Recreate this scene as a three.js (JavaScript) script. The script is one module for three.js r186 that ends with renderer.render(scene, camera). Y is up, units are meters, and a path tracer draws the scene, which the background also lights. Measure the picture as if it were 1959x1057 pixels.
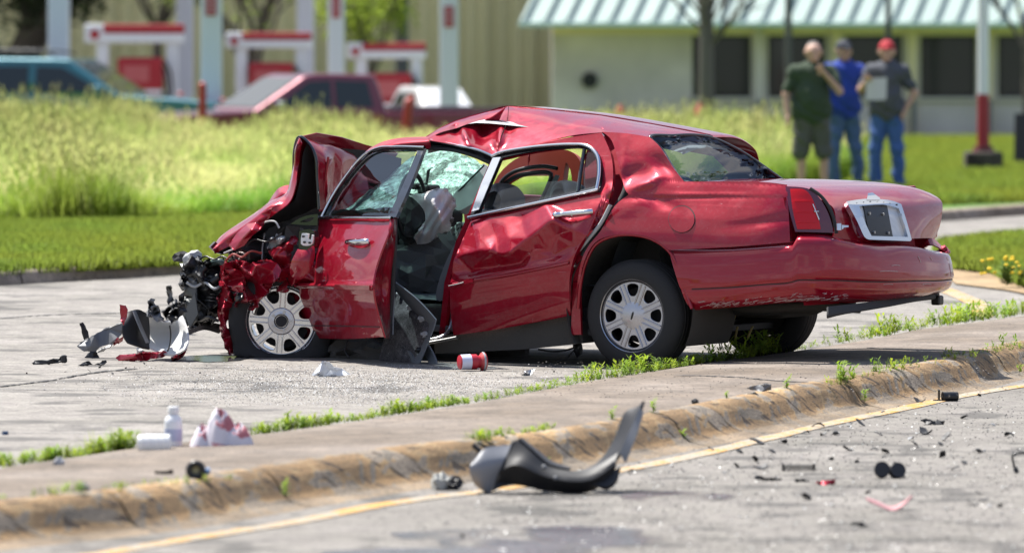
import * as THREE from 'three';
import { mergeGeometries, mergeVertices, toCreasedNormals } from 'three/addons/utils/BufferGeometryUtils.js';
import { RoundedBoxGeometry } from 'three/addons/geometries/RoundedBoxGeometry.js';
import { MarchingCubes } from 'three/addons/objects/MarchingCubes.js';
import { FontLoader } from 'three/addons/loaders/FontLoader.js';
import { TextGeometry } from 'three/addons/geometries/TextGeometry.js';

// ---------- camera, sky, sun, exposure ----------
const K = 12560, EYE = 2.07, HY = 54, CX = 979.5, D0 = 40;      // focal length in photo pixels, eye height, horizon row, centre column
const scene = new THREE.Scene();
const renderer = new THREE.WebGLRenderer({ antialias: true });
renderer.toneMapping = THREE.LinearToneMapping;
renderer.toneMappingExposure = 2.1;
renderer.shadowMap.enabled = true;
const camera = new THREE.PerspectiveCamera(2 * Math.atan(528.5 / K) * 180 / Math.PI, 1959 / 1057, 1, 600);
camera.position.set(0, EYE, 0);
camera.lookAt(0, EYE, -10);
camera.setViewOffset(1959, 1057, 0, 528.5 - HY, 1959, 1057);
camera.focus = 40.2; camera.userData.fStop = 2.7;
const SUN = new THREE.Vector3(-0.34, 0.88, -0.335).normalize();
{ // fair-weather sky: pale blue overhead, whiter towards the horizon, scattered white cloud
  const W = 1024, H = 512, d = new Float32Array(W * H * 4), h3 = (x, y, z) => { let n = Math.imul(x, 374761393) + Math.imul(y, 668265263) + Math.imul(z, 974634541); n = Math.imul(n ^ (n >>> 13), 1274126177); return ((n ^ (n >>> 16)) >>> 0) / 4294967296; };
  const n3 = (x, y, z) => { const X = Math.floor(x), Y = Math.floor(y), Z = Math.floor(z), f = (a) => a * a * (3 - 2 * a), u = f(x - X), v = f(y - Y), w = f(z - Z), l = (a, b, t) => a + (b - a) * t; return l(l(l(h3(X, Y, Z), h3(X + 1, Y, Z), u), l(h3(X, Y + 1, Z), h3(X + 1, Y + 1, Z), u), v), l(l(h3(X, Y, Z + 1), h3(X + 1, Y, Z + 1), u), l(h3(X, Y + 1, Z + 1), h3(X + 1, Y + 1, Z + 1), u), v), w); };
  for (let j = 0; j < H; j++) for (let i = 0; i < W; i++) {
    const up = ((j + 0.5) / H - 0.5) * Math.PI, y = Math.sin(up), az = ((i + 0.5) / W - 0.5) * 2 * Math.PI, x = Math.cos(az) * Math.cos(up), z = Math.sin(az) * Math.cos(up), k = (j * W + i) * 4;
    const t = Math.pow(Math.max(0, y), 0.55), q = 1.6 / (Math.max(0, y) + 0.16); let c = 0, a = 0.5; for (let o = 0, f = 1; o < 5; o++, f *= 2, a *= 0.5) c += a * n3(x * q * f + 31, 7 + o * 9, z * q * f + 57);
    const cl = Math.min(1, Math.max(0, (c - 0.54) / 0.14)) * 0.7, g = Math.pow(Math.max(0, x * SUN.x + y * SUN.y + z * SUN.z), 10) * 0.3, base = [0.33 + (0.085 - 0.33) * t, 0.36 + (0.15 - 0.36) * t, 0.40 + (0.31 - 0.40) * t];
    for (let m = 0; m < 3; m++) d[k + m] = y < 0 ? [0.2, 0.2, 0.17][m] : base[m] * (1 - cl) + 0.55 * cl + g;
    d[k + 3] = 1;
  }
  const t = new THREE.DataTexture(d, W, H, THREE.RGBAFormat, THREE.FloatType); t.mapping = THREE.EquirectangularReflectionMapping; t.magFilter = THREE.LinearFilter; t.needsUpdate = true; scene.background = t; scene.environment = t; }
const sun = new THREE.DirectionalLight(new THREE.Color(1, 0.96, 0.9), 4.9);
sun.name = 'sun'; sun.position.copy(SUN).multiplyScalar(60).add(new THREE.Vector3(0, 0, -45)); sun.target.position.set(0, 0, -45);
sun.castShadow = true; sun.shadow.radius = 1; sun.shadow.mapSize.set(4096, 4096);
Object.assign(sun.shadow.camera, { left: -60, right: 60, top: 80, bottom: -80, near: 1, far: 220 });
scene.add(sun, sun.target);

// ---------- small helpers ----------
let seed = 7;
const rnd = () => { seed |= 0; seed = (seed + 0x6D2B79F5) | 0; let t = Math.imul(seed ^ (seed >>> 15), 1 | seed); t = (t + Math.imul(t ^ (t >>> 7), 61 | t)) ^ t; return ((t ^ (t >>> 14)) >>> 0) / 4294967296; };
const rr = (a, b) => a + (b - a) * rnd(), pick = (a) => a[Math.floor(rnd() * a.length)];
const V = (x, y, z) => new THREE.Vector3(x, y, z);
const lerp = (a, b, t) => a + (b - a) * t, clamp = (x, a, b) => Math.min(b, Math.max(a, x)), sstep = (a, b, x) => { const t = clamp((x - a) / (b - a), 0, 1); return t * t * (3 - 2 * t); };
const hash = (x, y, s = 0) => { let n = Math.imul(x | 0, 374761393) + Math.imul(y | 0, 668265263) + Math.imul(s | 0, 974634541); n = Math.imul(n ^ (n >>> 13), 1274126177); return ((n ^ (n >>> 16)) >>> 0) / 4294967296; };
function vnoise(x, y, per = 0, s = 0) {                          // value noise, tiling with period per
  const x0 = Math.floor(x), y0 = Math.floor(y), fx = x - x0, fy = y - y0, u = fx * fx * (3 - 2 * fx), v = fy * fy * (3 - 2 * fy);
  const m = (a) => per ? ((a % per) + per) % per : a;
  return lerp(lerp(hash(m(x0), m(y0), s), hash(m(x0 + 1), m(y0), s), u), lerp(hash(m(x0), m(y0 + 1), s), hash(m(x0 + 1), m(y0 + 1), s), u), v);
}
const fbm = (x, y, per, oct = 4, s = 0) => { let a = 0.5, t = 0, n = 0; for (let i = 0; i < oct; i++) { t += a * vnoise(x, y, per, s + i); n += a; a *= 0.5; x *= 2; y *= 2; per *= 2; } return t / n; };
function poly1(pts, x) {                                         // piecewise linear y(x)
  if (x <= pts[0][0]) return pts[0][1];
  for (let i = 1; i < pts.length; i++) if (x <= pts[i][0]) return lerp(pts[i - 1][1], pts[i][1], (x - pts[i - 1][0]) / (pts[i][0] - pts[i - 1][0]));
  return pts[pts.length - 1][1];
}
const taken = new Map();
function numbered(name) { const n = taken.get(name) ?? 0; taken.set(name, n + 1); return n ? name + '_' + String(n).padStart(3, '0') : name; }
function geo(g) { if (Array.isArray(g)) { g = g.map((x) => { x = x.index ? x.toNonIndexed() : x; for (const k of Object.keys(x.attributes)) if (!['position', 'normal', 'uv'].includes(k)) x.deleteAttribute(k); if (!x.attributes.uv) x.setAttribute('uv', new THREE.BufferAttribute(new Float32Array(x.attributes.position.count * 2), 2)); return x; }); return g.length > 1 ? mergeGeometries(g) : g[0]; } return g; }
function obj(name, g, m, parent = scene) {
  const o = new THREE.Mesh(geo(g), m); o.name = parent === scene ? numbered(name) : name;
  o.castShadow = o.receiveShadow = true; parent.add(o); return o;
}
function tag(o, label, category, group, kind) { if (label) o.userData.label = label; if (category) o.userData.category = category; if (group) o.userData.group = group; if (kind) o.userData.kind = kind; return o; }
function thing(name, label, category, pos = V(0, 0, 0), turn = 0, group) {
  const o = new THREE.Group(); o.name = numbered(name); o.position.copy(pos); o.rotation.y = turn; scene.add(o); return tag(o, label, category, group);
}
const part = (name, parent) => { const o = new THREE.Group(); o.name = name; parent.add(o); return o; };
const struct = (name, g, m, parent = scene) => { const o = obj(name, g, m, parent); if (parent === scene) o.userData.kind = 'structure'; return o; };
const Wp = (px, py, d) => V((px - CX) * d / K, EYE - (py - HY) * d / K, -d);            // photo pixel at a depth
const G = (px, py, y = 0) => Wp(px, py, K * (EYE - y) / (py - HY));                     // photo pixel on a level
const S = (d) => K / d;

// ---------- textures and materials ----------
function tex(w, h, fn, srgb, rx = 1, ry = 1) {
  const a = new Uint8Array(w * h * 4);
  for (let y = 0; y < h; y++) for (let x = 0; x < w; x++) { const c = fn(x / w, y / h, x, y), i = (y * w + x) * 4; for (let k = 0; k < 4; k++) a[i + k] = k === 3 && c.length < 4 ? 255 : clamp(c[k] * 255, 0, 255); }
  const t = new THREE.DataTexture(a, w, h); t.wrapS = t.wrapT = THREE.RepeatWrapping; t.magFilter = THREE.LinearFilter; t.minFilter = THREE.LinearFilter;
  if (srgb) t.colorSpace = THREE.SRGBColorSpace; t.repeat.set(rx, ry); t.needsUpdate = true; return t;
}
const g3 = (v) => [v, v, v];
const std = (r, g, b, rough = 0.8, o = {}) => { const m = new THREE.MeshStandardMaterial({ color: new THREE.Color().setRGB(r, g, b), roughness: rough, side: THREE.DoubleSide, ...o }); return m; };
const phy = (r, g, b, rough, o = {}) => new THREE.MeshPhysicalMaterial({ color: new THREE.Color().setRGB(r, g, b), roughness: rough, side: THREE.DoubleSide, ...o });
const rep = (t, x, y) => { const c = t.clone(); c.repeat.set(x, y); c.needsUpdate = true; return c; };

// ---------- geometry helpers ----------
function cr(p0, p1, p2, p3, t) { return 0.5 * (2 * p1 + (p2 - p0) * t + (2 * p0 - 5 * p1 + 4 * p2 - p3) * t * t + (3 * p1 - p0 - 3 * p2 + p3) * t * t * t); }
function crAt(arr, t) { const n = arr.length - 1, i = Math.min(n - 1, Math.floor(t)), f = t - i, a = arr[Math.max(0, i - 1)], b = arr[i], c = arr[i + 1], d = arr[Math.min(n, i + 2)]; return V(cr(a.x, b.x, c.x, d.x, f), cr(a.y, b.y, c.y, d.y, f), cr(a.z, b.z, c.z, d.z, f)); }
const lnAt = (arr, t) => { const n = arr.length - 1, i = Math.min(n - 1, Math.floor(t)), f = t - i; return arr[i].clone().lerp(arr[i + 1], f); };
function gridGeo(nu, nv, fn, uvf) {                               // fn(s,t) -> Vector3, s,t in 0..1
  const p = [], uv = [], ix = [];
  for (let j = 0; j <= nv; j++) for (let i = 0; i <= nu; i++) { const q = fn(i / nu, j / nv); p.push(q.x, q.y, q.z); const w = uvf ? uvf(q, i / nu, j / nv) : [i / nu, j / nv]; uv.push(w[0], w[1]); }
  for (let j = 0; j < nv; j++) for (let i = 0; i < nu; i++) { const a = j * (nu + 1) + i, b = a + 1, c = a + nu + 1, d = c + 1; ix.push(a, c, b, b, c, d); }
  const g = new THREE.BufferGeometry(); g.setAttribute('position', new THREE.Float32BufferAttribute(p, 3)); g.setAttribute('uv', new THREE.Float32BufferAttribute(uv, 2)); g.setIndex(ix); g.computeVertexNormals(); return g;
}
function surf(rows, nu = 6, nv = 6, o = {}) {                     // rows of points, smoothed (or kept straight: o.lin)
  const at = o.lin ? lnAt : crAt, atV = o.linV ?? o.lin ? lnAt : crAt, R = rows.length - 1, C = rows[0].length - 1;
  const g = gridGeo(C * nu, R * nv, (s, t) => { const col = rows.map((r) => at(r, s * C)); const q = atV(col, t * R); return o.mod ? o.mod(q, s, t) : q; }, o.uvf);
  return o.thick ? solid(g, o.thick) : g;
}
function solid(g, t) {                                            // gives a sheet a thickness
  const p = g.attributes.position, n = g.attributes.normal, uv = g.attributes.uv, N = p.count, P = [], U = [], I = [...g.index.array];
  for (let i = 0; i < N; i++) { P.push(p.getX(i), p.getY(i), p.getZ(i)); U.push(uv.getX(i), uv.getY(i)); }
  for (let i = 0; i < N; i++) { P.push(p.getX(i) - n.getX(i) * t, p.getY(i) - n.getY(i) * t, p.getZ(i) - n.getZ(i) * t); U.push(uv.getX(i), uv.getY(i)); }
  const Nn = []; for (let i = 0; i < N; i++) Nn.push(n.getX(i), n.getY(i), n.getZ(i)); for (let i = 0; i < N; i++) Nn.push(-n.getX(i), -n.getY(i), -n.getZ(i));
  const edges = new Map(), src = g.index.array;
  for (let k = 0; k < src.length; k += 3) { const a = src[k], b = src[k + 1], c = src[k + 2]; I.push(c + N, b + N, a + N); for (const [x, y] of [[a, b], [b, c], [c, a]]) { const key = x < y ? x + '_' + y : y + '_' + x; edges.set(key, edges.has(key) ? null : [x, y]); } }
  const add = (q) => { P.push(P[q * 3], P[q * 3 + 1], P[q * 3 + 2]); U.push(U[q * 2], U[q * 2 + 1]); Nn.push(0, 0, 0); return P.length / 3 - 1; };
  for (const e of edges.values()) if (e) {
    const [x, y] = e, a = add(x), b = add(y), c = add(x + N), d = add(y + N); I.push(b, a, c, b, c, d);
    const A = V(P[a * 3], P[a * 3 + 1], P[a * 3 + 2]), B = V(P[b * 3], P[b * 3 + 1], P[b * 3 + 2]), C = V(P[c * 3], P[c * 3 + 1], P[c * 3 + 2]), m = A.clone().sub(B).cross(C.clone().sub(B)).normalize();
    for (const q of [a, b, c, d]) { Nn[q * 3] = m.x; Nn[q * 3 + 1] = m.y; Nn[q * 3 + 2] = m.z; }
  }
  const o = new THREE.BufferGeometry(); o.setAttribute('position', new THREE.Float32BufferAttribute(P, 3)); o.setAttribute('uv', new THREE.Float32BufferAttribute(U, 2)); o.setAttribute('normal', new THREE.Float32BufferAttribute(Nn, 3)); o.setIndex(I); return o;
}
function smoothLine(pts, n = 4, closed = true) {                  // Catmull-Rom through 2D points; a point with a third entry stays a corner
  const out = [], N = pts.length;
  for (let i = 0; i < (closed ? N : N - 1); i++) {
    const b = pts[i], c = pts[(i + 1) % N], a = b[2] ? b : closed || i ? pts[(i - 1 + N) % N] : b, d = c[2] ? c : closed || i < N - 2 ? pts[(i + 2) % N] : c;
    for (let k = 0; k < n; k++) out.push([cr(a[0], b[0], c[0], d[0], k / n), cr(a[1], b[1], c[1], d[1], k / n)]);
  }
  if (!closed) out.push(pts[N - 1].slice(0, 2)); return out;
}
function panel(outline, map, o = {}) {                            // a sheet with this outline, bent over map(a, b) -> Vector3
  const L = o.L ?? 8, v2 = (a) => a.map((q) => new THREE.Vector2(q[0], q[1])), sm = (a) => o.sharp ? a : smoothLine(a, o.n ?? 4);
  const c = v2(sm(outline)), holes = (o.holes ?? []).map((h) => v2(sm(h)));
  if (!THREE.ShapeUtils.isClockWise(c)) c.reverse(); for (const h of holes) if (THREE.ShapeUtils.isClockWise(h)) h.reverse();
  let tri = THREE.ShapeUtils.triangulateShape(c, holes); const P = [...c, ...holes.flat()].map((q) => [q.x, q.y]);
  for (let pass = 0; pass < 9; pass++) {
    const mid = new Map(), len = (a, b) => Math.hypot(P[a][0] - P[b][0], P[a][1] - P[b][1]);
    const M = (a, b) => { if (len(a, b) <= L) return -1; const k = a < b ? a + '_' + b : b + '_' + a; if (!mid.has(k)) { mid.set(k, P.length); P.push([(P[a][0] + P[b][0]) / 2, (P[a][1] + P[b][1]) / 2]); } return mid.get(k); };
    const out = []; let any = false;
    for (const [a, b, d] of tri) {
      let A = a, B = b, C = d, ab = M(a, b), bc = M(b, d), ca = M(d, a); const n = (ab >= 0) + (bc >= 0) + (ca >= 0);
      if (!n) { out.push([a, b, d]); continue; } any = true;
      if (n === 3) out.push([a, ab, ca], [ab, b, bc], [ca, bc, d], [ab, bc, ca]);
      else {
        while (!(n === 1 ? ab >= 0 : ca < 0)) { [A, B, C] = [B, C, A];[ab, bc, ca] = [bc, ca, ab]; }
        if (n === 1) out.push([A, ab, C], [ab, B, C]); else out.push([A, ab, C], [ab, B, bc], [ab, bc, C]);
      }
    }
    tri = out; if (!any) break;
  }
  const pos = [], nor = [], uv = [], e = o.e ?? 0.6; let flip = 0;
  const pts = P.map(([a, b]) => map(a, b));
  P.forEach(([a, b], i) => {
    const q = pts[i], n = map(a, b + e).sub(map(a, b - e)).cross(map(a + e, b).sub(map(a - e, b))).normalize();
    pos.push(q.x, q.y, q.z); nor.push(n.x, n.y, n.z); uv.push(...(o.uvf ? o.uvf(a, b, q) : [q.x - 0.3 * q.y, q.y - 0.9 * q.z]));
  });
  const ix = [];
  for (const [a, b, d] of tri) { const m = pts[b].clone().sub(pts[a]).cross(pts[d].clone().sub(pts[a])); ix.push(...(m.x * nor[a * 3] + m.y * nor[a * 3 + 1] + m.z * nor[a * 3 + 2] > 0 ? [a, b, d] : [a, d, b])); }
  const g = new THREE.BufferGeometry(); g.setAttribute('position', new THREE.Float32BufferAttribute(pos, 3)); g.setAttribute('normal', new THREE.Float32BufferAttribute(nor, 3)); g.setAttribute('uv', new THREE.Float32BufferAttribute(uv, 2)); g.setIndex(ix);
  return o.thick ? solid(g, o.thick) : g;
}
function delaunay(p) {                                            // small Bowyer-Watson
  const pts = [...p.map((q) => [q[0], q[1]]), [-1e5, -1e5], [1e5, -1e5], [0, 2e5]], n = p.length; let T = [[n, n + 1, n + 2]];
  const inC = (t, q) => { const [a, b, c] = t.map((i) => pts[i]), ax = a[0] - q[0], ay = a[1] - q[1], bx = b[0] - q[0], by = b[1] - q[1], cx = c[0] - q[0], cy = c[1] - q[1]; const det = (ax * ax + ay * ay) * (bx * cy - cx * by) - (bx * bx + by * by) * (ax * cy - cx * ay) + (cx * cx + cy * cy) * (ax * by - bx * ay); const o = (b[0] - a[0]) * (c[1] - a[1]) - (b[1] - a[1]) * (c[0] - a[0]); return o > 0 ? det > 0 : det < 0; };
  for (let i = 0; i < n; i++) { const bad = T.filter((t) => inC(t, pts[i])), E = new Map(); for (const t of bad) for (const [a, b] of [[t[0], t[1]], [t[1], t[2]], [t[2], t[0]]]) { const k = Math.min(a, b) + '_' + Math.max(a, b); E.set(k, E.has(k) ? null : [a, b]); } T = T.filter((t) => !bad.includes(t)); for (const e of E.values()) if (e) T.push([e[0], e[1], i]); }
  return T.filter((t) => t.every((i) => i < n));
}
function field(pts, r = 4, k = 8) {                               // creased height field through points [x, y, value...], creases rounded over r
  const T = delaunay(pts);
  const raw = (x, y) => {
    for (const t of T) { const [a, b, c] = t.map((i) => pts[i]), d = (b[1] - c[1]) * (a[0] - c[0]) + (c[0] - b[0]) * (a[1] - c[1]); if (Math.abs(d) < 1e-9) continue; const u = ((b[1] - c[1]) * (x - c[0]) + (c[0] - b[0]) * (y - c[1])) / d, v = ((c[1] - a[1]) * (x - c[0]) + (a[0] - c[0]) * (y - c[1])) / d; if (u >= -1e-6 && v >= -1e-6 && u + v <= 1 + 1e-6) return u * a[2] + v * b[2] + (1 - u - v) * c[2]; }
    let bd = 1e18, bv = 0; for (let i = 0; i < pts.length; i++) { const d = (pts[i][0] - x) ** 2 + (pts[i][1] - y) ** 2; if (d < bd) { bd = d; bv = pts[i][2]; } } return bv;
  };
  return (x, y) => { if (!r) return raw(x, y); let s = raw(x, y) * 2; for (let i = 0; i < k; i++) s += raw(x + r * Math.cos(i * 6.283 / k), y + r * Math.sin(i * 6.283 / k)); return s / (k + 2); };
}
function tube(pts, r, seg = 24, rad = 7) { return new THREE.TubeGeometry(new THREE.CatmullRomCurve3(pts), seg, r, rad, false); }
function bar(a, b, r0, r1 = r0, rad = 8) { const d = b.clone().sub(a), g = new THREE.CylinderGeometry(r1, r0, d.length(), rad, 1); g.applyQuaternion(new THREE.Quaternion().setFromUnitVectors(V(0, 1, 0), d.clone().normalize())); g.translate((a.x + b.x) / 2, (a.y + b.y) / 2, (a.z + b.z) / 2); return g; }
function box(w, h, d, x = 0, y = 0, z = 0, r = 0.01) { const g = r ? new RoundedBoxGeometry(w, h, d, 2, Math.min(r, w / 2.1, h / 2.1, d / 2.1)) : new THREE.BoxGeometry(w, h, d); g.translate(x, y, z); return g; }
const tf = (g, x = 0, y = 0, z = 0, rx = 0, ry = 0, rz = 0) => { g.applyMatrix4(new THREE.Matrix4().makeRotationFromEuler(new THREE.Euler(rx, ry, rz))); g.translate(x, y, z); return g; };
function lump(r, det, amp, sd, sx = 1, sy = 1, sz = 1) {           // angular broken lump
  const g = mergeVertices((() => { const q = new THREE.IcosahedronGeometry(r, det); q.deleteAttribute('normal'); q.deleteAttribute('uv'); return q; })()), p = g.attributes.position;
  for (let i = 0; i < p.count; i++) { const k = 1 + amp * (hash(i, sd, 5) * 2 - 1); p.setXYZ(i, p.getX(i) * k * sx, p.getY(i) * k * sy, p.getZ(i) * k * sz); }
  const o = g.toNonIndexed(); o.computeVertexNormals(); return o;
}
const crease = (g, a = 0.6) => toCreasedNormals(g.index ? g.toNonIndexed() : g, a);
function jag(out, amp, step, sd) {                                // breaks an outline into a torn edge
  const r = []; out.forEach((p, i) => { const q = out[(i + 1) % out.length], L = Math.hypot(q[0] - p[0], q[1] - p[1]), n = Math.max(1, Math.round(L / step)), nx = -(q[1] - p[1]) / L, ny = (q[0] - p[0]) / L; for (let k = 0; k < n; k++) { const t = (k + (k ? 0.5 * (hash(i, k, sd) - 0.5) : 0)) / n, d = k ? amp * (hash(i, k, sd + 1) - 0.5) * 2 : 0; r.push([lerp(p[0], q[0], t) + nx * d, lerp(p[1], q[1], t) + ny * d, 1]); } }); return r;
}
const fontB = await new FontLoader().loadAsync('fonts/droid/droid_sans_bold.typeface.json');
const text = (s, size, depth = 0.004) => { const g = new TextGeometry(s, { font: fontB, size, depth, curveSegments: 3 }); g.computeBoundingBox(); const b = g.boundingBox; g.translate(-(b.min.x + b.max.x) / 2, -(b.min.y + b.max.y) / 2, 0); return g; };

// ---------- ground, roads, median, kerbs ----------
const xzUV = (k = 1) => (q) => [q.x * k, -q.z * k];
function flat(pts, y) {                                            // pts [x, z], level sheet with uv in metres
  const c = pts.map(([x, z]) => new THREE.Vector2(x, -z)); if (THREE.ShapeUtils.isClockWise(c)) c.reverse();
  const t = THREE.ShapeUtils.triangulateShape(c, []), g = new THREE.BufferGeometry();
  g.setAttribute('position', new THREE.Float32BufferAttribute(c.flatMap((q) => [q.x, y, -q.y]), 3)); g.setAttribute('uv', new THREE.Float32BufferAttribute(c.flatMap((q) => [q.x, q.y]), 2)); g.setIndex(t.flat()); g.computeVertexNormals();
  return g;
}
const speck = (x, y, s, per) => { const c = vnoise(x, y, per, s); return c; };
const concreteT = tex(1024, 1024, (u, v) => {                      // 4 m of old concrete: aggregate grain, stains, pits
  const big = fbm(u * 6, v * 6, 6, 5, 1), mid = fbm(u * 40, v * 40, 40, 3, 20), gr = vnoise(u * 512, v * 512, 512, 3), g2 = vnoise(u * 256, v * 256, 256, 4), pit = vnoise(u * 190, v * 190, 190, 9) > 0.93 ? 0.55 : 1, tar = fbm(u * 11, v * 11, 11, 4, 40);
  let k = (0.74 + 0.22 * (big - 0.5) + 0.16 * (mid - 0.5) + 0.2 * (gr - 0.5) + 0.14 * (g2 - 0.5)) * pit; k *= 1 - 0.3 * sstep(0.56, 0.72, tar);
  return [k, k * (0.972 + 0.02 * (mid - 0.5)), k * (0.93 + 0.03 * (big - 0.5))];
}, true, 0.25, 0.25);
const concreteB = tex(512, 512, (u, v) => g3(0.5 + 0.4 * (vnoise(u * 256, v * 256, 256, 3) - 0.5) + 0.5 * (fbm(u * 90, v * 90, 90, 2, 6) - 0.5)), false, 0.5, 0.5);
const M = {};
M.road = std(0.36, 0.35, 0.34, 0.8, { map: concreteT, bumpMap: concreteB, bumpScale: 0.004 });
M.nearRoad = std(0.30, 0.292, 0.282, 0.8, { map: rep(concreteT, 0.31, 0.31), bumpMap: concreteB, bumpScale: 0.005 });
const slabT = tex(1024, 1024, (u, v) => {                          // browner, sandy median slab
  const big = fbm(u * 5, v * 5, 5, 5, 71), gr = vnoise(u * 420, v * 420, 420, 73), sand = fbm(u * 30, v * 30, 30, 4, 76), dot = vnoise(u * 150, v * 150, 150, 78) > 0.9 ? 0.62 : 1;
  const k = (0.7 + 0.3 * (big - 0.5) + 0.2 * (gr - 0.5) + 0.26 * (sand - 0.5)) * dot; return [k, k * lerp(0.9, 0.97, big), k * lerp(0.78, 0.95, big)];
}, true, 0.25, 0.25);
M.slab = std(0.33, 0.305, 0.28, 0.85, { map: slabT, bumpMap: concreteB, bumpScale: 0.004 });
M.soil = std(0.16, 0.13, 0.08, 0.95, { map: rep(slabT, 0.3, 0.3) });
const kerbT = tex(1024, 512, (u, v) => {                           // u along 4 m, v across: worn ochre paint, scraped to the concrete, dark chips
  const a = fbm(u * 20, v * 5, 20, 5, 81) + 0.12 * (fbm(u * 60, v * 14, 60, 3, 85) - 0.5), scrape = fbm(u * 60 + v * 8, v * 5, 0, 4, 87), chip = fbm(u * 90 - v * 14, v * 6, 0, 3, 97), gr = vnoise(u * 400, v * 110, 400, 88), dirt = fbm(u * 9, v * 4, 9, 4, 91);
  let c = a > 0.5 ? [0.79, 0.68, 0.51] : [0.71, 0.59, 0.43]; if (a > 0.57) c = [0.70, 0.66, 0.61]; if (scrape > 0.68) c = [0.6, 0.575, 0.54]; if (chip > 0.72) c = [0.36, 0.3, 0.25];
  const low = sstep(0.7, 0.84, v + 0.12 * (a - 0.5)); c = c.map((x, i) => lerp(x, [0.62, 0.58, 0.53][i], low * (a > 0.57 ? 1 : 0.7))); const k = 0.86 + 0.3 * (gr - 0.5) + 0.5 * (dirt - 0.5) - (vnoise(u * 130, v * 50, 130, 94) > 0.86 ? 0.22 : 0); return c.map((x) => x * k);
}, true, 0.25, 1);
M.kerb = std(0.74, 0.69, 0.62, 0.8, { map: kerbT, bumpMap: rep(concreteB, 0.5, 2), bumpScale: 0.006 });
const paintT = tex(512, 512, (u, v) => { const a = 0.6 * fbm(u * 24, v * 24, 24, 4, 101) + 0.4 * fbm(u * 6, v * 6, 6, 3, 107), gr = vnoise(u * 200, v * 200, 200, 103); return a + 0.4 * (gr - 0.5) > 0.47 ? g3(0.72 + 0.2 * (gr - 0.5)) : [0.86 + 0.14 * (gr - 0.5), 0.69 + 0.14 * (gr - 0.5), 0.34]; }, true, 0.5, 0.5);
M.yellow = std(0.60, 0.52, 0.40, 0.7, { map: paintT, bumpMap: concreteB, bumpScale: 0.004 });
const YN = -0.10, YI = 0.06;                                       // near road and median levels; the far road is 0
struct('ground', flat([[-400, 60], [400, 60], [400, -500], [-400, -500]], -0.2), M.soil);

// the long lines of the place, read as ground points
const lineFrom = (pts, y) => { const q = pts.map(([a, b]) => G(a, b, y)), n = q.length, e0 = q[0].clone().sub(q[1]).setY(0).normalize(), e1 = q[n - 1].clone().sub(q[n - 2]).setY(0).normalize(); return [q[0].clone().addScaledVector(e0, 45), ...q, q[n - 1].clone().addScaledVector(e1, 60)]; };
const kerbBase = lineFrom([[0, 1046], [300, 1012], [560, 968], [850, 922], [1100, 893], [1320, 853], [1580, 797], [1830, 748], [1959, 716]], YN);
const slabFar = lineFrom([[0, 893], [240, 857], [490, 830], [880, 772], [1000, 748], [1160, 720], [1300, 700], [1480, 676], [1600, 659], [1700, 638], [1959, 606]], 0.02);
const farKerb = lineFrom([[0, 546], [340, 525], [1000, 478], [1770, 425], [1959, 412]], 0);
const kc = new THREE.CatmullRomCurve3(kerbBase, false, 'centripetal'), sc = new THREE.CatmullRomCurve3(slabFar, false, 'centripetal');
const nrm = (c, t) => { const d = c.getTangentAt(t); return V(-d.z, 0, d.x).normalize(); };   // to the right of the direction of travel
const kcP = (t, off, y) => { const q = kc.getPointAt(t), n = nrm(kc, t); return V(q.x + n.x * off, y, q.z + n.z * off); };
{ const a = kerbBase.map((q) => [q.x, q.z]); struct('near_road', flat([...a, [80, -130], [80, 50], [-60, 50]], YN), M.nearRoad);
  const f = farKerb.map((q) => [q.x, q.z]).reverse(); const s = slabFar.map((q) => [q.x, q.z]); struct('road', flat([...s, [60, -160], ...f, [-60, 40]], 0), M.road); }
// median slab: rises gently from its far edge to the kerb
{ const T = (t) => { const k = kcP(t, -0.27, YI); let best = 0, bd = 1e9; for (let i = 0; i <= 400; i++) { const q = sc.getPointAt(i / 400), d = (q.x - k.x) ** 2 + (q.z - k.z) ** 2; if (d < bd) { bd = d; best = i / 400; } } return sc.getPointAt(best); };
  const cols = []; for (let i = 0; i <= 90; i++) { const t = i / 90; cols.push([T(t), kcP(t, -0.27, YI)]); }
  struct('median', gridGeo(90, 8, (s, v) => { const [a, b] = cols[Math.round(s * 90)]; const q = a.clone().lerp(b, v); q.y = v === 0 ? -0.02 : lerp(0.035, YI, Math.min(1, v * 2)); return q; }, xzUV()), M.slab);
}
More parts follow.
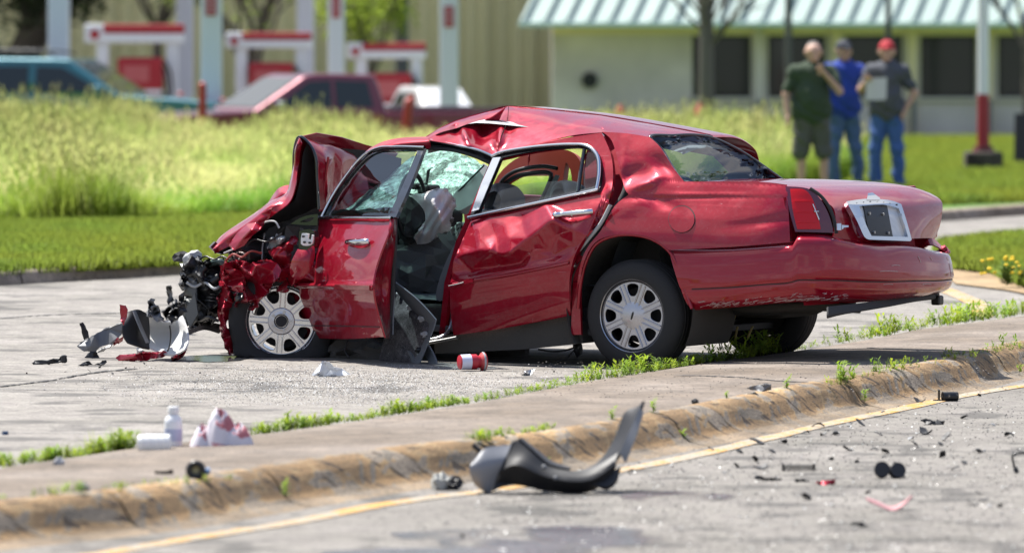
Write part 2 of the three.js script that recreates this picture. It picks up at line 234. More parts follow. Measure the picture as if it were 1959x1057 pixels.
// kerb in sections, open joints between them
const KL = kc.getLength();
function kerbAt(px, py) { const q = G(px, py, YN); let b = 0, bd = 1e9; for (let i = 0; i <= 2000; i++) { const p = kc.getPointAt(i / 2000), d = (p.x - q.x) ** 2 + (p.z - q.z) ** 2; if (d < bd) { bd = d; b = i / 2000; } } return b; }
{ const prof = [[-0.275, YI - 0.03], [-0.275, YI], [-0.22, YI + 0.012], [-0.16, YI + 0.008], [-0.12, YI - 0.006], [-0.085, YI - 0.035], [-0.06, YI - 0.075], [-0.035, YI - 0.115], [0.0, YI - 0.14], [0.06, YI - 0.150], [0.16, YI - 0.168]];
  const cuts = [0, kerbAt(265, 1016), kerbAt(560, 968), kerbAt(1320, 853), kerbAt(1662, 782), kerbAt(1940, 722), 1], kerb = thing('kerb', null, null); kerb.userData.kind = 'structure';
  for (let k = 0; k + 1 < cuts.length; k++) {
    const a = cuts[k] + 0.008 / KL, b = cuts[k + 1] - 0.008 / KL, n = Math.max(12, Math.round((b - a) * KL * 5));
    obj('kerb_stone', gridGeo(n, 30, (s, v) => { const t = lerp(a, b, s), w = v * (prof.length - 1), i = Math.min(prof.length - 2, Math.floor(w)), p = [lerp(prof[i][0], prof[i + 1][0], w - i), lerp(prof[i][1], prof[i + 1][1], w - i)]; const along = t * KL, wob = 0.006 * (fbm(along * 3, v * 3, 0, 3, 9) - 0.5) * Math.sin(v * 3.14); return kcP(t, p[0] + wob, p[1] + wob * 0.6); }, (q, s, v) => [lerp(a, b, s) * KL, v]), M.kerb, kerb);
  } }
// painted yellow edge line on the near road
{ const wide = 0.12, line = lineFrom([[180, 1062], [400, 1024], [560, 1000], [750, 962], [915, 942], [1120, 912], [1300, 878], [1480, 836], [1600, 808], [1700, 788], [1850, 756], [1959, 738]], YN), c = new THREE.CatmullRomCurve3(line, false, 'centripetal');
  struct('edge_line', gridGeo(240, 3, (s, v) => { const q = c.getPointAt(s), d = c.getTangentAt(s), w = (v - 0.5) * (wide + 0.03 * (vnoise(s * 300, v * 3, 0, 4) - 0.5)); return V(q.x - d.z * w, YN + 0.004, q.z + d.x * w); }, xzUV()), M.yellow);
  const noseP = [[1802, 552], [1830, 563], [1862, 577], [1878, 590], [1880, 606]].map(([a, b]) => G(a, b, 0)), nc = new THREE.CatmullRomCurve3(noseP);
  struct('nose_line', gridGeo(40, 3, (s, v) => { const q = nc.getPointAt(s), d = nc.getTangentAt(s), l = Math.hypot(d.x, d.z), w = (v - 0.5) * 0.16; return V(q.x - d.z / l * w, 0.004, q.z + d.x / l * w); }, xzUV()), M.yellow); }
// far kerb and the lawns behind it
{ const fc = new THREE.CatmullRomCurve3(farKerb, false, 'centripetal'), prof = [[0, -0.02], [0, 0.015], [0.02, 0.07], [0.035, 0.1], [0.07, 0.115], [0.17, 0.118], [0.19, 0.06]], L = fc.getLength(), fk = thing('far_kerb', null, null); fk.userData.kind = 'structure';
  const t0 = (px, py) => { const q = G(px, py, 0); let b = 0, bd = 1e9; for (let i = 0; i <= 1500; i++) { const p = fc.getPointAt(i / 1500), d = p.distanceToSquared(q); if (d < bd) { bd = d; b = i / 1500; } } return b; };
  const cuts = [0, t0(45, 543), t0(640, 504), t0(1200, 464), t0(1850, 420), 1];
  for (let k = 0; k + 1 < cuts.length; k++) { const a = cuts[k] + 0.01 / L, b = cuts[k + 1] - 0.01 / L; obj('kerb_stone', gridGeo(60, 12, (s, v) => { const t = lerp(a, b, s), q = fc.getPointAt(t), d = fc.getTangentAt(t), w = v * 6, i = Math.min(5, Math.floor(w)), o = -lerp(prof[i][0], prof[i + 1][0], w - i); return V(q.x - d.z * o, lerp(prof[i][1], prof[i + 1][1], w - i), q.z + d.x * o); }, (q, s, v) => [lerp(a, b, s) * L, v * 0.3]), std(0.5, 0.46, 0.42, 0.85, { map: slabT, bumpMap: concreteB, bumpScale: 0.006 }), fk); }
  const f = farKerb.map((q) => [q.x - 0.1, q.z - 0.16]); const grassT = tex(512, 512, (u, v) => { const a = fbm(u * 30, v * 30, 30, 4, 111), b = fbm(u * 5, v * 5, 5, 3, 115); return [0.40 + 0.3 * (a - 0.5) + 0.12 * (b - 0.5), 0.53 + 0.3 * (a - 0.5), 0.14 + 0.1 * (a - 0.5)]; }, true, 0.3, 0.3);
  M.lawn = std(0.5, 0.55, 0.5, 0.95, { map: grassT });
  struct('lawn', flat([...f, [120, -150], [120, -400], [-120, -400], [-120, 20]], 0.085), M.lawn);
}

// ---------- the wrecked sedan: local frame u rearwards, h up, -w to its right; origin below the left rear wheel ----------
const OX = 0.712, CY = Math.cos(Math.PI / 6), SY = 0.5;
function cp(px, py, w = 0) { const q = (px - CX) / K, u = (q * (D0 + CY * w) - OX - SY * w) / (CY + SY * q), d = D0 - SY * u + CY * w; return V(u, EYE - (py - HY) * d / K, -w); }   // photo pixel on the plane w
function rp(px, py, u) { const q = (px - CX) / K, w = (q * (D0 - SY * u) - OX - CY * u) / (SY - CY * q); return cp(px, py, w); }                                              // on the plane u
const pxOf = (u, w) => CX + K * (OX + CY * u + SY * w) / (D0 - SY * u + CY * w), hOf = (u, w, py) => EYE - (py - HY) * (D0 - SY * u + CY * w) / K;
function vp(px, py, u0, w0, du, dw, off = 0) {                      // on an upright plane through (u0, w0) along (du, dw), lifted by off
  const l = Math.hypot(du, dw), nu = -dw / l, nw = du / l, a = cp(px, py, 0), b = cp(px, py, 1), f = (p) => (p.x - u0 - nu * -off) * nu + (-p.z - w0 - nw * -off) * nw; const fa = f(a), fb = f(b); return cp(px, py, fa / (fa - fb));
}
const car = thing('wrecked_sedan', 'crumpled dark red four door sedan with smashed front and folded roof', 'car', V(OX, 0, -D0), -Math.PI / 6);
const fleck = tex(512, 512, (u, v) => { const a = fbm(u * 9, v * 9, 9, 4, 131), b = fbm(u * 70, v * 70, 70, 3, 135); return g3(0.22 + 0.2 * (a - 0.5) + 0.22 * (b - 0.5)); }, false, 1, 1);
const scratchT = tex(1024, 1024, (u, v, x, y) => { const d = fbm(u * 12, v * 12, 12, 4, 141), s = vnoise(u * 30 + v * 4, v * 420, 0, 143) > 0.985 || vnoise(u * 500, v * 500, 500, 145) > 0.992; return s ? [0.95, 0.75, 0.76] : [0.9 + 0.1 * d, 0.9 + 0.1 * d, 0.9 + 0.1 * d]; }, true, 0.6, 0.6);
const toS = (x) => x <= 0.0031308 ? 12.92 * x : 1.055 * Math.pow(x, 1 / 2.4) - 0.055;
const paintMap = tex(1024, 1024, (u, v) => { const d = fbm(u * 14, v * 14, 14, 5, 141), f = fbm(u * 90, v * 90, 90, 2, 147), line = vnoise(u * 26 + v * 5, v * 520, 0, 143) > 0.988 || vnoise(u * 420, v * 26 + u * 7, 0, 149) > 0.993, dot = vnoise(u * 480, v * 480, 480, 145) > 0.985; const k = line ? 0.55 : dot ? 0.4 : 0.035 * sstep(0.55, 0.8, d) + 0.02 * sstep(0.5, 0.75, f); return [toS(lerp(0.285, 0.5, k)), toS(lerp(0.0035, 0.4, k)), toS(lerp(0.018, 0.4, k))]; }, true, 0.7, 0.7);
const paintR = tex(512, 512, (u, v) => g3(0.55 + 0.45 * sstep(0.35, 0.7, fbm(u * 10, v * 10, 10, 5, 151))), false, 0.8, 0.8);
M.paint = phy(1, 1, 1, 0.5, { metalness: 0.3, specularIntensity: 0.15, clearcoat: 1, clearcoatRoughness: 0.04, map: paintMap, roughnessMap: paintR });
M.paintIn = phy(1, 1, 1, 0.65, { map: paintMap, specularIntensity: 0.3 });
M.paintDark = M.paint;
M.chrome = std(0.66, 0.67, 0.69, 0.1, { metalness: 1 });
M.alloy = std(0.44, 0.44, 0.47, 0.26, { metalness: 1 });
M.tyre = std(0.018, 0.018, 0.019, 0.8, { bumpMap: rep(concreteB, 4, 4), bumpScale: 0.001 });
M.black = phy(0.012, 0.012, 0.013, 0.35);
M.blackGloss = phy(0.01, 0.01, 0.012, 0.12, { clearcoat: 0.6, clearcoatRoughness: 0.1 });
M.blackMatt = std(0.03, 0.03, 0.031, 0.85);
M.under = std(0.06, 0.056, 0.05, 0.85, { bumpMap: rep(concreteB, 2, 2), bumpScale: 0.004 });
M.glass = phy(0.72, 0.8, 0.8, 0.02, { transmission: 1, ior: 1.5 });
M.glassTint = phy(0.42, 0.52, 0.56, 0.02, { transmission: 1, ior: 1.52 });
M.glassRear = phy(0.3, 0.38, 0.42, 0.02, { transmission: 1, ior: 1.6 });
M.grey = std(0.16, 0.175, 0.19, 0.6);
M.greyLt = std(0.34, 0.35, 0.36, 0.7);
M.steel = std(0.42, 0.42, 0.42, 0.35, { metalness: 0.9 });
M.whitePl = std(0.75, 0.75, 0.74, 0.5);
M.redLens = phy(0.72, 0.006, 0.012, 0.3, { clearcoat: 0.5, clearcoatRoughness: 0.05, transmission: 0.25, specularIntensity: 0.5 });
M.redLensDk = phy(0.10, 0.008, 0.02, 0.12, { clearcoat: 1, clearcoatRoughness: 0.03 });

// cross-section of the body side: distance in from the widest line, by height over the belt
const SEC = [[-1.2, 0.2], [-0.82, 0.14], [-0.72, 0.09], [-0.6, 0.045], [-0.5, 0.012], [-0.43, 0], [-0.36, 0.003], [-0.26, 0.017], [-0.16, 0.05], [-0.08, 0.086], [-0.02, 0.118], [0.06, 0.165], [0.2, 0.24], [0.4, 0.36], [0.5, 0.44], [0.6, 0.55], [0.7, 0.8]];
const secPts = SEC.map(([a, b]) => V(a, b, 0));
const secW = (x) => { if (x <= -1.2) return 0.2; for (let i = 1; i < SEC.length; i++) if (x <= SEC[i][0]) { const t = (x - SEC[i - 1][0]) / (SEC[i][0] - SEC[i - 1][0]), a = SEC[Math.max(0, i - 2)][1], b = SEC[i - 1][1], c = SEC[i][1], d = SEC[Math.min(SEC.length - 1, i + 1)][1]; return cr(a, b, c, d, t); } return 0.8; };
const belt = (u) => u < -0.17 ? 1.087 + (u + 0.17) * 0.2 : 1.087 - (u + 0.17) * 0.02;
function sideMap(dent, extra = 0) { return (px, py) => { let lo = -0.4, hi = 1.2, w = 0; for (let i = 0; i < 26; i++) { w = (lo + hi) / 2; const q = cp(px, py, w); if (secW(q.y - belt(q.x)) + extra + (q.x > 0.8 ? 0.3 * ((q.x - 0.8) / 0.5) ** 2.6 : 0) > w) lo = w; else hi = w; } if (dent) w += dent(px, py); return cp(px, py, w); }; }
const bumps = (list) => (x, y) => { let s = 0; for (const [cx, cy, rx, ry, a, deg = 0] of list) { const c = Math.cos(deg * 0.01745), n = Math.sin(deg * 0.01745), X = ((x - cx) * c + (y - cy) * n) / rx, Y = (-(x - cx) * n + (y - cy) * c) / ry; s += a * Math.exp(-X * X - Y * Y); } return s; };

// left rear quarter with the sail panel
const quarterDent = bumps([[1272, 318, 26, 14, 0.035, 40], [1232, 352, 40, 10, -0.03, -22], [1215, 330, 30, 14, 0.025, -20], [1205, 395, 40, 16, -0.012, -10], [1350, 385, 90, 20, 0.008, -5], [1265, 385, 34, 12, 0.016, 20], [1460, 425, 60, 10, 0.012, -8], [1190, 330, 10, 40, -0.012, 0], [1310, 372, 140, 5, -0.006, 0], [1300, 378, 130, 4, 0.005, 0]]);
const qMap = sideMap(quarterDent);
obj('quarter_panel', panel([[1152, 252, 1], [1170, 268], [1182, 305], [1196, 362], [1206, 370, 1], [1176, 394], [1150, 440], [1126, 470], [1112, 500], [1104, 550], [1104, 600, 1], [1112, 612, 1], [1108, 560], [1116, 505], [1138, 464], [1172, 450], [1215, 448], [1252, 458], [1280, 478, 1], [1400, 472], [1512, 463, 1], [1510, 420], [1506, 353, 1], [1450, 347.5], [1309, 347, 1], [1286, 318], [1264, 282], [1243, 262, 1], [1200, 255]], qMap, { L: 7, thick: 0.004 }), M.paint, car);
{ const c = [1305, 419], R = 25, ring = []; for (let i = 0; i < 24; i++) ring.push([c[0] + R * 0.98 * Math.cos(i * Math.PI / 12), c[1] + R * Math.sin(i * Math.PI / 12)]);
  const off = (d) => (a, b) => { const q = qMap(a, b); q.z += d; return q; };
  const cap = part('fuel_door', car); obj('cap_gap', panel(ring.map(([a, b]) => [c[0] + (a - c[0]) * 1.06, c[1] + (b - c[1]) * 1.06]), off(0.001), { L: 9 }), M.blackMatt, cap); obj('flap', panel(ring, off(0.006), { L: 9, thick: 0.006 }), M.paint, cap); }
// wheel housing behind the arch
obj('wheel_housing', gridGeo(28, 6, (s, t) => { const a = lerp(-0.5, Math.PI + 0.5, s); return V(0.44 * Math.cos(a) - 0.02, 0.36 + 0.46 * Math.sin(a), -lerp(0.04, 0.6, t)); }), M.under, car);
obj('housing_wall', (() => { const g = new THREE.CircleGeometry(0.42, 32); g.translate(-0.02, 0.56, -0.58); return g; })(), M.under, car);
obj('arch_lip', tube([[1106, 590], [1110, 548], [1120, 503], [1140, 467], [1174, 451], [1215, 449], [1252, 459], [1282, 482], [1302, 522], [1314, 562], [1324, 590]].map(([a, b]) => cp(a, b, 0.03)), 0.012, 48), M.paintDark, car);

// roof: two halves, folded up into a peak above the centre post
const roofTop = [[690, 296], [740, 266], [812, 262], [840, 246], [870, 232], [900, 222], [935, 213], [972, 203], [1060, 210], [1150, 220], [1250, 237], [1350, 256], [1366, 262]], roofLow = [[690, 304], [740, 274], [812, 266], [820, 271], [868, 279], [915, 289], [949, 300], [955, 294], [1040, 274], [1100, 262], [1152, 257], [1200, 261], [1243, 266], [1366, 264]], roofWt = [[690, 0.34], [812, 0.42], [870, 0.72], [935, 0.95], [972, 1.0], [1366, 1.08]], roofWl = [[690, 0.28], [945, 0.36], [1100, 0.4], [1243, 0.45], [1366, 1.06]];
const roofDent = bumps([[924, 254, 12, 19, 0.085, 12], [890, 258, 7, 18, -0.05, -25], [872, 246, 10, 14, 0.05, 0], [955, 262, 9, 34, -0.05, 12], [975, 240, 10, 22, 0.03, 10], [948, 285, 12, 10, 0.03, 0], [1110, 240, 50, 8, -0.012, 4], [905, 280, 20, 6, -0.02, 10]]);
const roofW = (a, b) => { const t = clamp((poly1(roofLow, a) - b) / (poly1(roofLow, a) - poly1(roofTop, a)), 0, 0.995), w0 = poly1(roofWl, a), w1 = poly1(roofWt, a); return lerp(w0, w1, 0.55 * t + 0.45 * (1 - Math.sqrt(1 - t * t))) + roofDent(a, b) * sstep(0, 0.15, t) * sstep(1, 0.8, t); };
const roofMap = (px, py) => cp(px, py, roofW(px, py));
obj('roof_front', panel([[812, 263, 1], [840, 246], [870, 232], [900, 222], [935, 213], [972, 203, 1], [970, 230], [958, 262], [949, 297, 1], [915, 286], [868, 276], [820, 268, 1]], roofMap, { L: 5, thick: 0.004, e: 0.8 }), M.paint, car);
obj('roof_rear', panel([[973, 203, 1], [1060, 210], [1150, 220], [1250, 237], [1350, 256, 1], [1330, 257.5], [1290, 259], [1243, 262.5, 1], [1200, 257], [1152, 253, 1], [1100, 258], [1040, 271], [955, 291, 1], [949, 297, 1], [960, 262], [971, 232]], roofMap, { L: 6, thick: 0.004, e: 0.8 }), M.paint, car);
{ const edge = [[812, 263], [840, 246], [870, 232], [900, 222], [935, 213], [972, 203], [1060, 210], [1150, 220], [1250, 237], [1350, 256], [1365, 263]], top = edge.map(([a, b]) => roofMap(a, b));
  obj('roof_far_half', surf([top, top.map((q) => V(q.x, q.y - 0.012, q.z - 0.32)), top.map((q) => V(q.x, q.y - 0.09, -1.62)), top.map((q) => V(q.x, q.y - 0.2, -1.68))], 5, 5, { thick: 0.004 }), M.paint, car);
  obj('headliner', surf([top.map((q) => V(q.x, q.y - 0.1, Math.min(-0.42, q.z + 0.4))), top.map((q) => V(q.x, q.y - 0.06, -1.0)), top.map((q) => V(q.x, q.y - 0.14, -1.6))], 3, 3), M.greyLt, car); }
obj('torn_lip', surf([[[918, 240], [930, 237], [944, 238], [953, 236]], [[924, 233], [938, 229], [950, 223], [962, 214]], [[930, 227], [942, 222], [955, 213], [966, 205]]].map((r, i) => r.map(([a, b]) => cp(a, b, 0.7 - 0.02 * i))), 5, 5, { thick: 0.006 }), M.paint, car);
// header of the open front doorway: rubber-lined rail
obj('door_header', panel([[824, 266, 1], [870, 273], [915, 283], [944, 297, 1], [936, 312, 1], [905, 300], [865, 290], [812, 286, 1]], (a, b) => cp(a, b, 0.4 + 0.0016 * (b - 280)), { L: 8, thick: 0.03 }), M.blackGloss, car);
obj('seal', tube([[818, 283], [866, 287], [906, 298], [938, 312]].map(([a, b]) => cp(a, b, 0.37)), 0.012, 30), M.blackMatt, car);
obj('rail_trim', tube([[824, 268], [870, 277], [915, 287], [944, 299]].map(([a, b]) => cp(a, b, 0.36)), 0.009, 30), M.chrome, car);
// front windscreen post and its roof edge
obj('windscreen_post', surf([[[640, 372], [690, 300], [722, 275], [762, 264], [818, 261]].map(([a, b]) => cp(a, b, 0.36)), [[642, 384], [694, 306], [728, 284], [768, 274], [820, 270]].map(([a, b]) => cp(a, b, 0.28)), [[648, 392], [700, 314], [732, 292], [770, 286], [822, 284]].map(([a, b]) => cp(a, b, 0.3))], 6, 4, { thick: 0.02 }), M.paint, car);

// rear door with its frame
const doorF = field([[860, 545, 0.03], [864, 520, 0.0], [868, 500, -0.005], [880, 470, 0.07], [890, 440, 0.13], [900, 418, 0.16], [868, 640, 0.08], [862, 560, 0.02], [862, 600, 0.045], [875, 490, 0.015], [893, 484, -0.02], [915, 479, -0.045], [938, 479, -0.065], [952, 486, -0.055], [965, 487, -0.07], [912, 440, 0.055], [925, 455, 0.015], [935, 420, 0.1], [950, 452, 0.02], [968, 430, 0.05], [973, 455, -0.02], [976, 483, -0.085], [990, 472, -0.06], [1010, 455, -0.05], [1030, 440, -0.05], [1048, 424, -0.045], [1058, 418, -0.045], [1000, 420, 0.075], [985, 405, 0.11], [1030, 400, 0.085], [1066, 450, 0.015], [1075, 430, -0.03], [1100, 440, -0.035], [1125, 452, -0.025], [1080, 405, 0.055], [1100, 385, 0.095], [1148, 366, 0.13], [1040, 385, 0.115], [1130, 410, 0.03], [1150, 392, 0.06], [1160, 370, 0.11], [1168, 330, 0.19], [1100, 470, -0.004], [1020, 480, -0.002], [960, 508, 0.035], [900, 516, 0.035], [1000, 500, 0.03], [1050, 480, 0.022], [1060, 490, 0.02], [960, 526, 0.0], [1090, 500, -0.01], [880, 540, 0.0], [1000, 517, -0.004], [1090, 540, -0.012], [980, 560, -0.005], [980, 600, 0.04], [1092, 570, 0.02], [1092, 600, 0.06], [960, 628, 0.075], [900, 580, 0.025], [1040, 580, 0.02], [1155, 300, 0.26], [1150, 254, 0.4], [1040, 270, 0.39], [955, 292, 0.36], [945, 298, 0.35], [925, 355, 0.25], [1000, 290, 0.35], [1100, 268, 0.37]], 4.2, 12);
const dSide = sideMap(null, 0.006);
const dMap = (a, b) => { const up = sstep(10, -10, b - (417 - (a - 900) * 0.222)); if (up >= 1) return dSide(a, b); const low = dLow(a, b); return up > 0 ? cp(a, b, lerp(-low.z, -dSide(a, b).z, up)) : low; };
const dLow = (a, b) => { const t = b - (543 - (a - 866) * 0.19), k = sstep(-16, -2, t); return cp(a, b, lerp(k < 1 ? doorF(a, b) : 0, -0.008 + 0.0000083 * Math.max(0, t) ** 2, k) - 0.012); };
const dOff = (d) => (a, b) => { const q = dMap(a, b); q.z += d; return q; };
const rdoor = part('rear_door', car);
obj('door_skin', panel([[902, 418, 1], [890, 446], [878, 474], [868, 498], [864, 530, 1], [860, 546, 1], [862, 600], [868, 641, 1], [960, 628], [1092, 603, 1], [1089, 540], [1099, 490], [1118, 456], [1149, 420], [1166, 380], [1173, 335], [1168, 292], [1151, 253.5, 1], [1040, 270.5], [955, 291.5, 1], [947, 298, 1], [935, 330], [914, 385]], dMap, { L: 6, thick: 0.03, e: 1.2, holes: [[[912, 413, 1], [932, 362], [957, 303, 1], [1020, 289], [1090, 280], [1125, 283], [1144, 300], [1146, 330], [1142, 360, 1]]] }), M.paint, rdoor);
obj('moulding', surf([[[866, 541], [900, 534], [960, 524], [1030, 511], [1089, 499]].map(([a, b]) => dOff(0.002)(a, b)), [[866, 545], [900, 538], [960, 528], [1030, 515], [1089, 503]].map(([a, b]) => dOff(0.012)(a, b)), [[864, 549], [900, 542], [960, 532], [1030, 518], [1089, 506]].map(([a, b]) => dOff(0.0)(a, b))], 8, 3), M.paint, rdoor);
obj('moulding_end', surf([[cp(858, 545, -0.03), cp(905, 532, -0.03)], [cp(858, 552, -0.035), cp(905, 539, -0.035)]], 3, 3, { thick: 0.015 }), M.paint, rdoor);
obj('torn_edge', tube([cp(858, 547, -0.03), cp(872, 544, -0.035), cp(887, 540, -0.035)], 0.004, 8), M.steel, rdoor);
obj('window_frame', panel([[899, 417, 1], [922, 362], [944, 300, 1], [958, 292], [1020, 281], [1095, 275], [1128, 277], [1150, 297], [1154, 330], [1150, 365, 1], [1135, 367, 1], [1020, 393]], dOff(0.014), { L: 9, thick: 0.012, holes: [[[921, 405, 1], [936, 366], [963, 301, 1], [1020, 289.5], [1092, 282], [1124, 284.5], [1141, 300], [1144, 330], [1140, 356, 1], [1020, 386]]] }), M.blackGloss, rdoor);
const wTrim = (pts, r, m, n) => obj(n, tube(pts.map(([a, b]) => dOff(0.03)(a, b)), r, 50), m, rdoor);
wTrim([[900, 416], [960, 403], [1040, 386], [1100, 373], [1149, 362]], 0.011, M.chrome, 'belt_chrome');
wTrim([[945, 299], [960, 292], [1020, 281.5], [1095, 276], [1128, 279], [1148, 298], [1151, 330], [1146, 362]], 0.012, M.chrome, 'frame_chrome');
obj('post_trim', panel([[907, 404, 1], [921, 400, 1], [963, 300, 1], [948, 301, 1], [925, 352, 1]], dOff(0.034), { L: 10, thick: 0.006 }), std(0.78, 0.79, 0.82, 0.18, { metalness: 0.9 }), rdoor);
obj('window_pane', panel([[926, 404, 1], [934, 376, 1], [950, 366], [1000, 352], [1060, 346], [1106, 347, 1], [1106, 366, 1], [1020, 386, 1]], dOff(-0.03), { L: 14 }), M.glass, rdoor);
obj('quarter_glass', panel([[1112, 366, 1], [1120, 292, 1], [1133, 290], [1141, 304], [1142, 335], [1139, 358, 1]], dOff(-0.005), { L: 12 }), M.glassTint, rdoor);
obj('glass_divider', tube([[1107, 368], [1112, 330], [1119, 286]].map(([a, b]) => dOff(0.005)(a, b)), 0.013, 12), M.blackGloss, rdoor);
function handle(parent, map, x0, y0, x1, y1, r) {                   // chrome bow in a shallow cup
  const h = part('door_handle', parent), n = 20, p = []; for (let i = 0; i <= n; i++) { const t = i / n, q = map(lerp(x0, x1, t), lerp(y0, y1, t)); q.z += 0.014 + 0.034 * Math.pow(Math.sin(Math.PI * t), 0.5); p.push(q); }
  const g = tube(p, r, 40, 10); const P = g.attributes.position; g.computeVertexNormals(); obj('grip', g, M.chrome, h);
  const cup = []; for (let i = 0; i < 20; i++) { const a = i * Math.PI / 10; cup.push([(x0 + x1) / 2 + (x1 - x0) * 0.46 * Math.cos(a), (y0 + y1) / 2 + (y1 - y0) * 0.46 * Math.cos(a) + r * 300 * Math.sin(a)]); }
  obj('cup', panel(cup, (a, b) => { const q = map(a, b); q.z += 0.006; return q; }, { L: 12, thick: 0.004 }), M.chrome, h);
  obj('lock', (() => { const q = map(lerp(x0, x1, 0.55), lerp(y0, y1, 0.55)); return box(0.012, 0.036, 0.03, q.x, q.y, q.z + 0.045, 0.004); })(), M.chrome, h);
}
handle(rdoor, dMap, 1063, 411, 1135, 404, 0.017);
obj('door_jamb', panel([[1140, 258, 1], [1120, 300], [1120, 380], [1100, 430], [1095, 470, 1], [1138, 470, 1], [1190, 440], [1222, 380, 1], [1222, 330], [1200, 262, 1]], (a, b) => { const q = dSide(a - 25, b); q.z -= 0.16; return q; }, { L: 9 }), M.paintIn, car);
obj('door_jamb', panel([[1100, 450, 1], [1080, 490], [1078, 560], [1082, 606, 1], [1107, 606, 1], [1106, 545], [1116, 500], [1132, 468, 1]], (a, b) => { const q = dSide(a, b); q.z -= 0.05; return q; }, { L: 9 }), M.paintIn, car);
obj('jamb_rubber', tube([[1176, 262], [1186, 300], [1198, 352], [1190, 378], [1160, 420], [1132, 456], [1114, 490]].map(([a, b]) => { const q = dSide(a - 6, b); q.z -= 0.05; return q; }), 0.022, 40), M.blackMatt, car);
obj('door_seal', tube([[1168, 392], [1150, 426], [1130, 452], [1108, 478]].map(([a, b]) => cp(a, b, 0.02)), 0.012, 24), M.greyLt, car);
obj('door_check', bar(cp(1091, 512, 0.03), cp(1101, 505, 0.03), 0.016), M.steel, car);
obj('pillar_lower', panel([[1096, 540, 1], [1108, 540, 1], [1112, 640, 1], [1092, 640, 1]], (a, b) => cp(a, b, 0.06), { L: 12, thick: 0.02 }), M.paintDark, car);

// rear glass, boot lid, bumper
const rgMap = (() => { const A = cp(1243, 262, 0.44), B = cp(1309, 347, 0.24), C = cp(1500, 344, 1.52), f = field([[1243, 262, 0.45], [1330, 257, 0.9], [1365, 263, 1.12], [1285, 320, 0.32], [1309, 347, 0.24], [1400, 347, 0.9], [1500, 343, 1.5], [1420, 290, 1.3], [1350, 300, 0.78], [1370, 330, 0.8]], 18); return (a, b) => cp(a, b, f(a, b)); })();
obj('rear_glass', panel([[1246, 263, 1], [1290, 259.5], [1332, 258.5], [1364, 264], [1420, 290], [1498, 343.5, 1], [1400, 346.5], [1309, 346.5, 1], [1287, 318], [1266, 284]], rgMap, { L: 10 }), M.glassRear, car);
obj('rear_glass_seal', tube([[1498, 343.5], [1420, 290], [1364, 263.5], [1332, 258], [1290, 259], [1245, 262.5], [1266, 284], [1287, 318], [1308, 347], [1360, 347.5]].map(([a, b]) => { const q = rgMap(a, b); q.z += 0.008; return q; }), 0.011, 90), M.blackGloss, car);
obj('stop_lamp', panel([[1350, 268, 1], [1353, 259, 1], [1362, 263, 1], [1370, 271, 1]], (a, b) => { const q = rgMap(a, b); q.z += 0.015; return q; }, { L: 9, thick: 0.02 }), M.black, car);
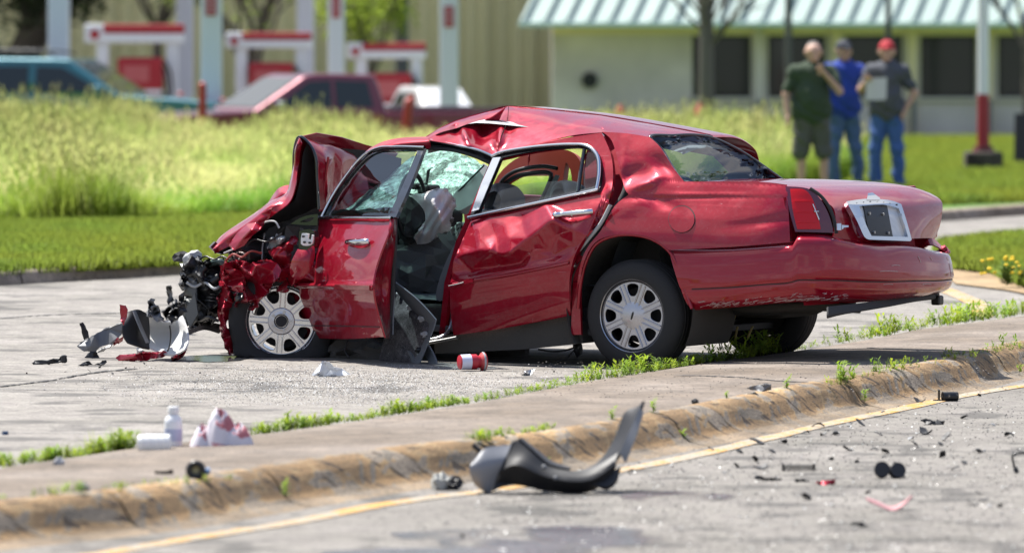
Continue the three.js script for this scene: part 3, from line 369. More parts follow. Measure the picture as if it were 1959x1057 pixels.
{ const st = [[0.27, 1.137], [0.6, 1.138], [0.9, 1.122], [1.08, 1.098], [1.2, 1.06], [1.285, 1.0], [1.325, 0.93], [1.345, 0.86], [1.36, 0.78]];
  const dent = (u, w) => -0.028 * Math.exp(-(((u - 1.26) / 0.08) ** 2) - (((w - 0.5) / 0.09) ** 2));
  const rows = st.map(([u, h], i) => { const wl = [0.24, 0.28, 0.33, 0.335, 0.33, 0.32, 0.31, 0.30, 0.29][i], wr = [1.52, 1.66, 1.78, 1.84, 1.84, 1.8, 1.76, 1.74, 1.7][i], k = i / 8; return [0, 0.06, 0.16, 0.32, 0.5, 0.7, 0.88, 1].map((t) => { const w = lerp(wl, wr, t), e = Math.abs(t * 2 - 1); return V(u - k * k * 0.12 * e * e + (i > 3 ? dent(u, w) : 0), h - 0.016 * e * e - (i < 5 ? 0.02 * e ** 8 : 0), -w); }); });
  obj('boot_lid', surf(rows, 6, 6, { thick: 0.01 }), M.paint, car);
  const lidP = (px, py, off = 0) => { const f = (u) => rp(px, py, u); let u = 1.3; for (let i = 0; i < 4; i++) { const q = f(u); let bu = 1.3; for (let k = 1; k < st.length; k++) if (q.y >= st[k][1] || k === st.length - 1) { bu = lerp(st[k - 1][0], st[k][0], clamp((st[k - 1][1] - q.y) / (st[k - 1][1] - st[k][1]), 0, 1.2)); break; } const e = (-q.z - 0.95) / 0.8; u = bu - 0.10 * e * e; } const q = f(u + off); return q; };
  const lp = (off) => (a, b) => lidP(a, b, off), pl = part('plate_surround', car);
  obj('surround', panel([[1620, 385, 1], [1655, 380], [1700, 382], [1725, 390, 1], [1736, 425], [1745, 458, 1], [1742, 461, 1], [1664, 458, 1], [1654, 452], [1640, 422]], lp(0.035), { L: 8, thick: 0.03, n: 3, holes: [[[1644, 394, 1], [1690, 391], [1720, 398, 1], [1731, 430], [1738, 453, 1], [1668, 451, 1], [1657, 428]]] }), M.chrome, pl);
  obj('crest', panel([[1659, 382, 1], [1661, 369, 1], [1670, 368, 1], [1684, 378, 1], [1684, 382, 1]], lp(0.04), { L: 9, thick: 0.02, sharp: true }), M.chrome, pl);
  obj('plate_bed', panel([[1642, 392, 1], [1722, 397, 1], [1740, 455, 1], [1666, 453, 1]], lp(0.012), { L: 14 }), phy(0.62, 0.64, 0.66, 0.25, { clearcoat: 0.7, map: rep(scratchT, 3, 3) }), pl);
  obj('plate_holder', panel([[1653, 393, 1], [1698, 394, 1], [1709, 453, 1], [1664, 450, 1]], lp(0.02), { L: 14, thick: 0.008 }), M.black, pl);
  for (const [a, b] of [[1664, 408], [1690, 409], [1673, 444], [1700, 445]]) { const q = lidP(a, b, 0.024); obj('screw', tf(new THREE.CylinderGeometry(0.009, 0.009, 0.012, 10), q.x, q.y, q.z, 0, 0, Math.PI / 2), M.steel, pl); }
  const word = 'LINCOLN'; const lw = part('lettering', pl); [...word].forEach((ch, i) => { const t = i / 6, q = lidP(lerp(1640, 1716, t), 387 + 3 * t - 4 * Math.sin(Math.PI * t), 0.038), g = text(ch, 0.017, 0.003); g.applyMatrix4(new THREE.Matrix4().makeRotationY(Math.PI / 2)); g.translate(q.x, q.y - 0.008, q.z); obj('letter', g, M.black, lw); });
  const em = part('badge', car); { const a = lp(0.012); obj('shield', panel([[1602, 427, 1], [1610, 427, 1], [1610, 440, 1], [1602, 440, 1]], a, { L: 9, thick: 0.006, sharp: true }), M.chrome, em); obj('script', panel([[1611, 430, 1], [1624, 431, 1], [1624, 434, 1], [1615, 435, 1], [1613, 438, 1], [1611, 438, 1]], a, { L: 9, thick: 0.006, sharp: true }), M.chrome, em); }
  const tl = part('tail_light', car), tB = sideMap(), tm = (off) => (a, b) => { const q = tB(a, b); q.z += off * 0.9; q.x += off * 0.4; return q; };
  obj('housing', panel([[1503, 356, 1], [1545, 360], [1568, 378], [1586, 410], [1596, 445, 1], [1522, 443, 1], [1510, 400]], tm(0), { L: 9, thick: 0.04 }), M.redLensDk, tl);
  obj('lens', panel([[1512, 361, 1], [1538, 362], [1553, 376], [1564, 405], [1571, 438, 1], [1526, 438, 1], [1517, 400]], tm(0.006), { L: 9, thick: 0.008 }), M.redLens, tl);
  for (const [x0, x1, y0, y1] of [[1520, 1541, 383, 384.5], [1523, 1546, 404, 405.5], [1526, 1550, 424, 425.5]]) obj('lens_rib', panel([[x0, y0, 1], [x1 + 12, y0, 1], [x1 + 12, y1, 1], [x0, y1, 1]], tm(0.010), { L: 20, thick: 0.003, sharp: true }), M.redLens, tl);
  obj('star_trim', [tube([[1556, 390], [1562, 405], [1568, 420]].map(([a, b]) => tm(0.014)(a, b)), 0.004, 10), tube([[1558, 404], [1567, 404]].map(([a, b]) => tm(0.015)(a, b)), 0.004, 6)], M.chrome, tl);
  obj('lid_gap', tube([[1550, 360], [1570, 374], [1586, 395], [1596, 420], [1601, 446]].map(([a, b]) => tm(0.002)(a, b)), 0.011, 24), M.blackMatt, car);
  const tr = part('tail_light', car); obj('lens', surf([[V(0.98, 1.05, -1.76), V(1.1, 1.03, -1.7)], [V(1.0, 0.96, -1.82), V(1.14, 0.94, -1.74)], [V(1.0, 0.86, -1.86), V(1.16, 0.85, -1.76)]], 4, 4, { thick: 0.03 }), M.redLens, tr); }
{ const plan = [[0.40, 0.03], [0.6, 0.015], [0.8, 0.01], [0.98, 0.02], [1.14, 0.06], [1.27, 0.15], [1.35, 0.3], [1.40, 0.5], [1.43, 0.75], [1.44, 1.0], [1.43, 1.25], [1.40, 1.5], [1.33, 1.73], [1.2, 1.9], [1.0, 1.97], [0.6, 1.98]];
  const yT = [[1280, 474], [1400, 470], [1515, 463], [1523, 447], [1600, 449], [1652, 459], [1745, 465], [1770, 468], [1800, 478], [1850, 480]], yB = [[1290, 596], [1325, 593], [1400, 588], [1460, 582], [1520, 578], [1600, 578], [1700, 576], [1780, 569], [1812, 562], [1850, 556]];
  const pc = new THREE.CatmullRomCurve3(plan.map(([u, w]) => V(u, 0, w)), false, 'centripetal');
  const prof = [[0, -0.10], [0.03, -0.05], [0.07, -0.015], [0.14, 0.0], [0.3, 0.012], [0.5, 0.02], [0.62, 0.022], [0.66, 0.014], [0.68, 0.006], [0.7, 0.012], [0.8, 0.008], [0.9, -0.012], [0.97, -0.045], [1, -0.075]];
  const bm = (s, v, out = 0) => { const q = pc.getPointAt(s), d = pc.getTangentAt(s), px = pxOf(q.x, q.z), hi = hOf(q.x, q.z, poly1(yT, px)), lo = hOf(q.x, q.z, poly1(yB, px)); let o = poly1(prof, v) * sstep(-0.02, 0.12, s + 0.06) + out; o -= 0.025 * Math.exp(-(((s - 0.36) / 0.09) ** 2) - (((v - 0.85) / 0.2) ** 2)) + 0.02 * Math.exp(-(((s - 0.42) / 0.05) ** 2) - (((v - 0.05) / 0.1) ** 2)); return V(q.x + d.z * o - 0.15 * (1 - v) * Math.max(0, 1 - s / 0.08), lerp(hi, lo, v), -(q.z - d.x * o)); };
  obj('bumper', solid(gridGeo(110, 40, (s, v) => bm(s, v)), 0.006), M.paint, car);
  obj('bumper_seam', tube(Array.from({ length: 40 }, (_, i) => bm(0.02 + i / 40 * 0.9, 0.675, 0.004)), 0.0035, 80), M.blackMatt, car);
  const sm = part('scrapes', car), white = std(0.62, 0.55, 0.52, 0.8);
  for (let i = 0; i < 150; i++) { const s = rr(0.02, 0.32), v = lerp(0.86, 0.985, Math.sqrt(rnd())), l = rr(0.003, 0.014); obj('scrape', tube([bm(s, v, 0.002), bm(s + l * 0.5, v - 0.006, 0.002), bm(s + l, v - 0.014, 0.001)], rr(0.0006, 0.0016), 4, 3), white, sm); }
  for (const [s, v0, v1] of [[0.545, 0.22, 0.34], [0.6, 0.2, 0.26], [0.705, 0.3, 0.6], [0.7, 0.16, 0.24], [0.73, 0.5, 0.58]]) obj('scrape', tube([bm(s, v0, 0.002), bm(s + 0.003, (v0 + v1) / 2, 0.003), bm(s + 0.006, v1, 0.002)], 0.0016, 8, 4), white, sm);
  for (const [a, b, v] of [[0.40, 0.46, 0.5], [0.44, 0.47, 0.4], [0.42, 0.45, 0.72], [0.56, 0.6, 0.74]]) obj('scrape', tube([bm(a, v, 0.002), bm((a + b) / 2, v - 0.01, 0.003), bm(b, v, 0.002)], 0.0012, 6, 4), white, sm);
  obj('bumper_tear', surf([[cp(1772, 462, 1.75), cp(1782, 455, 1.8), cp(1792, 460, 1.85), cp(1806, 474, 1.86)], [cp(1768, 470, 1.72), cp(1784, 468, 1.74), cp(1798, 474, 1.78), cp(1812, 482, 1.84)]], 4, 4, { thick: 0.006 }), M.paint, car);
  obj('tear_stub', [lump(0.035, 1, 0.4, 3, 1.2, 0.8, 1)].map((g) => { const q = cp(1808, 479, 1.86); g.translate(q.x, q.y, q.z); return g; }), M.paintDark, car);
  const under = [[1585, 608], [1640, 600], [1700, 590], [1760, 578], [1798, 572]], wv = [0.55, 0.85, 1.2, 1.5, 1.75];
  obj('valance', surf([under.map(([a, b], i) => rp(a, b - 22 + i * 2, 1.36 - 0.15 * (i > 3))), under.map(([a, b], i) => rp(a, b - 4, 1.38 - 0.15 * (i > 3))), under.map(([a, b], i) => rp(a - 2, b + [1, -5, -5, -2, 0][i], 1.34 - 0.15 * (i > 3)))], 6, 4, { thick: 0.012 }), M.blackMatt, car);
  obj('valance_end', box(0.06, 0.06, 0.07, ...(() => { const q = rp(1794, 574, 1.25); return [q.x, q.y, q.z]; })(), 0.012), M.black, car); }

// wheels
function wheel(name, pos, turn, o = {}) {                            // axis along +z (towards the outside)
  const w = part('wheel', car); w.position.copy(pos); w.rotation.y = turn; if (o.camber) w.rotation.x = o.camber;
  const R = 0.338, W = 0.115, lp = [[0.21, -W + 0.01], [0.225, -W - 0.004], [0.26, -W - 0.008], [0.3, -W + 0.004], [0.325, -W + 0.025], [R, -W + 0.05], [R + 0.002, 0], [R, W - 0.05], [0.325, W - 0.025], [0.3, W - 0.004], [0.26, W + 0.008], [0.225, W + 0.004], [0.21, W - 0.01]];
  const t = new THREE.LatheGeometry(lp.map(([r, y]) => new THREE.Vector2(r, y)), 72); t.rotateX(Math.PI / 2);
  if (o.flat) { const p = t.attributes.position; for (let i = 0; i < p.count; i++) { const y = p.getY(i), lim = -pos.y + 0.002; if (y < lim) { p.setY(i, lim); } if (y < -0.12) p.setX(i, p.getX(i) * (1 + 0.18 * sstep(-0.12, -0.25, y))), p.setZ(i, p.getZ(i) * (1 + 0.3 * sstep(-0.15, -0.25, y))); } t.computeVertexNormals(); }
  obj('tyre', t, M.tyre, w);
  const grooves = []; for (const z of [-0.055, -0.02, 0.02, 0.055]) { const g = new THREE.TorusGeometry(R + 0.0012, 0.003, 6, 72); g.translate(0, 0, z); grooves.push(g); } if (!o.flat) obj('tread_rib', grooves, M.black, w);
  if (o.plain) { const g = new THREE.CylinderGeometry(0.2, 0.2, 0.1, 32); g.rotateX(Math.PI / 2); obj('rim', g, M.under, w); return w; }
  const lip = new THREE.LatheGeometry([[0.19, -0.07], [0.2, 0.06], [0.207, 0.095], [0.222, 0.118], [0.226, 0.114], [0.222, 0.10], [0.215, 0.02], [0.2, -0.1]].map(([r, y]) => new THREE.Vector2(r, y)), 72); lip.rotateX(Math.PI / 2);
  const sh = new THREE.Shape(); sh.absarc(0, 0, 0.205, 0, Math.PI * 2); const n = 8, a0 = o.spin ?? 0;
  for (let k = 0; k < n; k++) { const a = a0 + k * 6.2832 / n, pt = (r, t) => [r * Math.cos(a + t), r * Math.sin(a + t)], c = smoothLine([pt(0.124, -0.15), pt(0.118, 0), pt(0.124, 0.15), pt(0.15, 0.23), pt(0.184, 0.225), pt(0.195, 0.12), pt(0.197, 0), pt(0.195, -0.12), pt(0.184, -0.225), pt(0.15, -0.23)], 3), h = new THREE.Path(); c.forEach(([x, y], i) => i ? h.lineTo(x, y) : h.moveTo(x, y)); h.closePath(); sh.holes.push(h); }
  const face = new THREE.ExtrudeGeometry(sh, { depth: 0.02, bevelEnabled: true, bevelSize: 0.003, bevelThickness: 0.008, bevelSegments: 2, curveSegments: 48 }), fp = face.attributes.position; face.translate(0, 0, 0.072);
  const dome = new THREE.SphereGeometry(0.3, 40, 8, 0, 6.2832, 0, 0.36); dome.rotateX(Math.PI / 2); dome.translate(0, 0, 0.088 - 0.276);
  const ribs = []; for (let k = 0; k < n; k++) for (const s of [-0.075, 0.075]) { const a = a0 + (k + 0.5) * 6.2832 / n, p = (r, z) => V(r * Math.cos(a + s * 0.2 / r), r * Math.sin(a + s * 0.2 / r), z); ribs.push(tube([p(0.07, 0.1), p(0.11, 0.1015), p(0.16, 0.1015), p(0.2, 0.102)], 0.0045, 8, 6)); }
  obj('rim', [lip, face, ...ribs], o.mat ?? M.alloy, w);
  const drum = new THREE.CylinderGeometry(0.17, 0.17, 0.08, 40); drum.rotateX(Math.PI / 2); drum.translate(0, 0, -0.04); obj('brake_disc', drum, M.blackMatt, w);
  if (o.hub) { const ring = new THREE.LatheGeometry([[0.036, 0.06], [0.04, 0.112], [0.05, 0.112], [0.075, 0.104], [0.082, 0.112], [0.086, 0.1]].map(([r, y]) => new THREE.Vector2(r, y)), 40); ring.rotateX(Math.PI / 2); const bs = []; for (let k = 0; k < 5; k++) { const b = new THREE.CylinderGeometry(0.01, 0.01, 0.012, 6); b.rotateX(Math.PI / 2); b.translate(0.06 * Math.cos(k * 1.2566), 0.06 * Math.sin(k * 1.2566), 0.112); bs.push(b); } obj('hub_ring', ring, M.alloy, w); for (const b of bs) obj('wheel_nut', b, M.steel, w); const hb = new THREE.CylinderGeometry(0.036, 0.036, 0.05, 24); hb.rotateX(Math.PI / 2); hb.translate(0, 0, 0.098); obj('hub', hb, M.blackMatt, w); }
  else { obj('centre_cap', dome, o.mat ?? M.alloy, w); const e = [box(0.006, 0.05, 0.005, 0, 0, 0.1135, 0.001), box(0.012, 0.034, 0.004, 0, 0, 0.1130, 0.001)]; e.forEach((g) => g.rotateZ(-0.3)); obj('cap_emblem', e, M.black, w); }
  return w;
}
wheel('rear', V(0, 0.318, -0.155), 0, { spin: 0.02, mat: M.alloy });
wheel('rear', V(0.02, 0.33, -1.76), 0, { plain: 1 });
{ const q = cp(524, 614, 0.02); wheel('front', V(q.x, q.y, q.z - 0.1), Math.PI / 6 - 0.04, { flat: 1, hub: 1, spin: 0.32, mat: M.chrome }); }
wheel('front', V(-2.45, 0.32, -1.75), 0.2, { plain: 1 });

// underside, sill, exhaust
obj('underbody', [box(2.3, 0.16, 1.5, -1.35, 0.27, -1.0, 0.03), box(1.1, 0.12, 1.3, 0.66, 0.5, -1.0, 0.03), box(0.34, 0.2, 0.5, 0.42, 0.38, -1.15, 0.05), box(0.3, 0.14, 0.5, 0.75, 0.42, -1.1, 0.05)], M.under, car);
obj('axle', [bar(V(0, 0.3, -0.3), V(0, 0.31, -1.7), 0.05), lump(0.15, 2, 0.08, 4).translate(0, 0.3, -1.0)], M.under, car);
obj('exhaust_pipe', tube([V(-1.6, 0.2, -0.7), V(-0.7, 0.22, -0.75), V(-0.3, 0.3, -0.7), V(0.25, 0.4, -0.6), V(0.55, 0.36, -0.5), V(1.0, 0.38, -0.5), V(1.3, 0.37, -0.55)], 0.03, 60), M.under, car);
obj('silencer', tf(new THREE.CapsuleGeometry(0.085, 0.4, 6, 16), 0.75, 0.41, -0.62, 0, 0, Math.PI / 2), M.under, car);
obj('fuel_tank', [box(0.45, 0.18, 0.7, 0.45, 0.4, -0.9, 0.05)], M.blackMatt, car);
obj('sill', panel([[828, 640, 1], [870, 640, 1], [960, 628], [1095, 603, 1], [1112, 615, 1], [1116, 656, 1], [1000, 668, 1], [832, 676, 1]], (a, b) => cp(a, b, 0.13), { L: 12, thick: 0.15 }), M.under, car);
obj('dropped_pan', [lump(0.22, 2, 0.12, 9, 0.5, 0.35, 1).translate(...Object.values(cp(966, 672, 1.0)).slice(0, 3)), lump(0.3, 2, 0.15, 12, 1.6, 0.35, 1.2).translate(-2.0, 0.12, -0.9)], M.under, car);
obj('brake_line', tube([[1030, 668], [1060, 672], [1088, 668], [1104, 662], [1112, 660]].map(([a, b]) => cp(a, b, 0.25)), 0.006, 24), M.black, car);
obj('hanging_bracket', [lump(0.035, 1, 0.4, 21, 0.8, 1.3, 0.8).translate(...Object.values(cp(1104, 668, 0.25)).slice(0, 3)), tube([[1104, 662], [1084, 684], [1066, 692]].map(([a, b]) => cp(a, b, 0.25)), 0.005, 10)], M.black, car);

// ---------- sedan: open front door, cabin, crushed nose ----------
const fdoor = part('front_door', car), FU = -2.24, FW = 0.06, FD = [0.81, -0.588];
const fdMap = (lift = 0) => (a, b) => { let q = vp(a, b, FU, FW, ...FD, lift); const o = 0.1 - secW(q.y - 0.905) + 0.012 * Math.exp(-(((b - 545) / 6) ** 2)) - 0.02 * Math.exp(-(((a - 722) / 26) ** 2) - (((b - 500) / 60) ** 2)); return vp(a, b, FU, FW, ...FD, o + lift); };
const fm = fdMap();
obj('door_skin', panel([[611, 419, 1], [680, 418], [748, 418, 1], [744, 442], [730, 478], [718, 515], [713, 548, 1], [718, 585], [734, 644, 1], [660, 648], [556, 645, 1], [545, 610], [541, 570], [548, 542, 1], [585, 543], [600, 540, 1], [604, 500], [607, 450]], fm, { L: 7, thick: 0.012 }), M.paint, fdoor);
obj('moulding', surf([[[552, 541], [620, 542], [712, 546]].map(([a, b]) => fdMap(0.004)(a, b)), [[552, 546], [620, 547], [712, 551]].map(([a, b]) => fdMap(0.016)(a, b)), [[552, 551], [620, 552], [712, 556]].map(([a, b]) => fdMap(0.004)(a, b))], 8, 3), M.paint, fdoor);
obj('moulding_end', surf([[[640, 544], [706, 546]].map(([a, b]) => fdMap(0.018)(a, b)), [[638, 553], [706, 555]].map(([a, b]) => fdMap(0.022)(a, b))], 6, 3, { thick: 0.01 }), M.paint, fdoor);
obj('lower_seam', tube([[548, 622], [640, 623], [726, 625]].map(([a, b]) => fdMap(0.002)(a, b)), 0.003, 24), M.blackMatt, fdoor);
const jE = [[748, 418], [744, 442], [730, 478], [718, 515], [713, 548], [718, 585], [735, 646]], jI = [[757, 420], [757, 445], [756, 480], [754, 515], [752, 550], [749, 590], [744, 648]];
obj('door_edge', surf([jE.map(([a, b]) => fm(a, b)), jE.map(([a, b], i) => vp(lerp(a, jI[i][0], 0.3), lerp(b, jI[i][1], 0.3), FU, FW, ...FD, -0.03 + 0.02 * (i % 2))), jE.map(([a, b], i) => vp(lerp(a, jI[i][0], 0.75), lerp(b, jI[i][1], 0.75), FU, FW, ...FD, -0.09)), jI.map(([a, b]) => vp(a, b, FU, FW, ...FD, -0.15))], 6, 4, { thick: 0.01 }), M.paintDark, fdoor);
const jm = (d) => (a, b) => { const t = clamp((a - poly1(jE.map((q) => [q[1], q[0]]), b)) / (poly1(jI.map((q) => [q[1], q[0]]), b) - poly1(jE.map((q) => [q[1], q[0]]), b)), 0, 1); return vp(a, b, FU + FD[0] * d, FW + FD[1] * d, ...FD, -0.15 * t - 0.01); };
obj('sticker', panel([[712, 484, 1], [729, 484, 1], [729, 510, 1], [711, 510, 1]], jm(0.06), { L: 12, thick: 0.002, sharp: true }), std(0.62, 0.62, 0.66, 0.5), fdoor);
obj('sticker', panel([[722, 466, 1], [732, 466, 1], [732, 471, 1], [722, 472, 1]], jm(0.06), { L: 12, thick: 0.002, sharp: true }), M.whitePl, fdoor);
obj('latch', [lump(0.03, 1, 0.4, 31, 0.6, 2.2, 0.6).translate(...Object.values(jm(0.03)(742, 490)).slice(0, 3)), lump(0.024, 1, 0.4, 33, 0.6, 1.4, 0.6).translate(...Object.values(jm(0.03)(743, 532)).slice(0, 3))], M.steel, fdoor);
obj('weather_strip', tube(jI.map(([a, b]) => vp(a - 1, b, FU, FW, ...FD, -0.12)), 0.014, 30), M.blackMatt, fdoor);
obj('inner_lining', panel([[612, 420, 1], [756, 420, 1], [750, 640, 1], [620, 640, 1]], (a, b) => vp(a, b, FU, FW, ...FD, -0.16), { L: 30, thick: 0.01 }), M.grey, fdoor);
handle(fdoor, fm, 667, 463, 707, 461, 0.018);
const fGl = [[622, 412, 1], [640, 378], [664, 344], [696, 307], [722, 291], [752, 287], [797, 286.5, 1], [775, 340], [744, 412, 1]];
obj('window_pane', panel(fGl, fdMap(-0.01), { L: 16 }), M.glassTint, fdoor);
obj('window_frame', panel([[616, 415, 1], [634, 380], [660, 341], [693, 301], [722, 284], [755, 281.5], [812, 282, 1], [786, 350], [757, 415, 1]], fdMap(0.0), { L: 10, thick: 0.02, holes: [[[621, 413, 1], [639, 378], [664, 343], [697, 306], [723, 290.5], [752, 286.5], [799, 286.5, 1], [776, 340], [743, 413, 1]]] }), M.blackGloss, fdoor);
obj('frame_chrome', tube([[614, 415], [632, 380], [658, 340], [691, 300.5], [721, 283.5], [755, 280.5], [812, 281.5]].map(([a, b]) => fdMap(0.014)(a, b)), 0.009, 50), M.chrome, fdoor);
obj('belt_chrome', tube([[607, 416.5], [680, 416], [749, 416.5]].map(([a, b]) => fdMap(0.02)(a, b)), 0.010, 20), M.chrome, fdoor);
// mirror: folded housing and its bare bracket
const mir = part('wing_mirror', car);
obj('mirror_shell', panel([[569, 476, 1], [585, 478], [600, 470], [602, 490], [594, 515], [582, 531], [565, 534], [554, 522], [557, 500]], (a, b) => cp(a, b, -0.2 - 0.06 * (1 - ((a - 576) / 27) ** 2 - ((b - 500) / 34) ** 2)), { L: 7, thick: 0.05 }), M.paint, mir);
obj('mirror_stay', panel([[572, 442, 1], [590, 438], [601, 445], [600, 468], [588, 480], [571, 474, 1]], (a, b) => cp(a, b, -0.14), { L: 10, thick: 0.05 }), M.blackGloss, mir);
obj('mirror_bracket', panel([[577, 446, 1], [590, 447], [588, 456], [594, 458], [596, 449, 1], [599, 450, 1], [597, 466], [586, 470], [575, 466]], (a, b) => cp(a, b, -0.2), { L: 10, thick: 0.012, n: 2 }), M.whitePl, mir);
obj('mirror_bolts', [[580, 452], [592, 464], [582, 463]].map(([a, b]) => { const q = cp(a, b, -0.215); return tf(new THREE.CylinderGeometry(0.007, 0.007, 0.015, 8), q.x, q.y, q.z, Math.PI / 2); }), M.black, mir).userData.kind = 'stuff';
obj('sail_panel', panel([[555, 428, 1], [580, 414], [608, 409, 1], [607, 431, 1], [580, 430]], (a, b) => cp(a, b, -0.04), { L: 12, thick: 0.02, holes: [[[574, 424], [590, 417], [601, 416], [590, 424]]] }), M.blackGloss, mir);

// cabin
M.carpet = std(0.11, 0.11, 0.115, 0.95); M.engine = std(0.17, 0.165, 0.16, 0.6);
obj('windscreen', surf([[cp(806, 284, 0.42), cp(850, 286, 0.8), cp(890, 296, 1.15), cp(927, 316, 1.42)], [cp(745, 335, 0.3), cp(800, 335, 0.75), cp(855, 340, 1.15), cp(902, 352, 1.5)], [cp(660, 402, 0.2), cp(730, 402, 0.75), cp(800, 402, 1.2), cp(872, 400, 1.6)]], 22, 22, { uvf: (q, s, t) => [s, t], mod: (q, s, t) => { q.x += 0.03 * (fbm(s * 9, t * 9, 0, 3, 5) - 0.5); q.y += 0.02 * (fbm(s * 14, t * 14, 0, 2, 8) - 0.5); return q; } }), phy(0.62, 0.84, 0.80, 0.86, { transmission: 0.95, map: tex(1024, 1024, (u, v) => { const d = Math.hypot(u - 0.42, v - 0.5), a = Math.atan2(v - 0.5, u - 0.42), web = vnoise(a * 14 + 2 * fbm(u * 9, v * 9, 0, 3, 3), d * 6, 0, 151), ring = vnoise(d * 46 + 3 * fbm(u * 12, v * 12, 0, 3, 9), a * 3, 0, 152), cr1 = vnoise(u * 220 + v * 40, v * 60, 0, 154), dots = vnoise(u * 180, v * 180, 0, 156), hole = fbm(u * 6, v * 6, 0, 3, 158); let k = 0.78 + 0.5 * (web - 0.5) + 0.45 * (ring - 0.5) + 0.5 * (cr1 - 0.5); if (dots > 0.82) k = 1; const dark = hole > 0.66 ? 0.7 : 1; return [k * 0.86 * dark, k * 0.96 * dark, k * 0.93 * dark]; }, true), bumpMap: tex(512, 512, (u, v) => g3(0.5 * vnoise(u * 120, v * 120, 120, 161) + 0.5 * vnoise(u * 50, v * 50, 50, 163)), false), bumpScale: 0.01 }), car);
obj('mirror_stem', [tube([cp(816, 292, 0.85), cp(818, 330, 0.82), cp(815, 356, 0.8)], 0.008, 12), tube([cp(823, 312, 0.85), cp(818, 340, 0.82), cp(816, 352, 0.8)], 0.008, 12), tube([cp(812, 352, 0.8), cp(815, 362, 0.78), cp(822, 370, 0.8)], 0.012, 12)], M.black, car).userData.kind = 'stuff';
{ const q = cp(820, 362, 0.8); obj('rear_view_mirror', [box(0.09, 0.06, 0.16, q.x, q.y, q.z, 0.02), box(0.05, 0.04, 0.1, q.x - 0.05, q.y + 0.02, q.z + 0.06, 0.015)], M.black, car).userData.kind = 'stuff'; }
obj('far_post', panel([[925, 312, 1], [934, 330], [905, 388, 1], [880, 402], [866, 396, 1], [868, 372], [890, 345]], (a, b) => cp(a, b, 1.46 - 0.0012 * (b - 312)), { L: 10, thick: 0.08 }), M.greyLt, car);
obj('far_post_edge', tube([[930, 318], [896, 352], [866, 384]].map(([a, b]) => cp(a - 4, b - 2, 1.4)), 0.006, 12), M.black, car);
const airF = field([[782, 374, 0.5], [800, 370, 0.42], [822, 363, 0.36], [845, 361, 0.34], [860, 372, 0.36], [872, 392, 0.4], [866, 405, 0.42], [862, 440, 0.46], [845, 446, 0.4], [832, 452, 0.45], [820, 464, 0.48], [797, 467, 0.5], [793, 450, 0.46], [800, 440, 0.4], [812, 430, 0.47], [812, 405, 0.42], [795, 385, 0.46], [825, 385, 0.28], [848, 388, 0.34], [838, 405, 0.27], [855, 412, 0.35], [845, 425, 0.3], [828, 420, 0.36], [825, 440, 0.42], [810, 450, 0.44], [835, 372, 0.31], [818, 395, 0.36]], 3.5);
obj('airbag', panel([[781, 373, 1], [800, 372], [818, 366], [838, 360], [856, 364], [866, 380], [873, 394], [866, 406], [862, 440, 1], [850, 446], [838, 446], [832, 455], [818, 465], [798, 467, 1], [793, 452], [802, 442], [812, 430], [812, 405], [796, 384]], (a, b) => cp(a, b, 0.4 + (airF(a, b) - 0.4) * 1.6 + 0.014 * Math.sin(a * 0.3 + b * 0.12 + 2.5 * Math.sin(b * 0.06 + a * 0.03)) * sstep(365, 390, b)), { L: 4, thick: 0.015 }), std(0.62, 0.59, 0.59, 0.9, { bumpMap: rep(concreteB, 3, 3), bumpScale: 0.002 }), car);
obj('steering_wheel', (() => { const g = new THREE.TorusGeometry(0.19, 0.017, 10, 40), q = cp(786, 392, 0.55); g.scale(0.55, 1.05, 1); g.applyMatrix4(new THREE.Matrix4().makeRotationFromEuler(new THREE.Euler(0.2, Math.PI / 2 - 0.4, -0.2))); g.translate(q.x, q.y, q.z); return g; })(), M.black, car);
obj('column_cover', [lump(0.13, 2, 0.18, 41, 0.9, 1.2, 0.9).translate(...Object.values(cp(792, 420, 0.62)).slice(0, 3)), tube([cp(770, 395, 0.6), cp(785, 410, 0.58), cp(806, 438, 0.55)], 0.05, 14)], M.blackMatt, car).userData.kind = 'stuff';
obj('dashboard', surf([[cp(650, 404, 0.25), cp(735, 402, 0.9), cp(860, 398, 1.55)], [cp(690, 410, 0.3), cp(775, 404, 0.9), cp(884, 404, 1.5)], [cp(690, 470, 0.35), cp(775, 455, 0.9), cp(880, 450, 1.5)], [cp(670, 560, 0.4), cp(755, 545, 0.9), cp(860, 530, 1.5)]], 6, 6), M.blackMatt, car);
const seatRow = (a, r, w0, w1, lean) => surf(a.map(([u, h]) => [0, 0.12, 0.5, 0.88, 1].map((t) => { const e = Math.abs(t * 2 - 1); return V(u + (lean ? 0.05 * e * e : 0), h - (lean ? 0.05 * e ** 4 : 0.02 * e * e) , -lerp(w0, w1, t)); })), 6, 6);
M.leather = std(0.15, 0.165, 0.18, 0.42, { bumpMap: rep(concreteB, 5, 5), bumpScale: 0.001 });
for (const [w0, k] of [[0.28, 0], [1.1, 1]]) {
  const st = part('front_seat', car);
  obj('cushion', seatRow([[-2.05, 0.2], [-2.08, 0.34], [-2.0, 0.4], [-1.75, 0.4], [-1.5, 0.39], [-1.36, 0.36], [-1.3, 0.22]], 0, w0, w0 + 0.58), M.leather, st);
  obj('backrest', seatRow([[-1.6, 0.36], [-1.55, 0.5], [-1.45, 0.7], [-1.33, 0.9], [-1.28, 0.95], [-1.22, 0.93], [-1.24, 0.8], [-1.3, 0.5], [-1.34, 0.34]], 0, w0, w0 + 0.54, 1), M.leather, st);
  obj('headrest', seatRow([[-1.3, 0.94], [-1.3, 1.02], [-1.27, 1.09], [-1.21, 1.1], [-1.18, 1.04], [-1.2, 0.95]], 0, w0 + 0.12, w0 + 0.42, 1), M.leather, st);
}
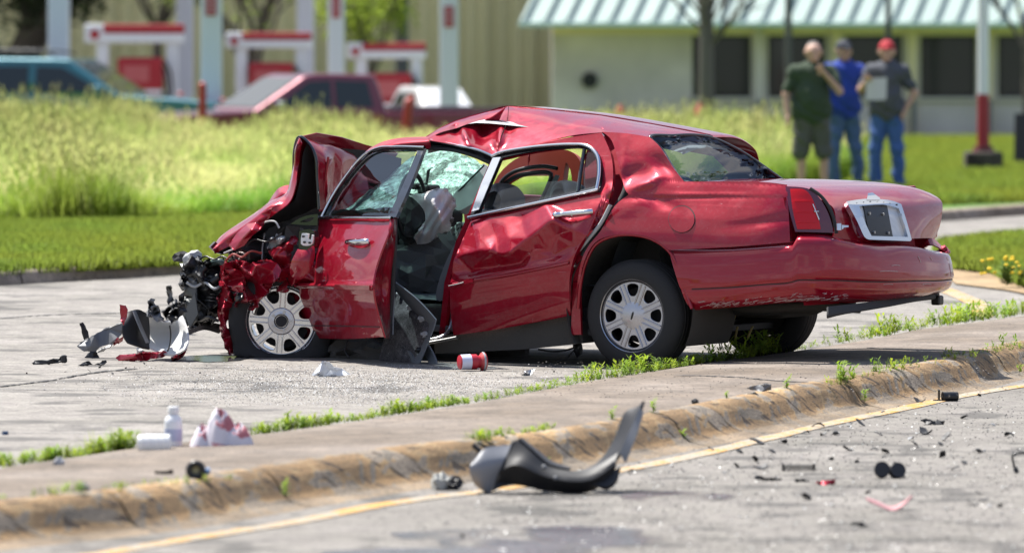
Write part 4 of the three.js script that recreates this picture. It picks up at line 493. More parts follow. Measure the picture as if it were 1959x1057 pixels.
obj('seat_side', panel([[898, 432, 1], [868, 470], [845, 520], [834, 560], [838, 575], [858, 572, 1], [862, 545, 1], [868, 500], [885, 465]], (a, b) => cp(a, b, 0.24), { L: 10, thick: 0.12 }), M.leather, car);
{ const rs = part('rear_seat', car); obj('backrest', seatRow([[-0.36, 0.5], [-0.28, 0.75], [-0.16, 0.98], [-0.06, 1.06], [0.0, 1.0], [0.04, 0.6]], 0, 0.25, 1.72, 1), M.leather, rs); obj('cushion', seatRow([[-0.9, 0.3], [-0.9, 0.46], [-0.6, 0.5], [-0.3, 0.5]], 0, 0.25, 1.72), M.leather, rs); for (const w of [0.4, 1.2]) obj('headrest', seatRow([[-0.06, 1.04], [-0.05, 1.14], [0.0, 1.17], [0.06, 1.12], [0.06, 1.04]], 0, w, w + 0.32, 1), M.leather, rs); }
obj('parcel_shelf', surf([[V(0.0, 1.07, -0.3), V(0.02, 1.08, -1), V(0.0, 1.07, -1.66)], [V(0.28, 1.11, -0.28), V(0.4, 1.11, -1), V(0.3, 1.1, -1.6)]], 6, 4), M.grey, car);
obj('cabin_floor', [box(2.4, 0.04, 1.6, -1.1, 0.2, -1.0, 0.01)], M.carpet, car);
obj('carpet_bundle', [lump(0.22, 2, 0.25, 51, 1.2, 0.8, 1).translate(...Object.values(cp(790, 520, 0.7)).slice(0, 3)), lump(0.18, 2, 0.25, 53, 1, 1.1, 1).translate(...Object.values(cp(815, 480, 0.85)).slice(0, 3))], M.carpet, car).userData.kind = 'stuff';
obj('curtain_bag', panel([[858, 440, 1], [880, 425], [890, 432], [880, 470], [868, 490], [852, 480], [846, 455]], (a, b) => cp(a, b, 1.0 + 0.03 * Math.sin(a * 0.4)), { L: 7, thick: 0.02 }), std(0.55, 0.56, 0.55, 0.85), car);
obj('belt_pillar', panel([[936, 312, 1], [944, 300, 1], [952, 300, 1], [905, 405, 1], [880, 470, 1], [862, 530, 1], [850, 640, 1], [840, 640, 1], [850, 540, 1], [872, 462, 1], [896, 408, 1]], (a, b) => cp(a, b, 0.2 + 0.16 * sstep(420, 300, b)), { L: 12, thick: 0.04 }), M.paintIn, car);
obj('sill_plate', [tube([cp(812, 652, 0.1), cp(845, 644, 0.12), cp(860, 628, 0.2), cp(866, 600, 0.25)], 0.012, 20), tube([cp(818, 656, 0.08), cp(850, 650, 0.08), cp(875, 645, 0.08)], 0.01, 14)], M.steel, car).userData.kind = 'stuff';
// far side of the body: inner door frames with their openings, fenders
M.farIn = std(0.30, 0.035, 0.012, 0.45);
const farM = (a, b) => cp(a, b, 1.66 + 0.0008 * (430 - b));
obj('far_door_frame', panel([[935, 430, 1], [945, 350], [985, 305], [1040, 288], [1085, 287], [1108, 305], [1116, 340], [1116, 430, 1]], farM, { L: 12, thick: 0.06, holes: [[[958, 395, 1], [964, 356], [982, 340], [1004, 333], [1054, 333, 1], [1046, 362], [1030, 395, 1]], [[1066, 392, 1], [1076, 350], [1082, 312], [1090, 322], [1094, 344], [1094, 392, 1]]] }), M.farIn, car);
obj('far_window_rubber', [tube([[958, 392], [964, 356], [982, 340], [1004, 333], [1054, 333], [1046, 362], [1032, 390]].map(([a, b]) => cp(a, b, 1.6)), 0.016, 40), tube([[952, 380], [958, 350], [978, 331], [1004, 322], [1040, 318], [1066, 322]].map(([a, b]) => cp(a, b, 1.58)), 0.014, 40)], M.black, car).userData.kind = 'stuff';
obj('far_seat_belt', panel([[1062, 334, 1], [1070, 336, 1], [1048, 384, 1], [1038, 384, 1]], (a, b) => cp(a, b, 1.5), { L: 20, thick: 0.01, sharp: true }), M.grey, car);
obj('far_side', surf([[V(-2.3, 1.0, -1.9), V(-1, 0.98, -1.9), V(0, 1.05, -1.9), V(1.0, 1.08, -1.88)], [V(-2.3, 0.6, -1.97), V(-1, 0.55, -1.98), V(0, 0.66, -1.98), V(1.05, 0.7, -1.95)], [V(-2.3, 0.25, -1.9), V(-1, 0.2, -1.9), V(-0.3, 0.3, -1.9), V(-0.3, 0.34, -1.9)]], 8, 6, { thick: 0.02 }), M.paint, car);
obj('far_sail', surf([[[1350, 258, 1.05], [1368, 265, 1.12], [1422, 292, 1.3], [1500, 345, 1.52]].map(([a, b, w]) => cp(a, b, w)), [[1350, 258, 1.05], [1368, 265, 1.12], [1422, 292, 1.3], [1500, 345, 1.52]].map(([a, b, w], i) => { const q = cp(a, b, w); return V(q.x - 0.1, q.y - 0.1, q.z - 0.22 + 0.02 * i); }), [V(-0.1, 1.02, -1.78), V(0.1, 1.03, -1.8), V(0.3, 1.05, -1.8), V(0.5, 1.08, -1.78)]], 5, 5, { thick: 0.01 }), M.paint, car);
obj('rear_bulkhead', surf([[V(1.0, 1.05, -0.12), V(1.1, 1.05, -1), V(1.0, 1.04, -1.8)], [V(1.12, 0.4, -0.16), V(1.22, 0.4, -1), V(1.1, 0.4, -1.8)]], 6, 4), M.paintIn, car);
obj('boot_floor', [box(1.2, 0.05, 1.5, 0.55, 0.55, -1.0, 0.01)], M.under, car);
obj('inner_quarter', panel([[1290, 470, 1], [1520, 440, 1], [1545, 360, 1], [1320, 352, 1], [1300, 400, 1]], (a, b) => cp(a, b, 0.34), { L: 30, sharp: true }), M.paintIn, car);

// torn floor side hanging out of the doorway
{ const tp = part('torn_kick_panel', car), f = field([[752, 545, 0.1], [790, 575, -0.02], [830, 612, -0.1], [827, 625, -0.1], [803, 690, -0.12], [790, 700, -0.1], [722, 690, 0.02], [735, 640, 0.0], [748, 600, 0.02], [775, 630, -0.06], [790, 600, -0.09], [815, 632, -0.13], [765, 680, -0.08]], 4);
  const spT = tex(512, 512, (u, v) => { const a = fbm(u * 20, v * 20, 20, 4, 171), s = vnoise(u * 200, v * 200, 200, 173); const k = 0.42 + 0.3 * (a - 0.5) + 0.3 * (s - 0.5); return s > 0.9 ? [0.8, 0.8, 0.8] : [k, k * 0.98, k]; }, true, 2, 2);
  const mm = std(0.55, 0.55, 0.57, 0.7, { map: spT, bumpMap: rep(concreteB, 4, 4), bumpScale: 0.004 });
  obj('sheet', panel([[752, 545, 1], [770, 562], [795, 580], [826, 608, 1], [822, 632], [800, 690, 1], [788, 698], [724, 692, 1], [736, 640], [748, 600]], (a, b) => cp(a, b, f(a, b)), { L: 6, thick: 0.01 }), mm, tp);
  obj('bent_rim', surf([[[756, 540], [795, 570], [829, 606], [832, 616], [820, 650], [802, 694]].map(([a, b]) => cp(a, b, -0.17)), [[752, 548], [789, 582], [818, 612], [822, 622], [810, 655], [792, 694]].map(([a, b]) => cp(a, b, -0.13)), [[756, 556], [786, 590], [812, 618], [815, 626], [804, 658], [788, 690]].map(([a, b]) => cp(a, b, -0.07))], 6, 4, { thick: 0.008 }), M.grey, tp);
  obj('torn_flap', surf([[cp(812, 656, -0.05), cp(820, 662, -0.08), cp(832, 684, -0.12), cp(836, 700, -0.14)], [cp(808, 672, 0), cp(812, 678, -0.04), cp(820, 694, -0.1), cp(826, 700, -0.12)]], 6, 5, { thick: 0.01 }), M.grey, tp);
  obj('torn_flap', surf([[cp(770, 668, -0.05), cp(782, 672, -0.1), cp(794, 690, -0.12)], [cp(766, 700, 0), cp(778, 702, -0.06), cp(788, 702, -0.1)]], 6, 5, { thick: 0.01 }), M.grey, tp);
  for (const [a, b] of [[764, 560], [784, 588], [806, 610], [812, 640], [800, 670]]) { const q = cp(a, b, f(a, b) - 0.02); obj('clip', lump(0.022, 1, 0.4, a, 1, 0.8, 0.5).translate(q.x, q.y, q.z), pick([M.greyLt, M.black, M.whitePl]), tp); } }
obj('hanging_wires', [tube([cp(664, 652, 0.1), cp(660, 670, 0.08), cp(668, 684, 0.05)], 0.006, 10), tube([cp(700, 655, 0.2), cp(720, 670, 0.15), cp(745, 676, 0.1)], 0.007, 10), tube([cp(600, 668, 0.3), cp(680, 672, 0.25), cp(740, 680, 0.2)], 0.012, 16)], M.black, car).userData.kind = 'stuff';
obj('under_debris', [[640, 668, 0.3, 0.12], [690, 672, 0.25, 0.14], [720, 676, 0.2, 0.12], [600, 660, 0.4, 0.16], [760, 684, 0.3, 0.1], [668, 684, 0.2, 0.08]].map(([a, b, w, r], i) => { const q = cp(a, b, w); return lump(r, 2, 0.3, 60 + i, 1.3, 0.7, 1).translate(q.x, q.y, q.z); }), M.under, car).userData.kind = 'stuff';

// bonnet folded up into a tent
{ const hd = part('bonnet', car);
  const E1 = [[406, 474], [424, 452], [452, 432], [486, 410], [515, 388], [546, 372], [556, 345], [562, 312], [564, 284], [572, 262]];
  const E0 = [[410, 484], [432, 474], [458, 462], [490, 440], [522, 412], [554, 388], [566, 356], [570, 316], [572, 292], [578, 274]];
  const wj = (i, s) => (hash(i, s, 3) - 0.5) * 0.10;
  const row = (E, w, dx, dy) => E.map(([a, b], i) => cp(a + dx * 0.4 + (hash(i, dx, 1) - 0.5) * 7, b + dy + (hash(i, dx, 2) - 0.5) * 8, w + wj(i, dx)));
  const e1 = E1.map(([a, b]) => cp(a, b, 0.12)), mk = (w, drop) => e1.map((q, i) => V(q.x + 0.06 * (hash(i, w * 100, 4) - 0.5) + drop * 0.02, q.y - drop * (i > 6 ? 0.1 : 0.04) + 0.05 * (hash(i, w * 100, 6) - 0.5), -w));
  obj('front_fold', surf([E0.map(([a, b], i) => cp(a, b, 0.02 + wj(i, 7))), E1.map(([a, b], i) => cp(lerp(a, E0[i][0], 0.35), lerp(b, E0[i][1], 0.35) + (hash(i, 3, 9) - 0.5) * 4, 0.0 + wj(i, 8))), e1, mk(0.3, 0), mk(0.6, 0.3), mk(0.95, 0.7), mk(1.3, 1.2)], 5, 4, { linV: true, thick: 0.006 }), M.paint, hd);
  obj('liner', surf([e1.map((q) => V(q.x + 0.03, q.y - 0.045, -0.16)), mk(0.5, 0.2).map((q) => V(q.x + 0.03, q.y - 0.05, q.z)), mk(0.9, 0.7).map((q) => V(q.x + 0.03, q.y - 0.05, q.z)), mk(1.28, 1.2).map((q) => V(q.x + 0.03, q.y - 0.05, q.z))], 4, 4), std(0.035, 0.035, 0.036, 0.95), hd);
  const c2 = [[[572, 262, 0.12], [588, 271, 0.14], [604, 300, 0.16], [607, 340, 0.17], [610, 404, 0.18]], [[590, 271, 0.3], [608, 276, 0.28], [621, 305, 0.22], [624, 345, 0.24], [622, 404, 0.25]], [[622, 276, 0.45], [634, 282, 0.42], [636, 308, 0.42], [632, 350, 0.4], [632, 402, 0.4]], [[648, 282, 0.6], [655, 292, 0.55], [652, 322, 0.5], [648, 360, 0.5], [652, 400, 0.5]], [[672, 290, 0.78], [676, 300, 0.72], [672, 330, 0.7], [668, 365, 0.66], [676, 398, 0.66]], [[692, 299, 1.0], [698, 312, 0.95], [700, 340, 0.9], [704, 365, 0.85], [712, 396, 0.85]]];
  obj('rear_fold', surf(c2.map((r) => r.map(([a, b, w]) => cp(a, b, w))), 6, 5, { thick: 0.008, linV: true }), M.paint, hd);
  obj('fold_rim', tube([[562, 330], [564, 284], [572, 262], [588, 272], [603, 299], [606, 340], [609, 400]].map(([a, b]) => cp(a, b, 0.11)), 0.012, 50), M.blackGloss, hd);
  obj('bright_crease', tube([[628, 300], [624, 330], [619, 372]].map(([a, b]) => cp(a, b, 0.22)), 0.008, 14), M.paint, hd);
  obj('far_bulge', surf([[cp(512, 388, 0.5), cp(530, 362, 0.5), cp(548, 354, 0.5), cp(566, 354, 0.52)], [cp(520, 396, 0.4), cp(538, 376, 0.4), cp(552, 372, 0.4), cp(570, 366, 0.42)], [cp(540, 400, 0.6), cp(560, 390, 0.6), cp(570, 380, 0.6), cp(585, 372, 0.62)]], 5, 5, { thick: 0.006 }), M.paint, hd);
  const tornE = [[452, 446], [470, 428], [488, 425], [500, 408], [520, 398], [517, 410], [505, 425], [496, 440], [480, 452], [466, 470], [448, 478], [436, 470]];
  obj('torn_edge', panel(tornE.map((q) => [...q, 1]), (() => { const f = field(tornE.map(([a, b], i) => [a, b, -0.16 + 0.1 * hash(i, 4, 4)]).concat([[480, 440, -0.2], [500, 420, -0.12], [462, 458, -0.15]]), 2); return (a, b) => cp(a, b, f(a, b)); })(), { L: 5, thick: 0.01, sharp: true }), M.paintDark, hd);
  obj('nose_clip', panel([[402, 472, 1], [412, 462, 1], [420, 470, 1], [428, 468, 1], [430, 476, 1], [424, 486, 1], [416, 484, 1], [408, 478, 1]], (a, b) => cp(a, b, 0.05 + 0.003 * (a - 415)), { L: 5, thick: 0.03, sharp: true }), M.blackGloss, hd);
  obj('release_cable', tube([[428, 484], [450, 474], [472, 455], [490, 436], [510, 424], [526, 424], [534, 436]].map(([a, b]) => cp(a, b, -0.06)), 0.006, 50), std(0.42, 0.42, 0.42, 0.5), hd); }

// crushed fender, headlamp wreck, radiator support, engine bay
const crumple = (out, w, amp, sd, n = 26, r = 2.2) => { const xs = out.map((q) => q[0]), ys = out.map((q) => q[1]), x0 = Math.min(...xs), x1 = Math.max(...xs), y0 = Math.min(...ys), y1 = Math.max(...ys), pts = out.map(([a, b], i) => [a, b, w + amp * (hash(i, sd, 1) - 0.4)]); for (let i = 0; i < n; i++) pts.push([lerp(x0, x1, hash(i, sd, 2)), lerp(y0, y1, hash(i, sd, 3)), w - 0.3 * amp + amp * 1.6 * (hash(i, sd, 4) - 0.5)]); const f = field(pts, r, 6); return (a, b) => cp(a, b, f(a, b)); };
const shard = (name, out, w, amp, sd, m, parent = car, o = {}) => obj(name, panel(jag(out, o.jag ?? 2.2, 6, sd), crumple(out, w, amp, sd, o.n ?? 14, o.r ?? 2), { L: o.L ?? 5, thick: o.thick ?? 0.012, sharp: true, e: 0.8 }), m, parent);
{ const fe = part('front_fender', car);
  shard('crushed_skin', [[420, 508], [443, 498], [462, 500], [477, 506], [495, 497], [517, 496], [531, 504], [538, 516], [531, 532], [519, 548], [507, 562], [493, 584], [481, 592], [462, 584], [453, 592], [447, 572], [452, 556], [440, 548], [424, 552], [418, 533]], -0.1, 0.16, 11, M.paint, fe, { n: 34, L: 4 });
  shard('inner_fold', [[424, 512], [444, 512], [462, 522], [470, 540], [462, 562], [448, 556], [430, 546], [422, 530]], -0.12, 0.12, 13, M.paintDark, fe, { n: 18 });
  shard('torn_strip', [[418, 552], [428, 548], [446, 562], [452, 584], [440, 604], [432, 620], [444, 640], [449, 668], [440, 680], [428, 660], [420, 630], [416, 590]], -0.08, 0.12, 17, M.paintDark, fe, { n: 18 });
  shard('rear_piece', [[513, 480], [540, 464], [564, 450], [569, 460], [556, 482], [556, 505], [552, 530], [536, 540], [534, 514], [520, 496]], -0.02, 0.12, 19, M.paint, fe, { n: 16 });
  shard('wheel_arch_edge', [[508, 532], [530, 520], [546, 536], [552, 556], [540, 560], [524, 552]], 0.02, 0.08, 23, M.paintDark, fe);
  shard('lower_piece', [[548, 520], [572, 500], [600, 498], [606, 540], [578, 544], [550, 546]], 0.03, 0.06, 29, M.paint, fe);
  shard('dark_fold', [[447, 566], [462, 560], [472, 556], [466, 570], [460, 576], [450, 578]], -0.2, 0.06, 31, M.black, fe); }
{ const bay = part('engine_bay', car);
  obj('dark_mass', [[490, 490, 0.45, 0.15], [520, 470, 0.45, 0.17], [550, 450, 0.5, 0.16], [585, 470, 0.5, 0.2], [560, 420, 0.6, 0.13], [590, 420, 0.6, 0.15], [470, 530, 0.4, 0.14], [490, 570, 0.5, 0.17], [440, 560, 0.4, 0.13], [420, 580, 0.4, 0.1], [560, 520, 0.45, 0.22], [600, 390, 0.7, 0.1], [600, 340, 0.8, 0.06], [385, 535, 0.12, 0.13], [402, 575, 0.12, 0.12], [376, 585, 0.08, 0.09], [395, 605, 0.15, 0.07], [412, 540, 0.1, 0.13], [372, 515, 0.08, 0.08]].map(([a, b, w, r], i) => { const q = cp(a, b, w); return lump(r, 2, 0.28, 80 + i, 1, 0.75, 1).translate(q.x, q.y, q.z); }), M.engine, bay).userData.kind = 'stuff';
  shard('radiator_support', [[350, 504], [362, 490], [376, 492], [384, 508], [394, 496], [404, 508], [426, 512], [428, 540], [420, 560], [418, 600], [404, 618], [384, 610], [362, 628], [352, 612], [350, 574], [356, 550], [348, 534], [342, 524]], 0.0, 0.13, 37, M.black, bay, { n: 40, L: 5, thick: 0.03 });
  shard('bent_cover', [[354, 500], [366, 489], [380, 493], [376, 510], [388, 520], [376, 532], [356, 528], [350, 516]], -0.1, 0.12, 39, phy(0.03, 0.032, 0.035, 0.65), bay, { thick: 0.02 });
  shard('bent_cover', [[352, 566], [364, 572], [374, 590], [372, 612], [358, 624], [348, 604]], -0.08, 0.1, 43, phy(0.11, 0.115, 0.11, 0.55), bay, { thick: 0.02 });
  shard('bent_cover', [[382, 520], [404, 514], [424, 526], [420, 560], [406, 590], [390, 586], [380, 556]], -0.06, 0.12, 47, M.black, bay, { thick: 0.02 });
  obj('hose', tube([cp(392, 510, -0.08), cp(384, 520, -0.1), cp(386, 534, -0.1), cp(400, 540, -0.08), cp(418, 530, -0.05)], 0.028, 30), M.black, bay);
  obj('hose', tube([cp(400, 505, 0), cp(420, 500, -0.04), cp(432, 510, -0.02)], 0.022, 20), phy(0.05, 0.08, 0.075, 0.4), bay);
  for (const [i, pts] of [[[378, 498], [392, 490], [410, 496], [424, 490], [440, 498]], [[356, 540], [372, 548], [390, 540], [410, 552], [424, 546]], [[360, 580], [378, 574], [398, 590], [416, 582]], [[430, 500], [446, 486], [462, 492], [480, 480], [500, 484]], [[470, 470], [486, 458], [510, 462], [540, 446]], [[366, 600], [380, 612], [400, 606], [418, 614]], [[440, 530], [430, 545], [434, 565], [428, 590]]].entries()) obj('wire', tube(pts.map(([a, b], k) => cp(a, b, -0.16 + 0.08 * hash(i, k, 6))), [0.006, 0.009, 0.005, 0.007, 0.006, 0.01, 0.005][i], 30), [M.black, M.greyLt, M.black, std(0.3, 0.05, 0.04, 0.5), M.black, M.black, M.greyLt][i], bay);
  obj('radiator_fins', Array.from({ length: 9 }, (_, i) => { const g = surf([[cp(384 + i * 1.5, 530 + i * 6, 0.02), cp(402, 526 + i * 6.5, -0.04), cp(421, 532 + i * 6, 0.03)], [cp(384 + i * 1.5, 533 + i * 6, -0.02), cp(402, 529 + i * 6.5, -0.08), cp(421, 535 + i * 6, -0.01)]], 5, 2, { thick: 0.004 }); return g; }), std(0.2, 0.2, 0.2, 0.5, { metalness: 0.6 }), bay).userData.kind = 'stuff';
  obj('cross_bar', surf([[cp(354, 628, 0.0), cp(390, 616, 0.1), cp(424, 620, 0.2)], [cp(358, 632, -0.05), cp(390, 622, 0.02), cp(424, 632, 0.15)]], 6, 4, { thick: 0.03 }), std(0.12, 0.11, 0.11, 0.5, { metalness: 0.6 }), bay);
  shard('headlamp_wreck', [[514, 466], [519, 452], [526, 454], [528, 448], [534, 452], [544, 451], [546, 460], [530, 468], [520, 476], [512, 474]], -0.02, 0.08, 53, M.greyLt, bay);
  shard('bracket', [[444, 488], [452, 484], [460, 482], [464, 486], [474, 488], [472, 498], [468, 502], [455, 496], [448, 494]], -0.05, 0.1, 59, std(0.2, 0.14, 0.13, 0.5), bay);
  obj('air_box', [lump(0.12, 2, 0.12, 61, 1.3, 0.8, 1).translate(...Object.values(cp(482, 482, 0.15)).slice(0, 3))], M.black, bay);
  obj('dip_rod', tube([cp(506, 446, 0.1), cp(502, 470, 0.08), cp(501, 496, 0.05)], 0.005, 12), M.greyLt, bay);
  obj('arm_plate', panel([[352, 596, 1], [372, 560, 1], [378, 600, 1], [362, 628, 1]], (a, b) => cp(a, b, -0.14), { L: 9, thick: 0.01 }), phy(0.09, 0.095, 0.095, 0.55), bay);
  for (let i = 0; i < 26; i++) { const a = rr(350, 540), b = rr(488, 600), q = cp(a, b, rr(-0.05, 0.2)); if (a > 440 && b > 500) continue; obj('broken_bit', lump(rr(0.015, 0.04), 1, 0.45, 200 + i, rr(0.6, 1.8), rr(0.5, 1.4), 0.8).translate(q.x, q.y, q.z), pick([M.black, M.blackGloss, M.blackMatt, M.greyLt, M.paintDark]), bay); } }

// ---------- buildings, filling station, parked vehicles ----------
const ribT = (n) => tex(256, 64, (u, v, x) => g3(0.5 + 0.5 * sstep(0.35, 0.5, Math.abs(((u * n) % 1) - 0.5) * 2)), false);
{ // low cream restaurant with green metal eaves
  const D = 122, s = S(D), b = thing('restaurant', 'low cream building with dark windows under a pale green ribbed metal roof', 'building', V(0, 0, -D)), L = (px, py, dz = 0) => { const q = Wp(px, py, D - dz); return V(q.x, q.y, q.z + D); };
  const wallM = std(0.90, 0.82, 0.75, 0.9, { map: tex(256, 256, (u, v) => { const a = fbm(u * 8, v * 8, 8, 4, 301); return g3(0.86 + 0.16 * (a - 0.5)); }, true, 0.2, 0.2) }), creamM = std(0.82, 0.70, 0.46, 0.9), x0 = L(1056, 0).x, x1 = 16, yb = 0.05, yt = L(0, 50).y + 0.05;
  const wins = [[1325, 1437], [1470, 1580], [1617, 1727], [1762, 1868], [1910, 2020]], wy0 = L(0, 186).y, wy1 = L(0, 68).y;
  const sh = new THREE.Shape([new THREE.Vector2(x0, yb), new THREE.Vector2(x1, yb), new THREE.Vector2(x1, yt), new THREE.Vector2(x0, yt)]);
  for (const [a, c] of wins) { const h = new THREE.Path([[L(a, 0).x, wy0], [L(c, 0).x, wy0], [L(c, 0).x, wy1], [L(a, 0).x, wy1]].map(([x, y]) => new THREE.Vector2(x, y))); sh.holes.push(h); }
  const wg = new THREE.ExtrudeGeometry(sh, { depth: 0.25, bevelEnabled: false }); wg.translate(0, 0, -0.25); obj('wall', wg, wallM, b);
  obj('side_wall', box(0.25, yt - yb, 9, x0 + 0.125, (yt + yb) / 2, -4.76, 0), wallM, b); obj('back_wall', box(x1 - x0, yt - yb, 0.2, (x0 + x1) / 2, (yt + yb) / 2, -9.3, 0), wallM, b);
  obj('floor', box(x1 - x0, 0.1, 9, (x0 + x1) / 2, 0.1, -4.7, 0), M.grey, b);
  obj('eave_light_band', box(x1 - x0, 0.16, 0.04, (x0 + x1) / 2, wy1 + 0.1, 0.022, 0), creamM, b);  // yellower band: light reflected under the eave, put into its colour
  for (const [a, c] of wins) { const xa = L(a, 0).x, xc = L(c, 0).x, w = part('window', b); obj('pane', box(xc - xa, wy1 - wy0, 0.02, (xa + xc) / 2, (wy0 + wy1) / 2, -0.14, 0), phy(0.025, 0.03, 0.03, 0.06), w); const f = 0.05; obj('frame', [box(xc - xa, f, 0.07, (xa + xc) / 2, wy0 + f / 2, -0.1, 0), box(xc - xa, f, 0.07, (xa + xc) / 2, wy1 - f / 2, -0.1, 0), box(f, wy1 - wy0 - 2 * f, 0.07, xa + f / 2, (wy0 + wy1) / 2, -0.1, 0), box(f, wy1 - wy0 - 2 * f, 0.07, xc - f / 2, (wy0 + wy1) / 2, -0.1, 0)], M.blackMatt, w); obj('sill', box(xc - xa + 0.1, 0.05, 0.1, (xa + xc) / 2, wy0 - 0.028, 0.053, 0), wallM, w); }
  for (const px of [1452, 1600, 1745, 1890]) { const x = L(px, 0).x; obj('pilaster', box(0.16, yt - yb, 0.1, x, (yt + yb) / 2, 0.09, 0.01), px > 1480 ? creamM : wallM, b); obj('downpipe', bar(V(x + 0.02, yb, 0.19), V(x + 0.02, L(0, 190).y, 0.19), 0.045), M.grey, b); }
  { const q = L(1128, 153); const g = new THREE.CylinderGeometry(0.15, 0.15, 0.12, 20); g.rotateX(Math.PI / 2); g.translate(q.x, q.y, 0.06); obj('vent', g, M.blackMatt, b); }
  // roof: standing-seam panels, each its own
  const rx0 = L(992, 0).x, ey = L(0, 50).y, rM = [0, 1, 2].map((i) => std(0.31 + 0.012 * i, 0.40 + 0.012 * i, 0.365 + 0.012 * i, 0.6)), pw = 0.4; let i = 0;
  for (let x = rx0; x < x1; x += pw, i++) { const g = new THREE.BoxGeometry(pw - 0.02, 0.03, 3.4); g.rotateX(0.62); g.translate(x + pw / 2, ey + 1.0, -0.55); const r = new THREE.BoxGeometry(0.06, 0.1, 3.4); r.rotateX(0.62); r.translate(x, ey + 1.06, -0.55); for (const q of [g, r]) { const P = q.attributes.position; for (let j = 0; j < P.count; j++) P.setX(j, P.getX(j) + 0.5 * (P.getY(j) - ey)); } obj('roof_panel', [g, r], rM[i % 3], b); }
  obj('soffit', box(x1 - rx0, 0.05, 0.95, (rx0 + x1) / 2, ey + 0.02, 0.42, 0), creamM, b); obj('gutter', box(x1 - rx0, 0.1, 0.1, (rx0 + x1) / 2, ey + 0.03, 0.88, 0.02), std(0.5, 0.64, 0.58, 0.5), b);
}
{ // tall tan ribbed metal shed behind the pumps
  const D = 126, b = thing('metal_shed', 'tall tan building of vertical ribbed metal cladding behind the fuel pumps', 'building', V(0, 0, -D)), x0 = (0 - CX) * D / K - 6, x1 = (1075 - CX) * D / K, m = [0, 1, 2].map((i) => std(0.66 + 0.05 * i, 0.58 + 0.045 * i, 0.33 + 0.03 * i, 0.6)), pw = 0.3; let i = 0;  // alternating panel tones put the light and shade of the ribs into colour
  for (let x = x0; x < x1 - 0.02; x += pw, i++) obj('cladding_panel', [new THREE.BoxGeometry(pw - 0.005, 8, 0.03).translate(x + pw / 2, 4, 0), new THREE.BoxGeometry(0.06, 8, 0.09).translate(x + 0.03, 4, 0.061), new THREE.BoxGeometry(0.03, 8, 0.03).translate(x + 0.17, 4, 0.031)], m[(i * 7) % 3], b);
  obj('frame_wall', box(x1 - x0, 8, 12, (x0 + x1) / 2, 4, -6.1, 0), m[0], b);
}
struct('forecourt', flat([[-60, -101], [-1.2, -104], [-0.6, -121.6], [-60, -125]], 0.095), std(0.42, 0.41, 0.40, 0.9, { map: concreteT }));
struct('path', flat([[(1690 - CX) * 93 / K, -87], [(1720 - CX) * 93 / K, -94], [(1900 - CX) * 95 / K, -95.5], [9.5, -92], [(1905 - CX) * 88 / K, -89.5]], 0.1), std(0.5, 0.47, 0.42, 0.9, { map: concreteT }));
// canopy columns
const colM = std(0.66, 0.67, 0.70, 0.5), redS = std(0.38, 0.012, 0.02, 0.45), signW = std(0.75, 0.75, 0.76, 0.5);
const cols = [[112, 40, 106, 'far left white canopy column behind the teal vehicle', 0], [353, 33, 114, 'white canopy column at the end of the leftmost pump sign', 0], [404, 40, 104, 'white canopy column standing right behind the upright red bollard', [-10, 30]], [584, 33, 115, 'white canopy column at the end of the middle pump sign', 0], [643, 31, 108, 'white canopy column with red lettered badge between the middle and right pump signs', [-6, 34]], [859, 36, 106, 'rightmost white canopy column with red lettered badge, beside the white roofed vehicle', [12, 52]]];
for (const [px, w, d, label, sg] of cols) {
  const q = Wp(px, HY, d), W = w * d / K, t = thing('canopy_column', label, 'column', V(q.x, 0.1, -d), 0, 'columns of the filling station canopy');
  obj('shaft', box(W, 5.2, W, 0, 2.6, 0, 0.03), colM, t); obj('footing', box(W + 0.12, 0.3, W + 0.12, 0, 0.15, 0, 0.03), std(0.3, 0.29, 0.28, 0.9), t);
  if (sg) { const y0 = Wp(px, sg[1], d).y - 0.1, y1 = Wp(px, sg[0], d).y - 0.1, bd = part('badge', t); obj('plate', box(W * 0.5, y1 - y0, 0.03, 0, (y0 + y1) / 2, W / 2 + 0.016, 0.01), redS, bd); ['E', 'X', 'I', 'T'].slice(0, 0); for (let k = 0; k < 4; k++) obj('letter_stroke', box(W * 0.2, (y1 - y0) * 0.1, 0.012, 0, lerp(y0, y1, 0.2 + 0.2 * k), W / 2 + 0.038, 0), std(0.6, 0.45, 0.48, 0.5), bd); }
}
